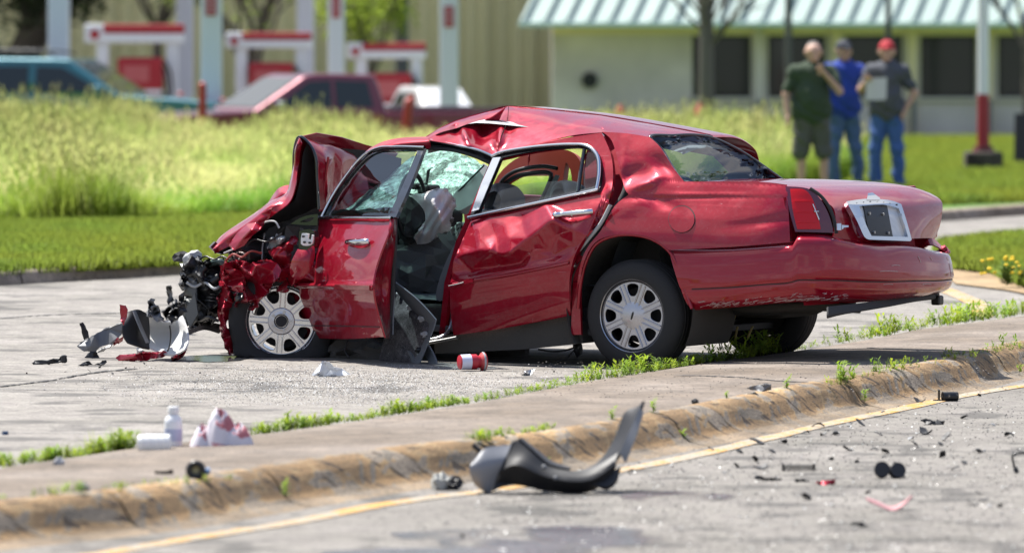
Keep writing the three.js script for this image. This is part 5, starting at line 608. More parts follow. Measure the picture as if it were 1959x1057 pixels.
// fuel pumps with their sign bars
const pumps = [[162, 352, 46, 82, 110, 'leftmost fuel pump under a red and white sign bar', 250, 322], [432, 596, 62, 92, 112, 'middle fuel pump under a red and white sign bar, half behind the red pickup', 500, 545], [664, 815, 82, 112, 114, 'rightmost fuel pump under a red and white sign bar, behind the pickup cab', 728, 775]];
for (const [a, c, y0, y1, d, label, pa] of pumps) {
  const t = thing('fuel_pump', label, 'fuel pump', V(Wp((a + c) / 2, HY, d).x, 0.1, -d), 0, 'fuel pumps of the filling station'), k = d / K, w = (c - a) * k, yt = Wp(0, y0, d).y - 0.1, yb = Wp(0, y1, d).y - 0.1, h = yt - yb;
  obj('sign_bar', box(w, h * 0.5, 0.32, 0, yb + h * 0.25, 0, 0.02), signW, t); obj('red_fascia', box(w * 0.82, h * 0.48, 0.34, w * 0.09, yb + h * 0.75, 0, 0.03), redS, t);
  const em = tf(new THREE.CylinderGeometry(h * 0.26, h * 0.26, 0.02, 20), -w / 2 + h * 0.55, yb + h * 0.45, 0.18, Math.PI / 2); obj('end_disc', box(h * 1.1, h, 0.33, -w / 2 + h * 0.55, yb + h * 0.5, 0, 0.03), signW, t); obj('emblem', em, redS, t);
  for (const f of [-0.32, 0.38]) obj('post', box(0.2, yb, 0.2, w * f, yb / 2, 0, 0.02), f < 0 ? signW : colM, t);
  const px = -w * 0.02 + (pa - (a + c) / 2) * k + 0.2, ph = Wp(0, y1 + 28, d).y - 0.1, pw = 0.72; const pc = part('dispenser', t);
  obj('cabinet', box(pw, ph - 0.5, 0.45, px, (ph - 0.5) / 2, 0.05, 0.03), signW, pc); obj('red_head', box(pw + 0.04, 0.55, 0.5, px, ph - 0.27, 0.05, 0.06), redS, pc); obj('screen', box(pw * 0.6, 0.28, 0.02, px - 0.06, ph - 0.27, 0.31, 0.005), std(0.48, 0.1, 0.1, 0.4), pc); obj('keypad', box(0.2, 0.2, 0.03, px - 0.15, ph - 0.78, 0.285, 0.005), M.grey, pc);
  for (const e of [0.42, 0.5]) obj('hose', tube([V(px + e - 0.1, ph - 0.05, 0.2), V(px + e, ph - 0.25, 0.3), V(px + e + 0.05, ph - 0.8, 0.35), V(px + e + 0.02, ph - 1.3, 0.3), V(px + e - 0.08, ph - 0.9, 0.28)], 0.025, 24), M.blackMatt, pc);
  obj('nozzle_boot', box(0.1, 0.3, 0.14, px + pw / 2 + 0.04, ph - 0.75, 0.15, 0.02), M.black, pc);
  obj('plinth', box(w * 0.95, 0.16, 1.0, 0, 0.08, 0, 0.04), std(0.4, 0.39, 0.37, 0.9), t);
}
// bollards, disc, small signs
function bollard(px, yTop, yBot, w, d, label, tilt = 0) { const q = Wp(px, yTop, d), k = d / K, t = thing('bollard', label, 'bollard', V(q.x, 0.08, -d), 0), h = q.y - 0.08; t.rotation.z = tilt; obj('post', new THREE.CylinderGeometry(w * k / 2, w * k / 2, h, 16).translate(0, h / 2, 0), std(0.36, 0.035, 0.02, 0.5), t); obj('cap', new THREE.SphereGeometry(w * k / 2, 16, 8, 0, 6.3, 0, 1.57).translate(0, h, 0), std(0.45, 0.06, 0.04, 0.25), t); return t; }
bollard(387, 164, 245, 15, 94, 'upright red steel bollard standing in the tall grass before a white column');
bollard(768, 195, 250, 17, 96, 'leaning orange red bollard beside the pickup tail', -0.12);
bollard(345, 182, 215, 12, 108, 'short red bollard at the foot of the leftmost pump'); bollard(426, 192, 215, 11, 103, 'small red bollard stump before the red pickup bonnet'); bollard(787, 188, 225, 12, 103, 'short dark red bollard just right of the leaning bollard');
{ const d = 100, k = d / K, q = Wp(796, 238, d), t = thing('notice_board', 'small white notice board low down beside the leaning bollard', 'sign', V(q.x, 0.08, -d)); obj('board', box(40 * k, 0.45, 0.03, 0, q.y - 0.08, 0, 0.01), signW, t); for (const e of [-12, 12]) obj('leg', bar(V(e * k, 0, -0.02), V(e * k, q.y - 0.1, -0.02), 0.015), M.grey, t); obj('red_print', box(16 * k, 0.1, 0.005, 0, q.y + 0.02, 0.018, 0), redS, t); }

// parked vehicles, nose along +x in their own frame
function vehicle(name, label, pos, turn, W, prof, mat, o) {
  const t = thing(name, label, o.cat, pos, turn), sh = new THREE.Shape(smoothLine(prof, 3).map(([x, y]) => new THREE.Vector2(x, y)));
  const g = new THREE.ExtrudeGeometry(sh, { depth: W - 0.16, bevelEnabled: true, bevelSize: 0.05, bevelOffset: -0.05, bevelThickness: 0.08, bevelSegments: 4 }); g.translate(0, 0, -(W - 0.16) / 2); const p = g.attributes.position;
  for (let i = 0; i < p.count; i++) { const y = p.getY(i); if (y > o.belt) p.setZ(i, p.getZ(i) * (1 - 0.16 * (y - o.belt) / (o.top - o.belt))); } g.computeVertexNormals(); obj('body', g, mat, t);
  const zAt = (y) => (W / 2 + 0.004) * (1 - (y > o.belt ? 0.16 * (y - o.belt) / (o.top - o.belt) : 0));
  for (const w of o.sides) for (const s of [1, -1]) obj('side_window', (() => { const c = smoothLine(w, 3), gg = panel(c.map((q) => q), (a, b) => V(a, b, s * zAt(b)), { L: 0.25, sharp: true, e: 0.01, thick: 0.008 }); return gg; })(), M.vGlass, t);
  const scr = (nm, [xa, ya], [xb, yb]) => { const nx = -(yb - ya), ny = xb - xa, l = Math.hypot(nx, ny), sgn = (nx * o.dirOf(nm)) < 0 ? -1 : 1; const k = 0.012 * sgn / l, e0 = zAt(ya) - 0.1, e1 = zAt(yb) - 0.1; obj(nm, surf([[V(xa + nx * k, ya + ny * k, -e0), V(xa + nx * k + 0.06 * sgn * nx / l * 0, ya + ny * k, 0), V(xa + nx * k, ya + ny * k, e0)], [V(xb + nx * k, yb + ny * k, -e1), V(xb + nx * k, yb + ny * k, 0), V(xb + nx * k, yb + ny * k, e1)]], 4, 4, { lin: true, thick: 0.01 }), M.vScreen, t); };
  scr('windscreen', o.ws[0], o.ws[1]); if (o.rs) scr('rear_window', o.rs[0], o.rs[1]);
  for (const x of o.axles) for (const s of [1, -1]) { const w = part('wheel', t); const ty = new THREE.TorusGeometry(0.25, 0.11, 10, 28); ty.translate(x, 0.36, s * (W / 2 - 0.1)); obj('tyre', ty, M.tyre, w); const r = new THREE.CylinderGeometry(0.2, 0.2, 0.16, 20); r.rotateX(Math.PI / 2); r.translate(x, 0.36, s * (W / 2 - 0.1)); obj('rim', r, M.alloy, w); }
  for (const s of [1, -1]) { obj('mirror', box(0.1, 0.16, 0.2, o.mir[0], o.mir[1], s * (W / 2 + 0.12), 0.04), o.mirM ?? mat, t); obj('headlight', box(0.06, 0.16, 0.3, o.nose[0], o.nose[1], s * (W / 2 - 0.28), 0.03), M.glassTint, t); }
  obj('bumper', box(0.16, 0.22, W * 0.98, o.nose[0] + 0.06, 0.5, 0, 0.05), M.chrome, t); if (o.extra) o.extra(t); return t;
}
M.vGlass = phy(0.015, 0.02, 0.022, 0.05, { clearcoat: 0.3 }); M.vScreen = M.vGlass;
const teal = phy(0.018, 0.13, 0.165, 0.35, { metalness: 0.3, clearcoat: 1, clearcoatRoughness: 0.05 }), maroon = phy(0.15, 0.012, 0.03, 0.35, { metalness: 0.3, clearcoat: 1, clearcoatRoughness: 0.05 }), plum = phy(0.05, 0.012, 0.03, 0.3, { clearcoat: 1, clearcoatRoughness: 0.05 }), whiteP = phy(0.72, 0.72, 0.72, 0.35, { clearcoat: 1 });
vehicle('parked_suv', 'teal four wheel drive vehicle parked at the pumps, seen over tall grass', V(Wp(262, HY, 104).x - 1.25, 0.0, -104), -0.2, 1.9, [[-2.3, 0.4, 1], [-2.3, 1.0], [-2.2, 1.64], [-2.0, 1.74], [0.1, 1.74], [0.35, 1.68, 1], [1.0, 1.12, 1], [2.05, 1.02], [2.25, 0.9], [2.28, 0.4, 1]], teal, { cat: 'car', belt: 1.1, top: 1.75, sides: [[[-2.1, 1.16, 1], [-2.0, 1.58, 1], [-1.1, 1.6, 1], [-1.1, 1.16, 1]], [[-1.0, 1.16, 1], [-1.0, 1.6, 1], [-0.2, 1.6, 1], [-0.2, 1.16, 1]], [[-0.1, 1.16, 1], [-0.1, 1.6, 1], [0.24, 1.58, 1], [0.8, 1.16, 1]]], ws: [[0.96, 1.16], [0.38, 1.66]], dirOf: () => 1, axles: [-1.35, 1.45], mir: [0.75, 1.2], nose: [2.26, 0.82], extra: (t) => { t.scale.set(1.25, 0.92, 1); for (const s of [1, -1]) obj('roof_rail', tube([V(-1.9, 1.79, s * 0.62), V(-1.8, 1.84, s * 0.62), V(0, 1.84, s * 0.62), V(0.1, 1.79, s * 0.62)], 0.018, 20), M.black, t); } });
vehicle('pickup_truck', 'dark red pickup truck parked nose left before the fuel pumps', V(Wp(615, HY, 97).x, -0.02, -97), Math.PI + 0.42, 1.75, [[-2.5, 0.45, 1], [-2.5, 1.02, 1], [-0.62, 1.02, 1], [-0.5, 1.6], [-0.35, 1.66], [0.35, 1.68], [0.55, 1.62, 1], [1.25, 1.06, 1], [2.2, 0.98], [2.35, 0.85], [2.38, 0.42, 1]], maroon, { cat: 'pickup truck', belt: 1.05, top: 1.7, sides: [[[-0.42, 1.1, 1], [-0.36, 1.54, 1], [0.1, 1.56, 1], [0.1, 1.1, 1]], [[0.16, 1.1, 1], [0.16, 1.56, 1], [0.46, 1.54, 1], [0.98, 1.1, 1]]], ws: [[1.2, 1.1], [0.58, 1.6]], dirOf: () => 1, axles: [-1.55, 1.5], mir: [0.95, 1.14], mirM: M.chrome, nose: [2.36, 0.8], extra: (t) => { t.scale.set(1.12, 0.85, 1); obj('bed_rail', [box(1.8, 0.06, 0.08, -1.56, 1.06, 0.78, 0.02), box(1.8, 0.06, 0.08, -1.56, 1.06, -0.78, 0.02)], plum, t); obj('cab_side', [box(1.0, 0.62, 0.02, 0.05, 0.75, 0.89, 0.005)], plum, t); } });
vehicle('parked_car', 'white roofed car mostly hidden behind the pickup bed by the rightmost column', V(Wp(815, HY, 112).x, -0.06, -112), 1.9, 1.8, [[-2.2, 0.4, 1], [-2.2, 0.95], [-1.9, 1.05], [-1.2, 1.5], [-0.9, 1.62], [0.3, 1.64], [0.55, 1.56, 1], [1.1, 1.05, 1], [2.0, 0.95], [2.2, 0.8], [2.2, 0.4, 1]], whiteP, { cat: 'car', belt: 1.05, top: 1.62, sides: [[[-1.1, 1.1, 1], [-0.9, 1.48, 1], [-0.2, 1.5, 1], [-0.2, 1.1, 1]], [[-0.1, 1.1, 1], [-0.1, 1.5, 1], [0.4, 1.48, 1], [0.9, 1.1, 1]]], ws: [[1.08, 1.1], [0.58, 1.53]], dirOf: () => 1, axles: [-1.35, 1.4], mir: [0.85, 1.12], nose: [2.2, 0.75], extra: (t) => t.scale.set(0.7, 0.7, 0.5) });

// lamp post on its block, poles, hydrants
{ const d = 92, q = G(1882, 332, 0.085), k = -q.z / K, t = thing('lamp_post', 'white steel lamp post with red painted foot standing on a concrete block', 'lamp post', V(q.x, 0.085, q.z)); const yb = 42 * k;
  obj('block', box(72 * k, yb, 72 * k, 0, yb / 2, 0, 0.04), std(0.13, 0.12, 0.1, 0.9, { map: concreteT }), t); obj('base_plate', new THREE.CylinderGeometry(0.13, 0.15, 0.08, 16).translate(0, yb + 0.04, 0), std(0.12, 0.02, 0.02, 0.6), t);
  const y1 = yb + 110 * k; obj('red_foot', new THREE.CylinderGeometry(0.078, 0.085, y1 - yb - 0.08, 20).translate(0, (y1 + yb + 0.08) / 2, 0), std(0.30, 0.015, 0.025, 0.5), t); obj('shaft', new THREE.CylinderGeometry(0.07, 0.078, 6, 20).translate(0, y1 + 3, 0), std(0.72, 0.73, 0.75, 0.5), t); }
const pole = (name, px, w, d, label, m, h = 7) => { const q = Wp(px, HY, d), t = thing(name, label, 'pole', V(q.x, 0.085, -d)); obj('shaft', new THREE.CylinderGeometry(w * d / K / 2 * 0.9, w * d / K / 2, h, 14).translate(0, h / 2, 0), m, t); obj('base_collar', new THREE.CylinderGeometry(w * d / K * 0.75, w * d / K * 0.8, 0.2, 14).translate(0, 0.1, 0), M.grey, t); return t; };
pole('utility_pole', 769, 26, 118, 'dark grey utility pole above the rightmost pump sign', std(0.09, 0.1, 0.11, 0.8));
pole('signal_pole', 1509, 14, 112, 'thin dark pole before the restaurant, behind the man in green', std(0.1, 0.1, 0.09, 0.8)); pole('signal_pole', 1700, 12, 114, 'thin dark pole before the restaurant, behind the man in the red cap', std(0.05, 0.055, 0.06, 0.8));
function hydrant(px, yTop, d, label, body, cap) { const q = Wp(px, yTop, d), h = q.y - 0.085, t = thing('fire_hydrant', label, 'hydrant', V(q.x, 0.085, -d)), L = (r) => new THREE.LatheGeometry(r.map(([a, b]) => new THREE.Vector2(a, b * h)), 20); obj('barrel', L([[0.13, 0], [0.13, 0.06], [0.1, 0.08], [0.095, 0.6], [0.12, 0.62], [0.12, 0.7], [0.1, 0.72]]), body, t); obj('bonnet', L([[0.115, 0.72], [0.11, 0.8], [0.07, 0.92], [0.03, 0.94], [0.03, 1], [0, 1]]), cap, t); for (const s of [-1, 1]) obj('nozzle', bar(V(s * 0.08, h * 0.62, 0), V(s * 0.17, h * 0.62, 0), 0.045, 0.05), body, t); obj('pumper_nozzle', bar(V(0, h * 0.6, 0.07), V(0, h * 0.6, 0.17), 0.06, 0.065), body, t); }
hydrant(1187, 200, 100, 'yellow fire hydrant with red bonnet seen above the car roof', std(0.62, 0.36, 0.03, 0.5), std(0.42, 0.03, 0.02, 0.5)); hydrant(1340, 196, 98, 'pale fire hydrant with red bonnet at the foot of the bare tree', std(0.55, 0.57, 0.62, 0.5), std(0.40, 0.02, 0.03, 0.5));
{ const q = G(1957, 322, 0.085), t = thing('folding_sign', 'dark edge of a folding pavement sign at the right edge of the lawn', 'sign', V(q.x + 0.14, 0.085, q.z)); obj('front_board', tf(box(0.5, 0.8, 0.03, 0, 0, 0, 0.005), 0, 0.39, 0.12, -0.25, 0, 0), M.blackMatt, t); obj('rear_board', tf(box(0.5, 0.8, 0.03, 0, 0, 0, 0.005), 0, 0.39, -0.12, 0.25, 0, 0), M.blackMatt, t); }

// ---------- vegetation ----------
const leafM = (r, g, b, t = 0.5) => phy(r, g, b, 0.9, { transmission: t, thickness: 0, specularIntensity: 0.3 });
function bladeGeo(list) {                                          // list of [x, z, h, w, lean, dir]
  const p = [], ix = [], n = [];
  for (const [x, z, h, w, lean, dir] of list) { const c = Math.cos(dir), s = Math.sin(dir), b = p.length / 3, wx = -s * w / 2, wz = c * w / 2; for (const [t, k] of [[0, 1], [0.55, 0.8], [1, 0]]) { const o = lean * t * t, X = x + c * o, Z = z + s * o, Y = h * t * (1 - 0.25 * t * lean / h); if (k) { p.push(X - wx * k, Y, Z - wz * k, X + wx * k, Y, Z + wz * k); n.push(c, 0.5, s, c, 0.5, s); } else { p.push(X, Y, Z); n.push(c, 0.5, s); } } ix.push(b, b + 1, b + 2, b + 1, b + 3, b + 2, b + 2, b + 3, b + 4); }
  const g = new THREE.BufferGeometry(); g.setAttribute('position', new THREE.Float32BufferAttribute(p, 3)); g.setAttribute('normal', new THREE.Float32BufferAttribute(n, 3)); g.setIndex(ix); return g;
}
function scatter(name, g, m, n, place, colors, parent = scene) {
  const I = new THREE.InstancedMesh(g, m, n), d = new THREE.Object3D(), c = new THREE.Color(); I.name = parent === scene ? numbered(name) : name;
  for (let i = 0; i < n; i++) { const [x, y, z, s, sy] = place(i); d.position.set(x, y, z); d.rotation.set(rr(-0.15, 0.15), rr(0, 6.28), rr(-0.15, 0.15)); d.scale.set(s, sy ?? s, s); d.updateMatrix(); I.setMatrixAt(i, d.matrix); if (colors) { const k = colors(x, z, i); c.setRGB(k[0], k[1], k[2]); I.setColorAt(i, c); } }
  I.castShadow = I.receiveShadow = true; parent.add(I); I.userData.kind = 'stuff'; return I;
}
const inPoly = (P, x, z) => { let c = false; for (let i = 0, j = P.length - 1; i < P.length; j = i++) { const [a, b] = P[i], [d, e] = P[j]; if (b > z !== e > z && x < (d - a) * (z - b) / (e - b) + a) c = !c; } return c; };
const inside = (P) => { const xs = P.map((q) => q[0]), zs = P.map((q) => q[1]); for (let k = 0; k < 200; k++) { const x = rr(Math.min(...xs), Math.max(...xs)), z = rr(Math.min(...zs), Math.max(...zs)); if (inPoly(P, x, z)) return [x, z]; } return [xs[0], zs[0]]; };
const gx = (px, py, y = 0.085) => { const q = G(px, py, y); return [q.x, q.z]; };
{ // unmown grass bank
  const P = [gx(-60, 432), gx(250, 428), gx(600, 412), gx(1000, 388), gx(1320, 370), gx(1520, 352), gx(1640, 345), gx(1610, 334), gx(1400, 326), gx(900, 322), gx(-60, 318)];
  const stems = []; for (let i = 0; i < 7; i++) stems.push([rr(-0.1, 0.1), rr(-0.1, 0.1), rr(0.6, 1), rr(0.008, 0.014), rr(0.05, 0.35), rr(0, 6.28)]);
  const hAt = (x, z) => lerp(0.62, 0.84, sstep(-66, -88, z)) * (0.35 + 1.25 * fbm(x * 1.3 + 40, z * 0.5 + 90, 0, 3, 401)) * poly1([[-6.9, 1.02], [-5.6, 0.98], [-4.76, 0.82], [-4.06, 0.72], [-3.2, 0.78], [-2.66, 0.8], [-1.96, 0.7], [-1.5, 0.62], [-0.4, 0.6], [2.6, 0.86], [3.6, 0.88]], x * 88 / -z);
  const col = (x, z) => { const f = sstep(0.3, 0.7, fbm(x * 1.1 + 20, z * 0.5 + 70, 0, 3, 405)), k = rr(0.75, 1.2); return [lerp(0.20, 0.40, f) * k, lerp(0.42, 0.52, f) * k, lerp(0.03, 0.07, f) * k]; };
  tag(scatter('tall_grass', bladeGeo(stems), leafM(1, 1, 1, 0.55), 52000, () => { const [x, z] = inside(P); return [x, 0.07, z, 1, hAt(x, z) * rr(0.7, 1.1)]; }, col), 'tall unmown green grass along the verge behind the wreck', 'grass', null, 'stuff');
  const head = (() => { const l = []; for (let i = 0; i < 3; i++) { const a = rr(0, 6.28); l.push([rr(-0.08, 0.08), rr(-0.08, 0.08), rr(0.9, 1.12), 0.006, rr(0.1, 0.3), a]); } const b = bladeGeo(l).toNonIndexed(); const tips = []; for (const [x, z, h, w, lean, dir] of l) for (let k = 0; k < 7; k++) { const t = 0.72 + 0.04 * k, o = lean * t * t; const q = bladeGeo([[x + Math.cos(dir) * o, z + Math.sin(dir) * o, 0.09, 0.012, rr(0.02, 0.06), rr(0, 6.28)]]); q.translate(0, h * t * (1 - 0.25 * t * lean / h), 0); tips.push(q.toNonIndexed()); } return mergeGeometries([b, ...tips]); })();
  tag(scatter('seed_heads', head, leafM(1, 1, 1, 0.45), 9000, () => { const [x, z] = inside(P); return [x, 0.07, z, 1, hAt(x, z) * rr(0.9, 1.15)]; }, (x, z) => { const k = rr(0.8, 1.25), f = sstep(0.3, 0.7, fbm(x * 0.9 + 9, z * 0.5 + 9, 0, 3, 409)); return [lerp(0.46, 0.62, f) * k, lerp(0.56, 0.62, f) * k, lerp(0.15, 0.24, f) * k]; }), 'pale seed heads nodding over the tall verge grass', 'grass', null, 'stuff');
}
{ // mown lawns
  const A = [gx(-60, 528), gx(-60, 430), gx(250, 426), gx(600, 410), gx(760, 400), gx(700, 492), gx(340, 507)].map((q) => q);
  const tuft = bladeGeo(Array.from({ length: 8 }, () => [rr(-0.05, 0.05), rr(-0.05, 0.05), rr(0.05, 0.1), rr(0.006, 0.01), rr(0, 0.05), rr(0, 6.28)]));
  const col = (x, z) => { const f = fbm(x * 1.2 + 50, z * 0.8 + 50, 0, 3, 411), k = rr(0.8, 1.2); return [lerp(0.26, 0.43, f) * k, lerp(0.43, 0.49, f) * k, 0.07 * k]; };
  tag(scatter('mown_grass', tuft, leafM(1, 1, 1, 0.5), 46000, () => { const [x, z] = inside(A); return [x, 0.08, z, rr(0.8, 1.3)]; }, col), 'mown bright green lawn between kerb and tall grass', 'grass', null, 'stuff');
  const B = [gx(1560, 402), gx(2000, 385), gx(2000, 268), gx(1300, 268), gx(1640, 345)];
  tag(scatter('mown_grass', tuft, leafM(1, 1, 1, 0.5), 60000, () => { const [x, z] = inside(B); return [x, 0.08, z, rr(1, 1.6)]; }, col), 'mown bright green lawn around the lamp post and bystanders', 'grass', null, 'stuff');
  // second median at the right edge
  const Cp = [gx(1796, 508, 0.03), gx(1800, 474, 0.03), gx(1900, 462, 0.03), gx(2100, 446, 0.03), gx(2100, 560, 0.03), gx(1965, 548, 0.03), gx(1900, 520, 0.03)], Sd = [gx(1790, 516, 0), gx(1796, 505, 0), gx(1900, 512, 0), gx(2100, 520, 0), gx(2100, 590, 0), gx(1920, 556, 0), gx(1830, 545, 0)];
  struct('sand', flat(Sd, 0.012), std(0.62, 0.5, 0.32, 0.95, { map: slabT })); struct('turf', flat(Cp, 0.03), std(0.12, 0.16, 0.05, 0.95));
  tag(scatter('median_grass', tuft, leafM(1, 1, 1, 0.5), 16000, () => { const [x, z] = inside(Cp); return [x, 0.03, z, rr(0.9, 1.5)]; }, col), 'short green grass on the second median at the right edge', 'grass', null, 'stuff');
}
// leafy weeds
function leaf(l, w, bend) { const p = [], ix = []; for (const [t, k] of [[0, 0.15], [0.35, 1], [0.7, 0.75], [1, 0]]) p.push(l * t, -bend * t * t, -w * k / 2, l * t, -bend * t * t, w * k / 2); for (let i = 0; i < 3; i++) { const a = i * 2; ix.push(a, a + 1, a + 2, a + 1, a + 3, a + 2); } const g = new THREE.BufferGeometry(); g.setAttribute('position', new THREE.Float32BufferAttribute(p, 3)); g.setIndex(ix); g.computeVertexNormals(); return g; }
function weedGeo(h, n, ls = 0.05, stems = 3) { const out = []; for (let s = 0; s < stems; s++) { const a = rr(0, 6.28), ln = rr(0.05, 0.3) * h, hh = h * rr(0.6, 1); for (let i = 0; i < n; i++) { const t = (i + 0.5) / n, g = leaf(ls * rr(0.7, 1.2), ls * rr(0.22, 0.34), ls * rr(0, 0.4)); g.rotateZ(rr(0.2, 1.0)); g.rotateY(i * 2.4 + rr(0, 0.8)); g.translate(Math.cos(a) * ln * t, hh * t, Math.sin(a) * ln * t); out.push(g); } } return out.map((g) => g.toNonIndexed()); }
const weedStem = (h) => new THREE.CylinderGeometry(0.002, 0.003, h, 5).translate(0, h / 2, 0);
M.weed = leafM(0.28, 0.42, 0.04, 0.5); M.weedDk = leafM(0.14, 0.22, 0.04, 0.4);
const G1 = mergeGeometries(weedGeo(0.13, 9, 0.055)), G2 = mergeGeometries(weedGeo(0.07, 6, 0.04, 4)), wcol = (x, z) => { const k = rr(0.6, 1.3), f = rnd(); return [lerp(0.2, 0.4, f) * k, lerp(0.36, 0.48, f) * k, 0.03 * k]; };
const strip = (pts, y, spread) => { const q = pts.map(([a, b]) => G(a, b, y)); const cum = [0]; for (let i = 1; i < q.length; i++) cum.push(cum[i - 1] + q[i].distanceTo(q[i - 1])); return () => { const t = rnd() * cum[cum.length - 1]; let i = 1; while (cum[i] < t) i++; const f = (t - cum[i - 1]) / (cum[i] - cum[i - 1]), p = q[i - 1].clone().lerp(q[i], f); return [p.x + rr(-1, 1) * spread, y, p.z + rr(-1, 1) * spread * 2]; }; };
const GB = bladeGeo(Array.from({ length: 9 }, () => [rr(-0.03, 0.03), rr(-0.03, 0.03), rr(0.06, 0.13), rr(0.003, 0.006), rr(0.02, 0.08), rr(0, 6.28)]));
const joint = (label, pts, y, spread, n, g, s0, s1) => { const f = strip(pts, y, spread), clump = (x, z) => sstep(0.25, 0.7, vnoise(x * 3.1 + 50, z * 2.1 + 50, 0, 77)), t = thing('joint_weeds', label, 'weeds'); t.userData.kind = 'stuff'; for (const [nm, gg, m] of [['leafy_weed', g, n * 0.6], ['low_weed', G2, n * 0.5], ['grass_blade', GB, n * 0.6]]) scatter(nm, gg, leafM(1, 1, 1, 0.5), Math.round(m), () => { const [x, yy, z] = f(); return [x, yy, z, lerp(s0, s1, Math.pow(rnd(), 1.6)) * (0.5 + 0.6 * clump(x, z))]; }, wcol, t); };
joint('low weeds filling the joint at the left end of the median', [[-20, 895], [90, 883]], 0.02, 0.04, 22, G2, 0.4, 0.9);
joint('bright weeds in the median joint left of the white bottle', [[95, 882], [180, 870], [250, 858]], 0.02, 0.04, 60, G2, 0.7, 1.4);
joint('creeping weeds along the median joint before the front wheel', [[470, 834], [600, 816], [720, 798], [890, 771]], 0.03, 0.04, 150, G2, 0.5, 1.2);
joint('dense weeds along the median joint at the rear wheel', [[925, 768], [1000, 752], [1100, 732], [1200, 718], [1300, 700], [1420, 684]], 0.03, 0.06, 230, G1, 0.3, 0.85);
joint('leafy weeds under the rear bumper along the median joint', [[1400, 688], [1480, 674], [1540, 664], [1610, 655]], 0.03, 0.07, 60, G1, 0.4, 1.15);
joint('green weeds along the far median edge at the right', [[1610, 655], [1700, 638], [1800, 622], [1959, 600], [2000, 594]], 0.03, 0.08, 150, G1, 0.45, 1.2);
joint('scattered weeds along the kerb back at the right', [[1600, 735], [1640, 722], [1720, 705], [1800, 690], [1880, 676], [1959, 660]], 0.06, 0.07, 70, G1, 0.3, 0.8);
joint('small weeds along the kerb back behind the black plastic', [[905, 843], [1000, 830], [1060, 824]], 0.06, 0.05, 34, G2, 0.4, 0.9);
joint('sparse weeds behind the kerb at the left end', [[-10, 955], [200, 940], [420, 915]], 0.06, 0.07, 36, G2, 0.4, 0.9);
// single weeds
const weed = (px, py, y, h, label, g) => { const q = G(px, py, y), t = thing('weed', label, 'weed', q); const c = g ?? weedGeo(h, 9, h * 0.42, 4); obj('leaves', mergeGeometries(c), M.weed, t); obj('stem', weedStem(h * 0.7), M.weedDk, t); };
weed(245, 1014, YN, 0.07, 'small bright weed at the kerb foot in the left foreground'); weed(545, 948, -0.02, 0.07, 'weed growing down a kerb joint left of the grey rubble lump'); weed(1308, 852, YN, 0.085, 'weed in the kerb joint right of the upturned black plastic'); weed(1655, 768, -0.02, 0.07, 'slender weed in the kerb joint before the black cylinder'); weed(1170, 806, YI, 0.08, 'leafy weed behind the kerb left of the plastic tip'); weed(1250, 793, YI, 0.08, 'leafy weed behind the kerb right of the plastic tip'); weed(1952, 712, -0.02, 0.06, 'weed in the kerb joint at the right edge'); weed(1615, 728, YI, 0.12, 'bushy weed on the kerb back beneath the rear bumper shadow'); weed(1505, 745, YI, 0.07, 'low weed on the median beside the grey plastic strip'); weed(1390, 765, YI, 0.05, 'thin weed on the kerb back left of the grey plastic strip');
weed(1455, 676, 0.04, 0.19, 'tall leafy weed before the dark gap under the boot'); weed(1048, 886, YN + 0.1, 0.03, 'small yellow green leaf tuft showing over the black plastic');
{ const q = G(1925, 545, 0.03), t = thing('dandelion_clump', 'clump of yellow flowers at the edge of the second median', 'flowers', V(q.x, 0.02, q.z)); obj('leaves', mergeGeometries([...weedGeo(0.2, 12, 0.09, 9), ...weedGeo(0.16, 10, 0.09, 9).map((g) => g.translate(0.15, 0, 0))]), M.weedDk, t); for (let i = 0; i < 26; i++) { const g = new THREE.SphereGeometry(0.017, 8, 6); g.scale(1, 0.6, 1); g.translate(rr(-0.2, 0.2), rr(0.1, 0.24), rr(-0.1, 0.15)); obj('flower', g, std(0.8, 0.55, 0.02, 0.8), t); } }
{ const q = G(1385, 680, 0.04), t = thing('foxtail_grass', 'tall seeding foxtail grass standing before the gap behind the rear wheel', 'grass plant', q); for (let i = 0; i < 8; i++) { const a = rr(-0.7, 0.7), l = rr(0.05, 0.2) * (i % 2 ? 1 : -1), h = rr(0.14, 0.3); obj('stalk', tube([V(a * 0.05, 0, 0), V(a * 0.05 + l * 0.3, h * 0.6, 0), V(a * 0.05 + l, h, 0)], 0.002, 10, 4), M.weed, t); const e = tf(new THREE.CapsuleGeometry(0.007, 0.07, 4, 8), 0, 0, 0, 0, 0, -l * 3); e.translate(a * 0.05 + l, h, 0); obj('seed_head', e, leafM(0.55, 0.45, 0.2, 0.4), t); } }
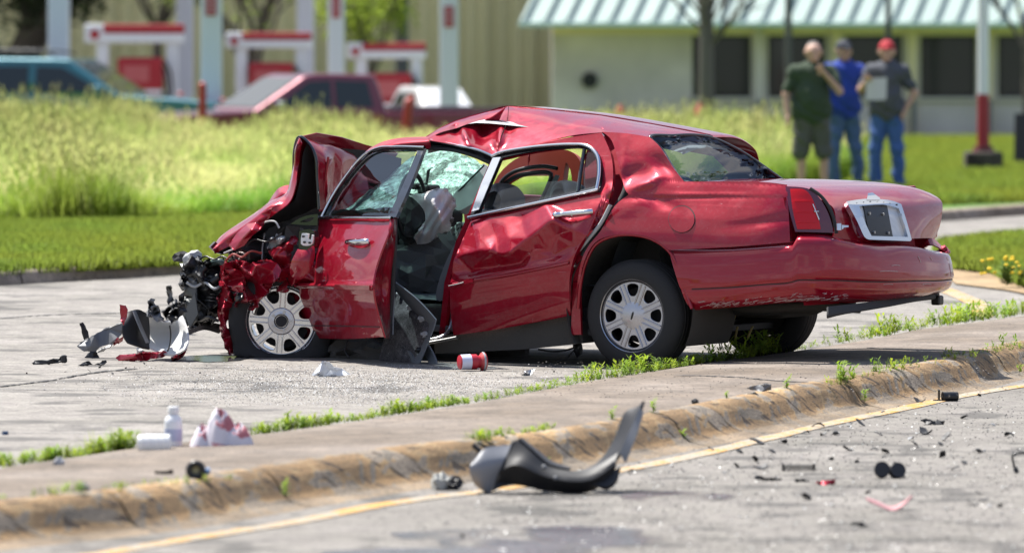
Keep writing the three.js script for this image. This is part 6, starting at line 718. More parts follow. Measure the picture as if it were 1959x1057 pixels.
// trees
function tree(name, label, px, d, h, w, o) {
  const q = Wp(px, HY, d), t = thing(name, label, 'tree', V(q.x, 0.08, -d)), m = o.bark ?? std(0.10, 0.085, 0.07, 0.9), tips = [], limbs = [];
  const grow = (p, dir, len, r, lev) => { const e = p.clone().addScaledVector(dir, len), mid = p.clone().lerp(e, 0.5).add(V(rr(-1, 1), rr(-0.5, 0.5), rr(-1, 1)).multiplyScalar(len * 0.07)); limbs.push(tube([p, mid, e], r, 6, 5)); tips.push(e, mid); if (lev <= 0 || r < 0.004) return; const n = lev > 2 ? 3 : o.fork ?? 3; for (let i = 0; i < n; i++) { const nd = dir.clone().add(V(rr(-1, 1) * o.spread, rr(-0.2, 0.5), rr(-1, 1) * o.spread)).normalize(); grow(p.clone().lerp(e, rr(0.55, 1)), nd, len * rr(0.6, 0.85), r * rr(0.5, 0.65), lev - 1); } };
  const tr = new THREE.CylinderGeometry(w * 0.38, w * 0.5, h * o.bare, 12).translate(0, h * o.bare / 2, 0); obj('trunk', tr, m, t);
  for (let i = 0; i < (o.main ?? 4); i++) grow(V(0, h * o.bare * (o.low ? rr(0.5, 1) : rr(0.85, 1)), 0), V(rr(-1, 1) * o.spread, rr(0.6, 1.1), rr(-1, 1) * o.spread).normalize(), h * (o.limb ?? 0.22), w * (o.mr ?? 0.22), o.lev ?? 4);
  obj('branches', limbs, m, t);
  if (o.leaves) { const lg = mergeGeometries(Array.from({ length: 5 }, () => { const g = leaf(o.leaf, o.leaf * 0.6, o.leaf * 0.2); g.rotateZ(rr(-0.6, 0.8)); g.rotateY(rr(0, 6.28)); g.translate(rr(-0.1, 0.1), rr(-0.1, 0.1), rr(-0.1, 0.1)); return g.toNonIndexed(); })); const c = scatter('crown', lg, leafM(1, 1, 1, 0.45), o.leaves, () => { const p = pick(tips), s = o.sp ?? 0.25; return [p.x + rr(-s, s), p.y + rr(-s, s), p.z + rr(-s, s), rr(0.7, 1.4)]; }, () => { const k = rr(0.6, 1.3); return o.col.map((x) => x * k); }, t); c.userData.kind = 'stuff'; }
  return t;
}
tree('bare_tree', 'bare tree with twiggy crown before the restaurant wall', 1352, 104, 4.4, 0.26, { bare: 0.72, spread: 0.85, lev: 3, main: 16, fork: 3, limb: 0.19, mr: 0.1, low: 1, bark: std(0.13, 0.115, 0.10, 0.9) });
tree('street_tree', 'slim dark trunked tree with thin young leaves behind the middle pump sign', 482, 116, 5, 0.22, { bare: 0.35, spread: 0.6, lev: 4, main: 6, leaves: 260, leaf: 0.1, sp: 0.3, col: [0.28, 0.38, 0.05], low: 1 });
tree('street_tree', 'dark green tree rising behind the teal vehicle', 20, 113, 6, 0.5, { bare: 0.25, spread: 0.8, lev: 4, main: 8, leaves: 5200, leaf: 0.16, sp: 0.45, col: [0.05, 0.085, 0.02], low: 1 });
tree('street_tree', 'mid green tree hanging above the leftmost pump sign', 300, 120, 4.6, 0.2, { bare: 0.45, spread: 0.5, lev: 3, main: 6, leaves: 900, leaf: 0.12, sp: 0.3, col: [0.12, 0.2, 0.03] });
tree('young_tree', 'bright yellow green sapling before the tan shed above the rightmost pump', 712, 117, 3.6, 0.1, { bare: 0.35, spread: 0.45, lev: 3, main: 6, leaves: 520, leaf: 0.1, sp: 0.3, col: [0.36, 0.46, 0.05] });
tree('street_tree', 'thin bare branched tree at the right edge above the lamp post', 1965, 110, 5, 0.16, { bare: 0.42, spread: 0.7, lev: 3, main: 5, leaves: 90, leaf: 0.1, sp: 0.3, col: [0.25, 0.32, 0.06], low: 1 });

// ---------- three bystanders on the lawn ----------
const mc = new MarchingCubes(96, new THREE.MeshBasicMaterial(), false, false, 400000);
function isoMesh(bones, k, pad = 0.03, fold = 0) {                            // smooth union of tapered capsules, meshed
  const lo = V(1e9, 1e9, 1e9), hi = V(-1e9, -1e9, -1e9); for (const [a, b, r0, r1] of bones) for (const [p, r] of [[a, r0], [b, r1]]) { lo.min(p.clone().subScalar(r + pad)); hi.max(p.clone().addScalar(r + pad)); }
  const n = 96, F = new Float32Array(n * n * n).fill(-1), c = lo.clone().add(hi).multiplyScalar(0.5), h = hi.clone().sub(lo).multiplyScalar(0.5 * 96 / 90), D = new Float32Array(n * n * n).fill(1e3);
  const at = (i, e, q) => c[q] + h[q] * ((i - n / 2) / (n / 2));
  for (const [a, b, r0, r1] of bones) {
    const R = Math.max(r0, r1) + 0.12, rng = ['x', 'y', 'z'].map((q) => [Math.max(0, Math.floor(((Math.min(a[q], b[q]) - R - c[q]) / h[q] + 1) * n / 2)), Math.min(n - 1, Math.ceil(((Math.max(a[q], b[q]) + R - c[q]) / h[q] + 1) * n / 2))]);
    const dx = b.x - a.x, dy = b.y - a.y, dz = b.z - a.z, L2 = dx * dx + dy * dy + dz * dz || 1e-9;
    for (let z = rng[2][0]; z <= rng[2][1]; z++) for (let y = rng[1][0]; y <= rng[1][1]; y++) for (let x = rng[0][0]; x <= rng[0][1]; x++) {
      const X = at(x, 0, 'x') - a.x, Y = at(y, 0, 'y') - a.y, Z = at(z, 0, 'z') - a.z, t = clamp((X * dx + Y * dy + Z * dz) / L2, 0, 1), d = Math.hypot(X - dx * t, Y - dy * t, Z - dz * t) - lerp(r0, r1, t), i = x + y * n + z * n * n, o = D[i];
      if (o > 100) D[i] = d; else { const m = clamp(0.5 + 0.5 * (o - d) / k, 0, 1); D[i] = lerp(o, d, m) - k * m * (1 - m); }
    }
  }
  mc.isolation = 0; for (let i = 0; i < D.length; i++) mc.field[i] = -D[i]; mc.update();
  const g = new THREE.BufferGeometry(), N = mc.count, p = new Float32Array(N * 3); for (let i = 0; i < N; i++) { p[i * 3] = mc.positionArray[i * 3] * h.x + c.x; p[i * 3 + 1] = mc.positionArray[i * 3 + 1] * h.y + c.y; p[i * 3 + 2] = mc.positionArray[i * 3 + 2] * h.z + c.z; }
  g.setAttribute('position', new THREE.BufferAttribute(p, 3)); const m = mergeVertices(g, 1e-4); m.computeVertexNormals(); if (fold) { const P = m.attributes.position, Nm = m.attributes.normal; for (let i = 0; i < P.count; i++) { const x = P.getX(i), y = P.getY(i), z = P.getZ(i), d = fold * (vnoise(x * 9 + z * 7 + y * 14 + 60, y * 6 - x * 8 + 60, 0, 3) + vnoise(z * 14 + y * 11 + 80, x * 13 + y * 5 + 80, 0, 5) - 1); P.setXYZ(i, x + Nm.getX(i) * d, y + Nm.getY(i) * d, z + Nm.getZ(i) * d); } m.computeVertexNormals(); } return m;
}
const handBones = (w, dir, pn, curl) => { const out = [], f = dir.clone().normalize(), s = pn.clone().cross(f).normalize(), P = (a, b, c) => w.clone().addScaledVector(f, a).addScaledVector(s, b).addScaledVector(pn, c); out.push([P(0, 0, 0), P(0.08, 0.012, 0), 0.026, 0.022], [P(0.01, 0, 0), P(0.08, -0.022, 0), 0.024, 0.02]); [[-0.03, 0.06], [-0.01, 0.075], [0.011, 0.072], [0.03, 0.056]].forEach(([o, l]) => { const k = P(0.085, o, 0), m = P(0.085 + l * 0.55, o * 1.1, -l * 0.3 * curl), e = P(0.085 + l * (1 - 0.5 * curl), o * 1.1, -l * 0.9 * curl); out.push([k, m, 0.0105, 0.0095], [m, e, 0.0095, 0.008]); }); out.push([P(0.02, -0.025, 0), P(0.05, -0.055, -0.015), 0.013, 0.011], [P(0.05, -0.055, -0.015), P(0.08, -0.05, -0.03), 0.011, 0.009]); return out; };
function person(label, px, pyFeet, height, o) {
  const q = G(px, pyFeet, 0.085), s = height / 1.78, t = thing('person', label, 'person', V(q.x, 0.085, q.z), o.turn ?? 0), v = (x, y, z) => V(x * s, y * s, z * s), B = o.girth ?? 1;
  const hip = 0.95, sh = 1.45, J = { nk: v(0, 1.5, 0), hd: v(o.hx ?? 0, 1.63, 0.02) };
  const legs = [], armsB = [], sleeves = [], trous = [], shoes = [], hands = [];
  o.legs.forEach(([kx, kz, fx, fz, tw], i) => { const sg = i ? 1 : -1, H = v(sg * 0.09, hip, 0), Kn = v(sg * 0.1 + kx, 0.5, 0.02 + kz), A = v(sg * 0.1 + fx, 0.09, fz); legs.push([H, Kn, 0.082 * s * B, 0.056 * s], [Kn, A, 0.056 * s, 0.038 * s]); trous.push([v(sg * 0.07, hip + 0.02, 0), Kn.clone(), 0.112 * s * B, 0.082 * s * (o.shorts ? 1.25 : 1)]); if (!o.shorts) trous.push([Kn, A.clone().add(v(0, -0.02, 0)), 0.08 * s, 0.068 * s]); shoes.push([A.clone().add(v(0, -0.045, -0.02)), A.clone().add(v(Math.sin(tw) * 0.16, -0.05, Math.cos(tw) * 0.16)), 0.046 * s, 0.04 * s]); });
  o.arms.forEach(([ex, ey, ez, wx, wy, wz, pn, curl, dir], i) => { const sg = i ? 1 : -1, Sh = v(sg * 0.19 * Math.sqrt(B), sh - 0.03, 0), E = v(ex, ey, ez), Wr = v(wx, wy, wz); armsB.push([Sh, E, 0.05 * s, 0.04 * s], [E, Wr, 0.04 * s, 0.027 * s]); sleeves.push([Sh, Sh.clone().lerp(E, 0.72), 0.075 * s, 0.066 * s]); const f = dir ? v(...dir) : Wr.clone().sub(E); hands.push(...handBones(Wr, f, V(...pn).normalize(), curl ?? 0.5)); });
  const torso = [[v(-0.13, 1.4, 0), v(0.13, 1.4, 0), 0.105 * s, 0.105 * s], [v(0, 1.38, 0), v(0, 1.12, 0.02 * B), 0.15 * s, 0.145 * s * B], [v(0, 1.12, 0.03 * B), v(0, 0.98, 0.01), 0.15 * s * B, 0.145 * s * B], [v(-0.08, 0.98, 0), v(0.08, 0.98, 0), 0.125 * s * B, 0.125 * s * B]];
  const head = [[J.hd.clone().add(v(0, 0.04, -0.015)), J.hd.clone().add(v(0, 0.03, 0.01)), 0.088 * s, 0.086 * s], [J.hd.clone().add(v(0, -0.06, 0.03)), J.hd.clone().add(v(0, 0.0, 0.02)), 0.056 * s, 0.075 * s], [J.hd.clone().add(v(0, 0.0, 0.095)), J.hd.clone().add(v(0, -0.028, 0.112)), 0.01 * s, 0.016 * s], [J.hd.clone().add(v(-0.05, 0.035, 0.075)), J.hd.clone().add(v(0.05, 0.035, 0.075)), 0.014 * s, 0.014 * s], [J.hd.clone().add(v(-0.022, -0.065, 0.085)), J.hd.clone().add(v(0.022, -0.065, 0.085)), 0.012 * s, 0.012 * s], ...[-1, 1].map((g) => [J.hd.clone().add(v(g * 0.088, -0.012, -0.01)), J.hd.clone().add(v(g * 0.092, 0.022, -0.015)), 0.014 * s, 0.018 * s]), [J.nk.clone().add(v(0, -0.05, -0.01)), J.hd.clone().add(v(0, -0.04, -0.02)), 0.062 * s, 0.056 * s]];
  const headG = isoMesh(head, 0.02), bodyG = isoMesh([...torso.map(([a, b, c, d]) => [a, b, c * 0.92, d * 0.92]), ...legs, ...armsB], 0.035), handG = isoMesh(hands, 0.008, 0.015);
  obj('body', [bodyG, headG, handG], std(...o.skin, 0.6), t);
  obj('shirt', isoMesh([...torso.map(([a, b, c, d]) => [a, b, c + 0.012, d + 0.014]), ...sleeves, [v(0, 1.47, -0.01), v(0, 1.5, -0.01), 0.08 * s, 0.07 * s]], 0.04, 0.05, 0.03), std(...o.shirt, 0.9), t);
  obj('trousers', isoMesh([...trous, [v(-0.07, 0.97, 0), v(0.07, 0.97, 0), 0.125 * s * B, 0.125 * s * B]], 0.03, 0.05, 0.024), std(...o.trousers, 0.9), t);
  for (const b of shoes) { const g = isoMesh([b], 0.01); const p = g.attributes.position; for (let i = 0; i < p.count; i++) if (p.getY(i) < 0.004) p.setY(i, 0.004); obj('shoe', g, std(...o.shoe, 0.7), t); }
  for (const g of [-1, 1]) { const c = J.hd.clone().add(v(g * 0.034, 0.012, 0.084)); obj('eye', new THREE.SphereGeometry(0.011 * s, 10, 8).translate(c.x, c.y, c.z), std(0.05, 0.035, 0.03, 0.2), t); }
  const hatP = [[J.hd.clone().add(v(0, 0.062, -0.02)), J.hd.clone().add(v(0, 0.06, 0.004)), 0.094 * s, 0.092 * s], [J.hd.clone().add(v(0, 0.02, -0.055)), J.hd.clone().add(v(0, 0.05, -0.05)), 0.066 * s, 0.08 * s]];
  if (o.cap) { obj('cap', isoMesh(hatP, 0.03), std(...o.cap, 0.8), t); obj('cap_peak', isoMesh([[J.hd.clone().add(v(-0.05, 0.06, 0.08)), J.hd.clone().add(v(0.05, 0.06, 0.08)), 0.016 * s, 0.016 * s], [J.hd.clone().add(v(0, 0.062, 0.06)), J.hd.clone().add(v(0, 0.05, 0.15)), 0.03 * s, 0.012 * s]], 0.04), std(...o.cap, 0.8), t); }
  obj('hair', isoMesh(o.cap ? [[J.hd.clone().add(v(-0.06, 0.0, -0.04)), J.hd.clone().add(v(0.06, 0.0, -0.04)), 0.038 * s, 0.038 * s]] : [[J.hd.clone().add(v(0, 0.055, -0.045)), J.hd.clone().add(v(0, 0.062, -0.025)), 0.085 * s, 0.08 * s], [J.hd.clone().add(v(-0.05, 0.0, -0.04)), J.hd.clone().add(v(0.05, 0.0, -0.04)), 0.05 * s, 0.05 * s]], 0.03), std(...o.hair, 0.9), t);
  if (o.extra) o.extra(t, v, s);
  return t;
}
const skin = [0.5, 0.3, 0.22], skin2 = [0.44, 0.26, 0.18];
person('grey haired person in green shirt and shorts, one hand raised to the face', 1553, 374, 1.84, { girth: 1.22, skin, shirt: [0.035, 0.055, 0.03], trousers: [0.085, 0.085, 0.07], shorts: 1, shoe: [0.3, 0.3, 0.3], hair: [0.2, 0.18, 0.165], hx: 0.02, legs: [[-0.02, 0, -0.02, 0, -0.2], [0.04, 0, 0.05, 0, 0.2]], arms: [[-0.3, 1.16, 0.02, -0.29, 0.92, 0.1, [1, 0, 0.2], 0.5], [0.3, 1.2, 0.16, 0.12, 1.4, 0.24, [0, 0.2, -1], 0.6]], turn: 0.1 });
person('person in a bright blue shirt, blue jeans and dark cap, standing between the other two', 1614, 362, 1.84, { girth: 1.08, skin: skin2, shirt: [0.02, 0.05, 0.30], trousers: [0.07, 0.12, 0.24], shoe: [0.1, 0.08, 0.07], hair: [0.05, 0.04, 0.03], cap: [0.03, 0.035, 0.05], legs: [[-0.02, 0, -0.03, 0, -0.2], [0.05, 0.02, 0.1, 0.02, 0.4]], arms: [[-0.3, 1.18, 0.02, -0.26, 0.95, 0.1, [1, 0, 0], 0.5], [0.36, 1.26, 0.14, 0.38, 1.2, 0.36, [0, 0.3, -1], 0.4]], turn: 0.35 });
person('person in a grey shirt, blue jeans and red cap holding a white paper', 1697, 366, 1.84, { girth: 1.05, skin, shirt: [0.07, 0.075, 0.09], trousers: [0.05, 0.11, 0.30], shoe: [0.04, 0.035, 0.03], hair: [0.1, 0.08, 0.06], cap: [0.42, 0.02, 0.03], legs: [[-0.02, 0, -0.03, 0, -0.2], [0.03, 0, 0.05, 0, 0.2]], arms: [[-0.3, 1.2, 0.1, -0.22, 1.3, 0.3, [0.2, 0.2, -1], 0.5], [0.33, 1.16, -0.02, 0.22, 0.96, 0.06, [-1, 0, 0], 0.5]], turn: -0.1, });
{ const d = -G(1697, 366, 0.085).z - 0.33, q = Wp(1677, 168, d), t = thing('paper', 'white sheet of paper held in the hands of the person in red cap', 'paper', q); obj('sheet', surf([[V(-0.12, 0.12, 0), V(0, 0.12, 0.02), V(0.13, 0.13, 0)], [V(-0.13, -0.14, 0.02), V(0, -0.15, 0.04), V(0.12, -0.14, 0.01)]], 5, 5, { thick: 0.002 }), std(0.6, 0.58, 0.56, 0.8), t); }

// ---------- wreckage and litter on the roads ----------
const gp = (name, label, cat, px, py, y, group) => thing(name, label, cat, G(px, py, y), 0, group);
const rel = (t) => (px, py, dd = 0) => { const d = -t.position.z + dd; return Wp(px, py, d).sub(t.position); };   // pixels round the thing at its depth, in its own frame
const sheetOn = (t, out, amp, sd, o = {}) => { const R = rel(t), xs = out.map((q) => q[0]), ys = out.map((q) => q[1]), pts = out.map(([a, b, , w], i) => [a, b, w ?? amp * (hash(i, sd, 1) - 0.5)]); for (let i = 0; i < (o.n ?? 10); i++) pts.push([lerp(Math.min(...xs), Math.max(...xs), hash(i, sd, 2)), lerp(Math.min(...ys), Math.max(...ys), hash(i, sd, 3)), amp * (hash(i, sd, 4) - 0.5) + (o.bulge ?? 0)]); const f = field(pts, o.r ?? 2, 6); return panel(o.jag === 0 ? out.map((q) => [q[0], q[1], q[2] ?? 1]) : jag(out, o.jag ?? 1.2, 7, sd), (a, b) => R(a, b, f(a, b)), { L: o.L ?? 5, thick: o.thick ?? 0.008, sharp: o.jag !== 0, n: 3, e: 0.8 }); };
M.plast = phy(0.018, 0.018, 0.02, 0.55); M.plastW = phy(0.55, 0.55, 0.54, 0.45); M.plastG = std(0.14, 0.145, 0.155, 0.55);
// torn front bumper left of the nose
{ const t = gp('torn_bumper_cover', 'torn grey and dark red bumper cover lying on the road before the crushed nose', 'bumper', 285, 690, 0);
  const R = rel(t), RW = (r) => r.map((q) => q.map(([a, b, d]) => R(a, b, d)));
  obj('inner_shell', surf(RW([[[282, 600, 0.2], [300, 612, 0.2], [318, 616, 0.22], [334, 612, 0.24], [348, 602, 0.25]], [[282, 626, 0.3], [300, 630, 0.36], [322, 634, 0.34], [342, 634, 0.22], [356, 630, 0.06]], [[284, 650, 0.22], [302, 656, 0.24], [324, 662, 0.16], [344, 658, 0.02], [359, 652, -0.08]], [[286, 664, 0.06], [304, 672, 0.04], [322, 678, -0.05], [338, 676, -0.1], [352, 668, -0.14]]]), 8, 8, { thick: 0.01 }), phy(0.62, 0.62, 0.61, 0.42, { bumpMap: rep(concreteB, 3, 3), bumpScale: 0.001 }), t);
  obj('side_web', surf(RW([[[236, 600, 0.12], [250, 594, 0.1], [266, 592, 0.1], [284, 602, 0.18]], [[233, 622, 0.02], [250, 620, 0.06], [268, 622, 0.1], [286, 630, 0.26]], [[236, 642, 0.0], [252, 646, 0.04], [268, 650, 0.08], [286, 652, 0.2]], [[244, 656, 0.0], [258, 660, 0.02], [272, 664, 0.03], [286, 666, 0.06]]]), 8, 8, { thick: 0.01 }), M.plast, t);
  obj('web_rib', surf(RW([[[252, 594, 0.04], [262, 620, 0.0], [278, 656, -0.02]], [[258, 594, 0.1], [268, 620, 0.08], [284, 656, 0.08]]]), 8, 3, { thick: 0.006 }), M.plastG, t);
  obj('torn_sheet', sheetOn(t, jag([[286, 600], [292, 586], [302, 584], [308, 604], [316, 614], [300, 616]], 2, 4, 3), 0.05, 8, { bulge: 0.2, n: 4, r: 3 }), M.plastG, t);
  obj('torn_sheet', sheetOn(t, jag([[318, 606], [334, 590], [352, 580], [356, 596], [340, 612], [328, 618]], 2.4, 4, 4), 0.06, 28, { bulge: 0.3, n: 4, r: 3 }), M.plast, t);
  obj('lamp_bracket', sheetOn(t, jag([[262, 664], [272, 668], [282, 676], [262, 678]], 1.5, 4, 5), 0.04, 29, { bulge: -0.05, n: 3 }), M.plastW, t);
  obj('red_lip', sheetOn(t, [[220, 684, 1], [228, 678, 1], [270, 676, 0], [312, 670, 1], [322, 676, 1], [310, 684, 0], [272, 688, 0], [228, 691, 1]], 0.04, 9, { bulge: -0.1, n: 5 }), M.paintDark, t);
  obj('red_lip', sheetOn(t, [[326, 678, 1], [345, 668, 0], [356, 652, 1], [358, 668, 0], [345, 686, 0], [328, 691, 1]], 0.04, 10, { bulge: -0.14, n: 4 }), M.paintDark, t);
  obj('red_corner', sheetOn(t, [[228, 582, 1], [240, 584, 1], [244, 592, 1], [236, 622, 1], [230, 610, 1]], 0.04, 11, { bulge: -0.02, n: 4 }), M.paintDark, t);
  obj('tab', sheetOn(t, [[284, 575, 1], [288, 570, 1], [297, 572, 1], [292, 580, 1], [302, 594, 1], [308, 610, 1], [282, 604, 1]], 0.04, 12, { bulge: 0.28, n: 3 }), M.plastG, t);
  obj('crack_line', tube([[324, 622], [326, 640], [324, 660], [320, 672]].map(([a, b]) => rel(t)(a, b, -0.06)), 0.005, 20), M.black, t); }
{ const t = gp('bumper_fragment', 'long dark fragment of bumper with an upright prong, leftmost of the torn pieces', 'bumper piece', 190, 684, 0);
  obj('bar', sheetOn(t, [[146, 662, 1], [164, 648, 0], [180, 640, 0], [205, 628, 0], [232, 618, 1], [236, 634, 1], [218, 652, 0], [190, 664, 0], [182, 674, 1], [160, 672, 0]], 0.1, 14, { n: 8 }), M.plastG, t);
  obj('prong', sheetOn(t, [[152, 618, 1], [158, 616, 1], [168, 634, 1], [170, 646, 1], [160, 650, 1]], 0.04, 15, { n: 3 }), M.plast, t); obj('light_face', sheetOn(t, [[182, 676, 1], [206, 660, 1], [228, 644, 1], [216, 656, 1], [198, 672, 1]], 0.03, 16, { n: 3, bulge: -0.05 }), M.plastW, t); obj('red_edge', sheetOn(t, [[218, 652, 1], [236, 642, 1], [234, 652, 1], [216, 662, 1]], 0.02, 17, { n: 2, bulge: -0.06 }), M.paintDark, t); obj('foot', lump(0.04, 1, 0.4, 3, 1.2, 1, 1).translate(...Object.values(rel(t)(178, 682, 0)).slice(0, 3)), M.plast, t); }
{ const t = gp('bumper_fragment', 'dark bumper bracket with tall prong standing between bumper cover and engine', 'bumper piece', 330, 640, 0); obj('bracket', sheetOn(t, [[310, 596, 1], [330, 582, 0], [352, 572, 1], [354, 590, 1], [338, 612, 0], [318, 612, 1]], 0.12, 19, { n: 6, bulge: 0.3 }), M.plast, t); obj('prong', sheetOn(t, [[318, 548, 1], [326, 547, 1], [332, 574, 1], [322, 582, 1]], 0.04, 21, { n: 2, bulge: 0.3 }), M.plast, t); obj('strut', bar(rel(t)(334, 575, 0.3), rel(t)(330, 640, 0), 0.02), M.plast, t); }
const shardBox = (name, label, px, py, y, out, m, group, amp = 0.03, sd = px, o = {}) => { const t = gp(name, label, o.cat ?? 'debris', px, py, y, group); obj('piece', sheetOn(t, out, amp, sd, { n: 4, thick: 0.01, ...o }), m, t); return t; };
{ const t = shardBox('plastic_strip', 'long flat black strip lying on the far road at the left', 95, 697, 0, [[62, 694, 1], [66, 689, 1], [112, 687, 1], [116, 681, 1], [127, 680, 1], [127, 691, 1], [90, 696, 1], [64, 698, 1]], M.plast, null, 0.06); obj('end_lug', box(0.03, 0.05, 0.05, ...Object.values(rel(t)(121, 686, 0)).slice(0, 3), 0.01), M.plast, t); }
shardBox('plastic_lump', 'black domed scrap near the bumper fragment', 166, 700, 0, [[148, 699, 1], [158, 693, 0], [168, 690, 0], [178, 698, 1]], M.plast, null, 0.06);
shardBox('plastic_lump', 'thin black twisted scrap right of the domed scrap', 190, 700, 0, [[178, 698, 1], [190, 694, 1], [202, 688, 1], [204, 692, 1], [190, 699, 1]], M.plast, null, 0.05);
// black wheel-arch liner against the kerb
{ const t = gp('wheel_arch_liner', 'large curved black plastic liner lying upturned against the yellow kerb', 'car part', 1070, 940, YN), R = rel(t);
  obj('trough', crease(surf([[[942, 936, -0.02], [985, 920, -0.05], [1040, 934, -0.08], [1092, 940, -0.1], [1136, 934, -0.1], [1170, 904, -0.08]], [[958, 902, -0.1], [990, 888, -0.14], [1040, 908, -0.16], [1088, 918, -0.18], [1134, 914, -0.18], [1178, 884, -0.14]], [[988, 842, -0.06], [1018, 868, -0.1], [1048, 893, -0.12], [1086, 902, -0.14], [1130, 900, -0.14], [1184, 868, -0.1]]].map((r) => r.map(([a, b, d]) => R(a, b, d))), 6, 6, { thick: 0.01, linV: true }), 0.5), M.plast, t);
  obj('back_wall', crease(surf([[[990, 840, 0.02], [1020, 866, 0.0], [1050, 890, -0.02], [1088, 900, -0.04]], [[1004, 848, 0.14], [1030, 868, 0.12], [1056, 886, 0.1], [1090, 898, 0.08]], [[1000, 900, 0.16], [1028, 910, 0.14], [1056, 916, 0.12], [1090, 920, 0.1]]].map((r) => r.map(([a, b, d]) => R(a, b, d))), 6, 5, { thick: 0.01 }), 0.5), M.plast, t);
  obj('upright_arm', crease(surf([[[1100, 902, 0.12], [1140, 886, 0.14], [1172, 845, 0.14], [1194, 790, 0.12], [1218, 778, 0.12]], [[1120, 908, 0.02], [1158, 888, 0.0], [1186, 850, 0.0], [1210, 800, 0.02], [1226, 772, 0.05]], [[1130, 912, -0.04], [1166, 892, -0.06], [1192, 856, -0.06], [1216, 808, -0.04], [1230, 766, 0.0]]].map((r) => r.map(([a, b, d]) => R(a, b, d))), 6, 5, { thick: 0.012 }), 0.5), M.plast, t);
  obj('grey_edge', crease(surf([[[1186, 866, -0.08], [1198, 838, -0.08], [1212, 808, -0.06], [1224, 780, -0.04]], [[1196, 886, -0.1], [1208, 856, -0.1], [1220, 826, -0.08], [1232, 788, -0.04]]].map((r) => r.map(([a, b, d]) => R(a, b, d))), 6, 4, { thick: 0.008 }), 0.5), std(0.22, 0.225, 0.235, 0.5), t);
  obj('grey_end', crease(surf([[[908, 878, -0.1], [930, 856, -0.08], [978, 850, -0.02]], [[898, 895, -0.14], [922, 890, -0.14], [966, 878, -0.1]], [[906, 924, -0.12], [928, 930, -0.12], [950, 912, -0.1]], [[928, 942, -0.08], [936, 944, -0.1], [944, 936, -0.08]]].map((r) => r.map(([a, b, d]) => R(a, b, d))), 6, 6, { thick: 0.01 }), 0.5), phy(0.20, 0.205, 0.22, 0.45), t);
  obj('inner_web', crease(surf([[[966, 870, -0.04], [990, 842, 0.0], [1050, 884, 0.02]], [[952, 905, -0.06], [985, 900, -0.02], [1040, 912, -0.04]], [[944, 936, -0.08], [985, 925, -0.06], [1040, 936, -0.1]]].map((r) => r.map(([a, b, d]) => R(a, b, d))), 6, 6, { thick: 0.01 }), 0.5), M.plast, t);
  obj('tab', bar(R(904, 850, 0.1), R(922, 866, 0.1), 0.012), M.plast, t); obj('lower_lobe', crease(surf([[[1110, 912, -0.12], [1150, 908, -0.12], [1188, 892, -0.1]], [[1130, 926, -0.16], [1160, 930, -0.16], [1182, 918, -0.12]], [[1140, 930, -0.12], [1160, 937, -0.12], [1174, 930, -0.1]]].map((r) => r.map(([a, b, d]) => R(a, b, d))), 5, 5, { thick: 0.01 }), 0.5), M.plast, t);
  for (const [a, b] of [[1041, 893], [1063, 914]]) { const q = R(a, b, -0.17); obj('rivet', new THREE.SphereGeometry(0.012, 10, 8).translate(q.x, q.y, q.z), M.plastG, t); } }
{ const t = gp('rubble_lump', 'grey and black broken lump at the kerb foot left of the upturned liner', 'rubble', 855, 936, YN), R = rel(t); obj('grey_part', lump(0.045, 2, 0.3, 7, 0.9, 1, 0.8).translate(...Object.values(R(843, 922, 0)).slice(0, 3)), std(0.4, 0.4, 0.37, 0.8), t); obj('dark_part', lump(0.04, 2, 0.3, 8, 1.1, 0.8, 0.8).translate(...Object.values(R(866, 924, 0)).slice(0, 3)), M.plast, t); }
// bottle, tub, cloth
{ const t = gp('plastic_bottle', 'clear white plastic bottle standing on the median edge', 'bottle', 331, 859, 0.03), k = -t.position.z / K, r = 17 * k, h = 82 * k; const L = (p) => new THREE.LatheGeometry(p.map(([a, b]) => new THREE.Vector2(a * r, b * h)), 28); obj('bottle_body', L([[0, 0], [0.9, 0], [1, 0.03], [1, 0.62], [0.9, 0.72], [0.5, 0.82], [0.42, 0.86]]), phy(0.84, 0.86, 0.9, 0.5, { transmission: 0.3 }), t); obj('cap', L([[0.62, 0.84], [0.64, 0.87], [0.62, 0.99], [0.5, 1], [0, 1]]), M.whitePl, t); obj('bottle_label', L([[1.015, 0.2], [1.015, 0.48]]), std(0.42, 0.46, 0.62, 0.5), t); }
{ const t = gp('plastic_tub', 'translucent white plastic tub lying on its side beside the bottle', 'tub', 292, 866, 0.03), k = -t.position.z / K, g = new THREE.LatheGeometry([[0, 0], [17, 0], [18, 3], [18, 20], [18, 48], [16, 51], [16, 62], [13, 63], [0, 63]].map(([a, b]) => new THREE.Vector2(a * k, b * k)), 28); g.rotateZ(Math.PI / 2); g.translate(34 * k, 18 * k, 0); obj('tub_body', g, phy(0.85, 0.86, 0.88, 0.5, { transmission: 0.35 }), t); const ln = []; for (const x of [-20, -6, 8, 22]) ln.push(new THREE.TorusGeometry(18.2 * k, 0.8 * k, 6, 28).rotateY(Math.PI / 2).translate(x * k, 18 * k, 0)); for (const g2 of ln) obj('rib', g2, M.whitePl, t); }
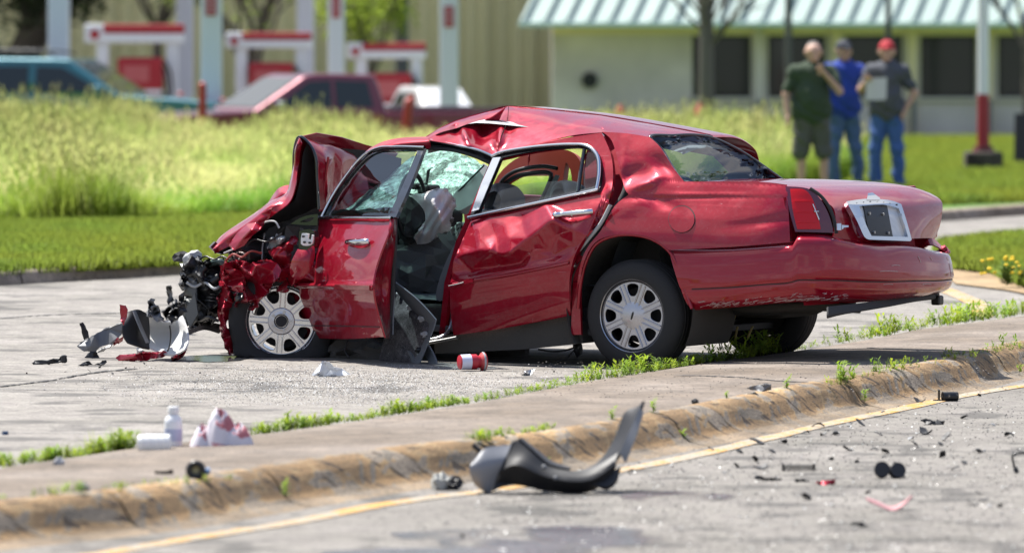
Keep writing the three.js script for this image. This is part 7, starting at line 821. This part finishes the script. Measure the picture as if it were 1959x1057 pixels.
{ const t = gp('stained_cloth', 'crumpled white cloth with pink stains lying beside the bottle', 'cloth', 424, 861, 0.03), k = -t.position.z / K; const mk = (cx, w, h, sd) => { const g = gridGeo(26, 14, (s, v) => { const a = s * Math.PI * 2, rr2 = 1 - v, wob = 0.75 + 0.5 * fbm(Math.cos(a) * 2 + 5 + sd, Math.sin(a) * 2 + 5, 0, 3, sd); return V(cx * k + Math.cos(a) * w * k * rr2 * wob, h * k * (1 - Math.pow(1 - v, 2.4)) * (0.7 + 0.6 * fbm(Math.cos(a) * 3 + 7, v * 4 + Math.sin(a) * 3 + 7, 0, 3, sd + 3)) , Math.sin(a) * w * k * 0.8 * rr2 * wob); }); return g; };
  const cl = std(0.72, 0.70, 0.72, 0.9, { map: tex(256, 256, (u, v) => { const a = fbm(u * 5, v * 5, 5, 4, 501); return a > 0.56 ? [0.82, 0.52, 0.54] : a > 0.5 ? [0.92, 0.74, 0.76] : [0.95, 0.94, 0.96]; }, true, 1, 1) }); obj('fold', mk(-36, 30, 44, 3), cl, t); obj('fold', mk(-2, 34, 72, 9), cl, t); obj('fold', mk(30, 36, 46, 15), cl, t); }
{ const t = gp('rubber_ring', 'black rubber ring standing on edge on the median', 'ring', 374, 918, YI), k = -t.position.z / K; obj('ring', new THREE.TorusGeometry(13 * k, 6.5 * k, 14, 36).translate(0, 19 * k, 0), M.black, t); obj('web', new THREE.CylinderGeometry(9 * k, 9 * k, 0.02, 20).rotateX(Math.PI / 2).translate(0, 19 * k, -0.012), std(0.32, 0.30, 0.18, 0.8), t); obj('blue_boss', new THREE.CylinderGeometry(6 * k, 7 * k, 14 * k, 14).rotateZ(Math.PI / 2).translate(20 * k, 17 * k, -0.01), std(0.1, 0.2, 0.38, 0.5), t); }
shardBox('broken_stick', 'dark broken stick lying left of the rubber ring', 315, 907, YI, [[295, 902, 1], [312, 900, 1], [330, 898, 1], [330, 907, 1], [312, 907, 1], [296, 906, 1]], std(0.05, 0.04, 0.03, 0.8), null, 0.03);
{ const stone = (px, py, y, r, label, c) => { const t = gp('stone', label, 'stone', px, py, y), k = -t.position.z / K; obj('rock', lump(r * k, 2, 0.22, px, 1.1, 0.9, 0.9).translate(0, r * k * 0.8, 0), std(c, c, c * 1.02, 0.9), t); obj('chip', lump(r * k * 0.3, 1, 0.3, px + 1).translate(r * k * 1.3, r * k * 0.2, 0.02), std(c, c, c, 0.9), t); }; stone(160, 940, YI, 10, 'dark grey stone on the median at the left', 0.2); stone(112, 892, 0.04, 10, 'pale stone beside the joint weeds at the left', 0.42); stone(1330, 772, YI, 6, 'small dark brown clod on the median right of the liner tip', 0.06); }
{ const t = gp('bottle_cap', 'small blue cap lying on the far road at the left edge', 'cap', 9, 831, 0), k = -t.position.z / K; obj('lid', new THREE.CylinderGeometry(6 * k, 6 * k, 6 * k, 16).translate(0, 3.5 * k, 0), std(0.02, 0.06, 0.14, 0.5), t); obj('rim', new THREE.TorusGeometry(6 * k, 0.8 * k, 6, 16).rotateX(Math.PI / 2).translate(0, 1 * k, 0), std(0.02, 0.06, 0.14, 0.5), t); }
{ const t = gp('clear_wrap', 'crumpled clear plastic wrap on the road below the open door', 'plastic wrap', 630, 720, 0); obj('film', sheetOn(t, [[595, 717, 1], [606, 704, 1], [616, 690, 1], [630, 692, 1], [638, 702, 1], [654, 705, 1], [670, 716, 1], [646, 719, 1], [620, 720, 1]], 0.14, 23, { n: 16, thick: 0.002, L: 4, r: 1.2 }), phy(0.75, 0.77, 0.8, 0.3, { transmission: 0.45 }), t); }
{ const t = gp('shiny_scrap', 'crumpled foil scrap on the road left of the rear wheel', 'scrap', 1012, 718, 0); obj('foil', sheetOn(t, [[996, 717, 1], [1006, 708, 1], [1016, 706, 1], [1024, 704, 1], [1018, 714, 1], [1014, 719, 1]], 0.1, 25, { n: 10, thick: 0.003, L: 4, r: 1 }), std(0.7, 0.7, 0.7, 0.3, { metalness: 0.7 }), t); }
{ const t = gp('red_cup', 'red cup with white band lying on its side under the rear door', 'cup', 905, 709, 0), k = -t.position.z / K, L = (p) => new THREE.LatheGeometry(p.map(([a, b]) => new THREE.Vector2(a * k, b * k)), 28).rotateZ(-Math.PI / 2).rotateY(0.35).translate(-4 * k, 17 * k, 0), red = std(0.40, 0.015, 0.03, 0.4); obj('cup_body', L([[0, -24], [13, -24], [14, -20], [15, 10], [12, 12], [12, 18]]), red, t); obj('white_band', L([[14.4, -22], [15, -2]]), std(0.6, 0.62, 0.75, 0.5), t); obj('lid', L([[11, 17], [18, 22], [18.5, 26], [16, 29], [0, 29]]), std(0.45, 0.06, 0.06, 0.4), t); obj('lid_rim', L([[18.6, 21.5], [19, 24], [18.2, 26]]), M.greyLt, t); }
// near road
{ const t = gp('black_canister', 'small black cylinder lying on the gutter with its bracket', 'car part', 1812, 767, YN), k = -t.position.z / K; obj('cylinder', new THREE.CylinderGeometry(9 * k, 9 * k, 30 * k, 24).rotateZ(Math.PI / 2).rotateY(0.3).translate(6 * k, 9 * k, 0), M.black, t); obj('bracket', box(0.012, 22 * k, 0.04, -15 * k, 11 * k, 0, 0.003), M.black, t); obj('foot', box(20 * k, 0.008, 0.03, -16 * k, 0.006, 0, 0.002), M.black, t); }
{ const t = gp('bellows_part', 'pair of round black discs joined together on the near road', 'car part', 1702, 914, YN), k = -t.position.z / K; obj('disc', new THREE.CylinderGeometry(15 * k, 15 * k, 16 * k, 28).rotateX(Math.PI / 2 - 0.25).translate(-14 * k, 16 * k, 0), M.plast, t); obj('disc', new THREE.CylinderGeometry(15 * k, 15 * k, 16 * k, 28).rotateX(Math.PI / 2 - 0.35).rotateY(0.3).translate(15 * k, 14 * k, 0.01), M.plast, t); obj('link', box(10 * k, 12 * k, 0.02, 0, 14 * k, 0, 0.005), M.plast, t); obj('tang', bar(V(24 * k, 10 * k, 0), V(29 * k, 1 * k, 0), 0.006), M.plast, t); }
{ const t = gp('curved_shard', 'curved pale pink painted shard lying hollow side up on the near road', 'shard', 1705, 976, YN), R = rel(t); obj('shard', surf([[[1658, 950, 0], [1680, 958, 0.03], [1706, 968, 0.05], [1730, 958, 0.04], [1744, 946, 0.02]], [[1662, 956, -0.02], [1684, 966, -0.03], [1708, 975, -0.03], [1728, 966, -0.01], [1744, 948, 0]]].map((r) => r.map(([a, b, d]) => R(a, b, d))), 6, 4, { thick: 0.006 }), std(0.48, 0.24, 0.24, 0.4), t); }
{ const t = gp('coil_spring', 'dark coil spring lying on the near road', 'spring', 1528, 900, YN), k = -t.position.z / K, p = []; for (let i = 0; i <= 120; i++) { const a = i / 120; p.push(V(lerp(-28, 28, a) * k, 6 * k + 6 * k * Math.cos(a * 62.8), 6 * k * Math.sin(a * 62.8))); } obj('coil', tube(p, 1.1 * k, 220, 6), M.black, t); obj('end_cap', box(4 * k, 14 * k, 12 * k, 30 * k, 7 * k, 0, 0.003), M.black, t); obj('end_cap', box(4 * k, 14 * k, 12 * k, -30 * k, 7 * k, 0, 0.003), M.black, t); }
shardBox('trim_piece', 'flat dark red trim piece lying on the near road', 1580, 927, YN, [[1561, 924, 1], [1576, 919, 1], [1598, 915, 1], [1599, 925, 1], [1580, 928, 1]], M.paintDark, null, 0.05);
shardBox('trim_piece', 'long notched black trim piece left of the dark red piece', 1490, 919, YN, [[1440, 904, 1], [1452, 909, 1], [1470, 914, 1], [1496, 914, 1], [1494, 920, 1], [1462, 919, 1], [1446, 914, 1]], M.plast, null, 0.05);
shardBox('trim_piece', 'short black bar lying left of the dark red piece', 1535, 921, YN, [[1520, 917, 1], [1550, 919, 1], [1550, 923, 1], [1522, 921, 1]], M.plast, null, 0.03);
shardBox('arched_scrap', 'small arched black scrap in the near foreground', 1642, 1008, YN, [[1626, 1006, 1], [1634, 999, 0], [1648, 998, 0], [1659, 1005, 1], [1654, 1008, 1], [1640, 1004, 0]], M.plast, null, 0.04);
shardBox('plastic_strip', 'grey plastic strip lying on the median', 1455, 752, YI, [[1430, 742, 1], [1446, 737, 1], [1476, 735, 1], [1476, 745, 1], [1460, 749, 1], [1438, 746, 1]], M.plastG, null, 0.05);
shardBox('plastic_strip', 'black plastic scrap just below the grey strip on the median', 1446, 757, YI, [[1430, 752, 1], [1446, 750, 1], [1452, 755, 1], [1434, 757, 1]], M.plast, null, 0.03);
shardBox('wishbone_scrap', 'black leaf shaped pair of scraps beyond the joined discs', 1785, 812, YN, [[1762, 803, 1], [1772, 800, 0], [1786, 805, 0], [1796, 803, 0], [1807, 805, 1], [1806, 812, 1], [1790, 811, 0], [1774, 812, 0]], M.plast, null, 0.05);
{ const t = gp('bent_wire', 'bent black wire at the right edge of the near road', 'wire', 1945, 905, YN), R = rel(t); obj('strand', tube([R(1972, 866), R(1950, 866), R(1938, 872), R(1940, 885), R(1943, 901)], 0.006, 20), M.black, t); obj('end', lump(0.015, 1, 0.3, 3).translate(...Object.values(R(1945, 899)).slice(0, 3)), M.plast, t); }
// loose shards: every one an object
const spots = [[1155, 836 - 4, 9], [1562, 817, 12], [1625, 815, 10], [1645, 815, 12], [1600, 832, 10], [1575, 833, 8], [1450, 850, 13], [1540, 830, 9], [1475, 866, 10], [1446, 883, 10], [1458, 897, 13], [1500, 848, 9], [1682, 833, 8], [1742, 842, 10], [1748, 850, 8], [1810, 843, 14], [1800, 852, 8], [1624, 862, 11], [1695, 867, 11], [1675, 862, 8], [1752, 852, 6], [1805, 876, 12], [1875, 866, 11], [1772, 831, 14], [1845, 801, 8], [1930, 835, 13], [1830, 900, 12], [1872, 947, 8], [1885, 958, 9], [1863, 967, 10], [1915, 970, 8], [1893, 970, 8], [1845, 888, 10], [1712, 935, 9], [1660, 944, 8], [1545, 955, 14], [1375, 944 + 10, 6], [1365, 945, 6], [1320, 925, 6], [1410, 895, 8], [1390, 905, 6], [885, 1027, 7], [853, 1002, 6], [1210, 903, 8], [1360, 862, 9], [1285, 893, 7], [1415, 866, 9], [1760, 770, 10], [1875, 758, 6], [1900, 815, 7], [1690, 790, 6], [1465, 900, 8], [1640, 885, 7], [1590, 880, 7]];
const marks = [['joined black discs', 1702, 900], ['coil spring', 1528, 895], ['black canister', 1812, 757], ['pale pink shard', 1702, 960], ['dark red trim piece', 1580, 922], ['leaf shaped scraps', 1785, 806], ['bent wire', 1945, 885], ['arched scrap', 1642, 1003], ['notched trim piece', 1470, 913], ['upturned liner', 1070, 900], ['red cup', 905, 690], ['clear plastic wrap', 630, 708], ['domed scrap', 166, 696], ['long flat strip', 95, 692], ['torn bumper cover', 290, 640], ['rear wheel', 1200, 690]];
const shardLabel = (px, py, w, where) => { let best = marks[0], bd = 1e9; for (const m of marks) { const d = (px - m[1]) ** 2 + 3 * (py - m[2]) ** 2; if (d < bd) { bd = d; best = m; } } const dx = px - best[1], dy = py - best[2], far = Math.sqrt(bd), s = (w > 11 ? 'broad' : w > 8 ? 'small' : 'tiny') + ' black plastic shard ', dist = far > 150 ? 'far ' : far > 110 ? 'well ' : far > 70 ? 'a little ' : far > 40 ? 'close ' : 'just ', side = Math.abs(dx) > Math.abs(dy) * 2.2 ? (dx > 0 ? 'right of' : 'left of') : dy > 0 ? (dx > 0 ? 'below and right of' : 'below and left of') : (dx > 0 ? 'above and right of' : 'above and left of'); return s + dist + side + ' the ' + best[0]; };
const shardProto = [];
for (let v = 0; v < 6; v++) { const P = Array.from({ length: 6 }, (_, i) => { const a = i / 6 * 6.28, r = rr(0.5, 1.2); return [Math.cos(a) * r, Math.sin(a) * r * 0.6]; }), g = panel(P, (a, b) => V(a, 0.22 + 0.35 * Math.sin(a * 2 + v) * (0.4 + hash(v, 2, 1)) + (b + 0.6) * 0.2, b), { L: 0.6, sharp: true, thick: 0.12, e: 0.02 }); g.computeBoundingBox(); g.translate(0, -g.boundingBox.min.y, 0); shardProto.push(g); }
spots.forEach(([px, py, w], i) => { const q = G(px, py, YN), k = -q.z / K, o = obj('plastic_shard', shardProto[i % 6], i % 9 === 4 ? M.plastG : M.plast); o.position.copy(q).setY(YN + 0.001); o.rotation.y = rr(0, 6.28); o.scale.setScalar(w * k * 1.2); tag(o, shardLabel(px, py, w, 'near road'), 'shard', 'black shards on the near road'); });
const spots2 = [[125, 712, 6], [170, 712, 9], [190, 704, 8], [215, 716, 7], [200, 746, 6], [370, 732, 6], [344, 735, 6], [362, 711, 5], [382, 714, 6], [50, 715, 6], [265, 722, 6], [640, 718, 5], [1060, 712, 7], [275, 697, 6], [240, 705, 7]];
spots2.forEach(([px, py, w], i) => { const q = G(px, py, 0), k = -q.z / K, o = obj('plastic_shard', shardProto[(i + 2) % 6], M.plast); o.position.copy(q).setY(0.001); o.rotation.y = rr(0, 6.28); o.scale.setScalar(w * k * 0.62); tag(o, shardLabel(px, py, w, 'far road'), 'shard', 'black shards on the far road'); });
{ const same = new Map(); for (const o of scene.children) if (o.name.startsWith('plastic_shard')) { const l = o.userData.label; same.set(l, [...(same.get(l) ?? []), o]); }
  for (const v of same.values()) if (v.length > 1) v.sort((a, b) => b.position.z - a.position.z).forEach((o, i) => { o.userData.label += v.length === 2 ? [', the nearer', ', the farther'][i] : [', the nearest', ', the middle', ', the farthest'][Math.min(i, 2)]; }); }
const crumb = (() => { const g = new THREE.TetrahedronGeometry(1, 0); g.scale(1, 0.5, 1); g.translate(0, 0.35, 0); return g; })();
const spread = (n, x0, x1, y0, y1, y, s0, s1) => () => { const q = G(rr(x0, x1), rr(y0, y1), y); return [q.x, y, q.z, rr(s0, s1)]; };
const cc = () => { const k = rr(0.02, 0.1); return rnd() < 0.14 ? [0.6, 0.62, 0.6] : [k, k, k]; };
tag(scatter('glass_crumbs', crumb, std(1, 1, 1, 0.4), 3600, spread(0, 900, 2000, 770, 1060, YN, 0.002, 0.009), cc), 'glass and plastic crumbs strewn over the near road', 'debris', null, 'stuff');
tag(scatter('gravel', crumb, std(1, 1, 1, 0.6), 9000, (() => { return () => { const px = 640 + (rnd() + rnd() + rnd() - 1.5) * 420, q = G(px, 735 + (rnd() + rnd() - 1) * 45, 0); return [q.x, 0, q.z, rr(0.002, 0.006)]; }; })(), () => { const k = rnd() < 0.6 ? rr(0.03, 0.12) : rr(0.4, 0.7); return [k, k, k]; }), 'dark absorbent gravel strewn on the road before the wreck', 'gravel', null, 'stuff');
tag(scatter('grit', crumb, std(1, 1, 1, 0.7), 4200, spread(0, 700, 2000, 760, 1060, YN, 0.002, 0.007), () => { const k = rr(0.02, 0.09); return [k, k, k]; }), 'fine dark grit strewn over the near road', 'grit', null, 'stuff');
tag(scatter('gravel', crumb, std(1, 1, 1, 0.7), 500, spread(0, 1000, 1960, 690, 760, YI, 0.003, 0.008), () => { const k = rr(0.03, 0.2); return [k, k * 0.9, k * 0.8]; }), 'dark grit strewn on the median slab', 'gravel', null, 'stuff');
// fluids, cracks, joints and one painted shadow line
const blob = (cx, cy, rx, ry, y, sd) => { const P = []; for (let i = 0; i < 60; i++) { const a = i / 60 * 6.283, r = 0.7 + 0.6 * fbm(Math.cos(a) * 2 + 9, Math.sin(a) * 2 + 9, 0, 3, sd), q = G(cx + Math.cos(a) * rx * r, cy + Math.sin(a) * ry * r, y); P.push([q.x, q.z]); } return flat(P, y + 0.003); };
M.wet = phy(0.06, 0.062, 0.068, 0.06); M.damp = phy(0.27, 0.28, 0.305, 0.24, { map: concreteT, transparent: true, alphaMap: tex(512, 512, (u, v) => g3(0.8 * sstep(0.36, 0.6, fbm(u * 8, v * 8, 8, 5, 601))), false, 0.35, 0.12) });
struct('puddle', blob(400, 686, 66, 6, 0, 3), M.wet); struct('puddle', blob(1030, 1028, 250, 22, YN, 7), M.damp); struct('puddle', blob(860, 1066, 260, 20, YN, 11), M.damp); struct('puddle', blob(1290, 950, 110, 8, YN, 13), M.damp);
const crack = (pts, y, w) => { const c = new THREE.CatmullRomCurve3(pts.map(([a, b]) => G(a, b, y))); return gridGeo(80, 1, (s, v) => { const q = c.getPointAt(s), ww = w * (0.4 + 1.2 * vnoise(s * 60, 3, 0, 4)); return V(q.x + (vnoise(s * 40, 1, 0, 9) - 0.5) * 0.03, y + 0.005, q.z + (v - 0.5) * ww); }); };
struct('crack', crack([[-10, 741], [60, 733], [130, 722], [190, 712], [260, 706]], 0, 0.10), M.blackMatt); struct('road_joint', crack([[-10, 610], [110, 602], [240, 599], [400, 594]], 0, 0.10), std(0.09, 0.088, 0.085, 0.9)); struct('road_joint', crack([[-10, 745], [200, 747], [420, 744], [640, 742]], 0, 0.03), std(0.12, 0.12, 0.12, 0.9)); struct('road_joint', crack([[0, 828], [140, 829], [260, 830]], 0, 0.02), std(0.15, 0.15, 0.15, 0.9)); struct('joint_and_shadow_line', crack([[1290, 718], [1400, 722], [1500, 730], [1572, 733]], YI - 0.002, 0.06), M.blackMatt); struct('joint_and_shadow_line', crack([[1660, 666], [1760, 672], [1840, 676]], YI - 0.004, 0.06), M.blackMatt);  // the last strip draws the edge of the car shadow in black on the slab
renderer.render(scene, camera);
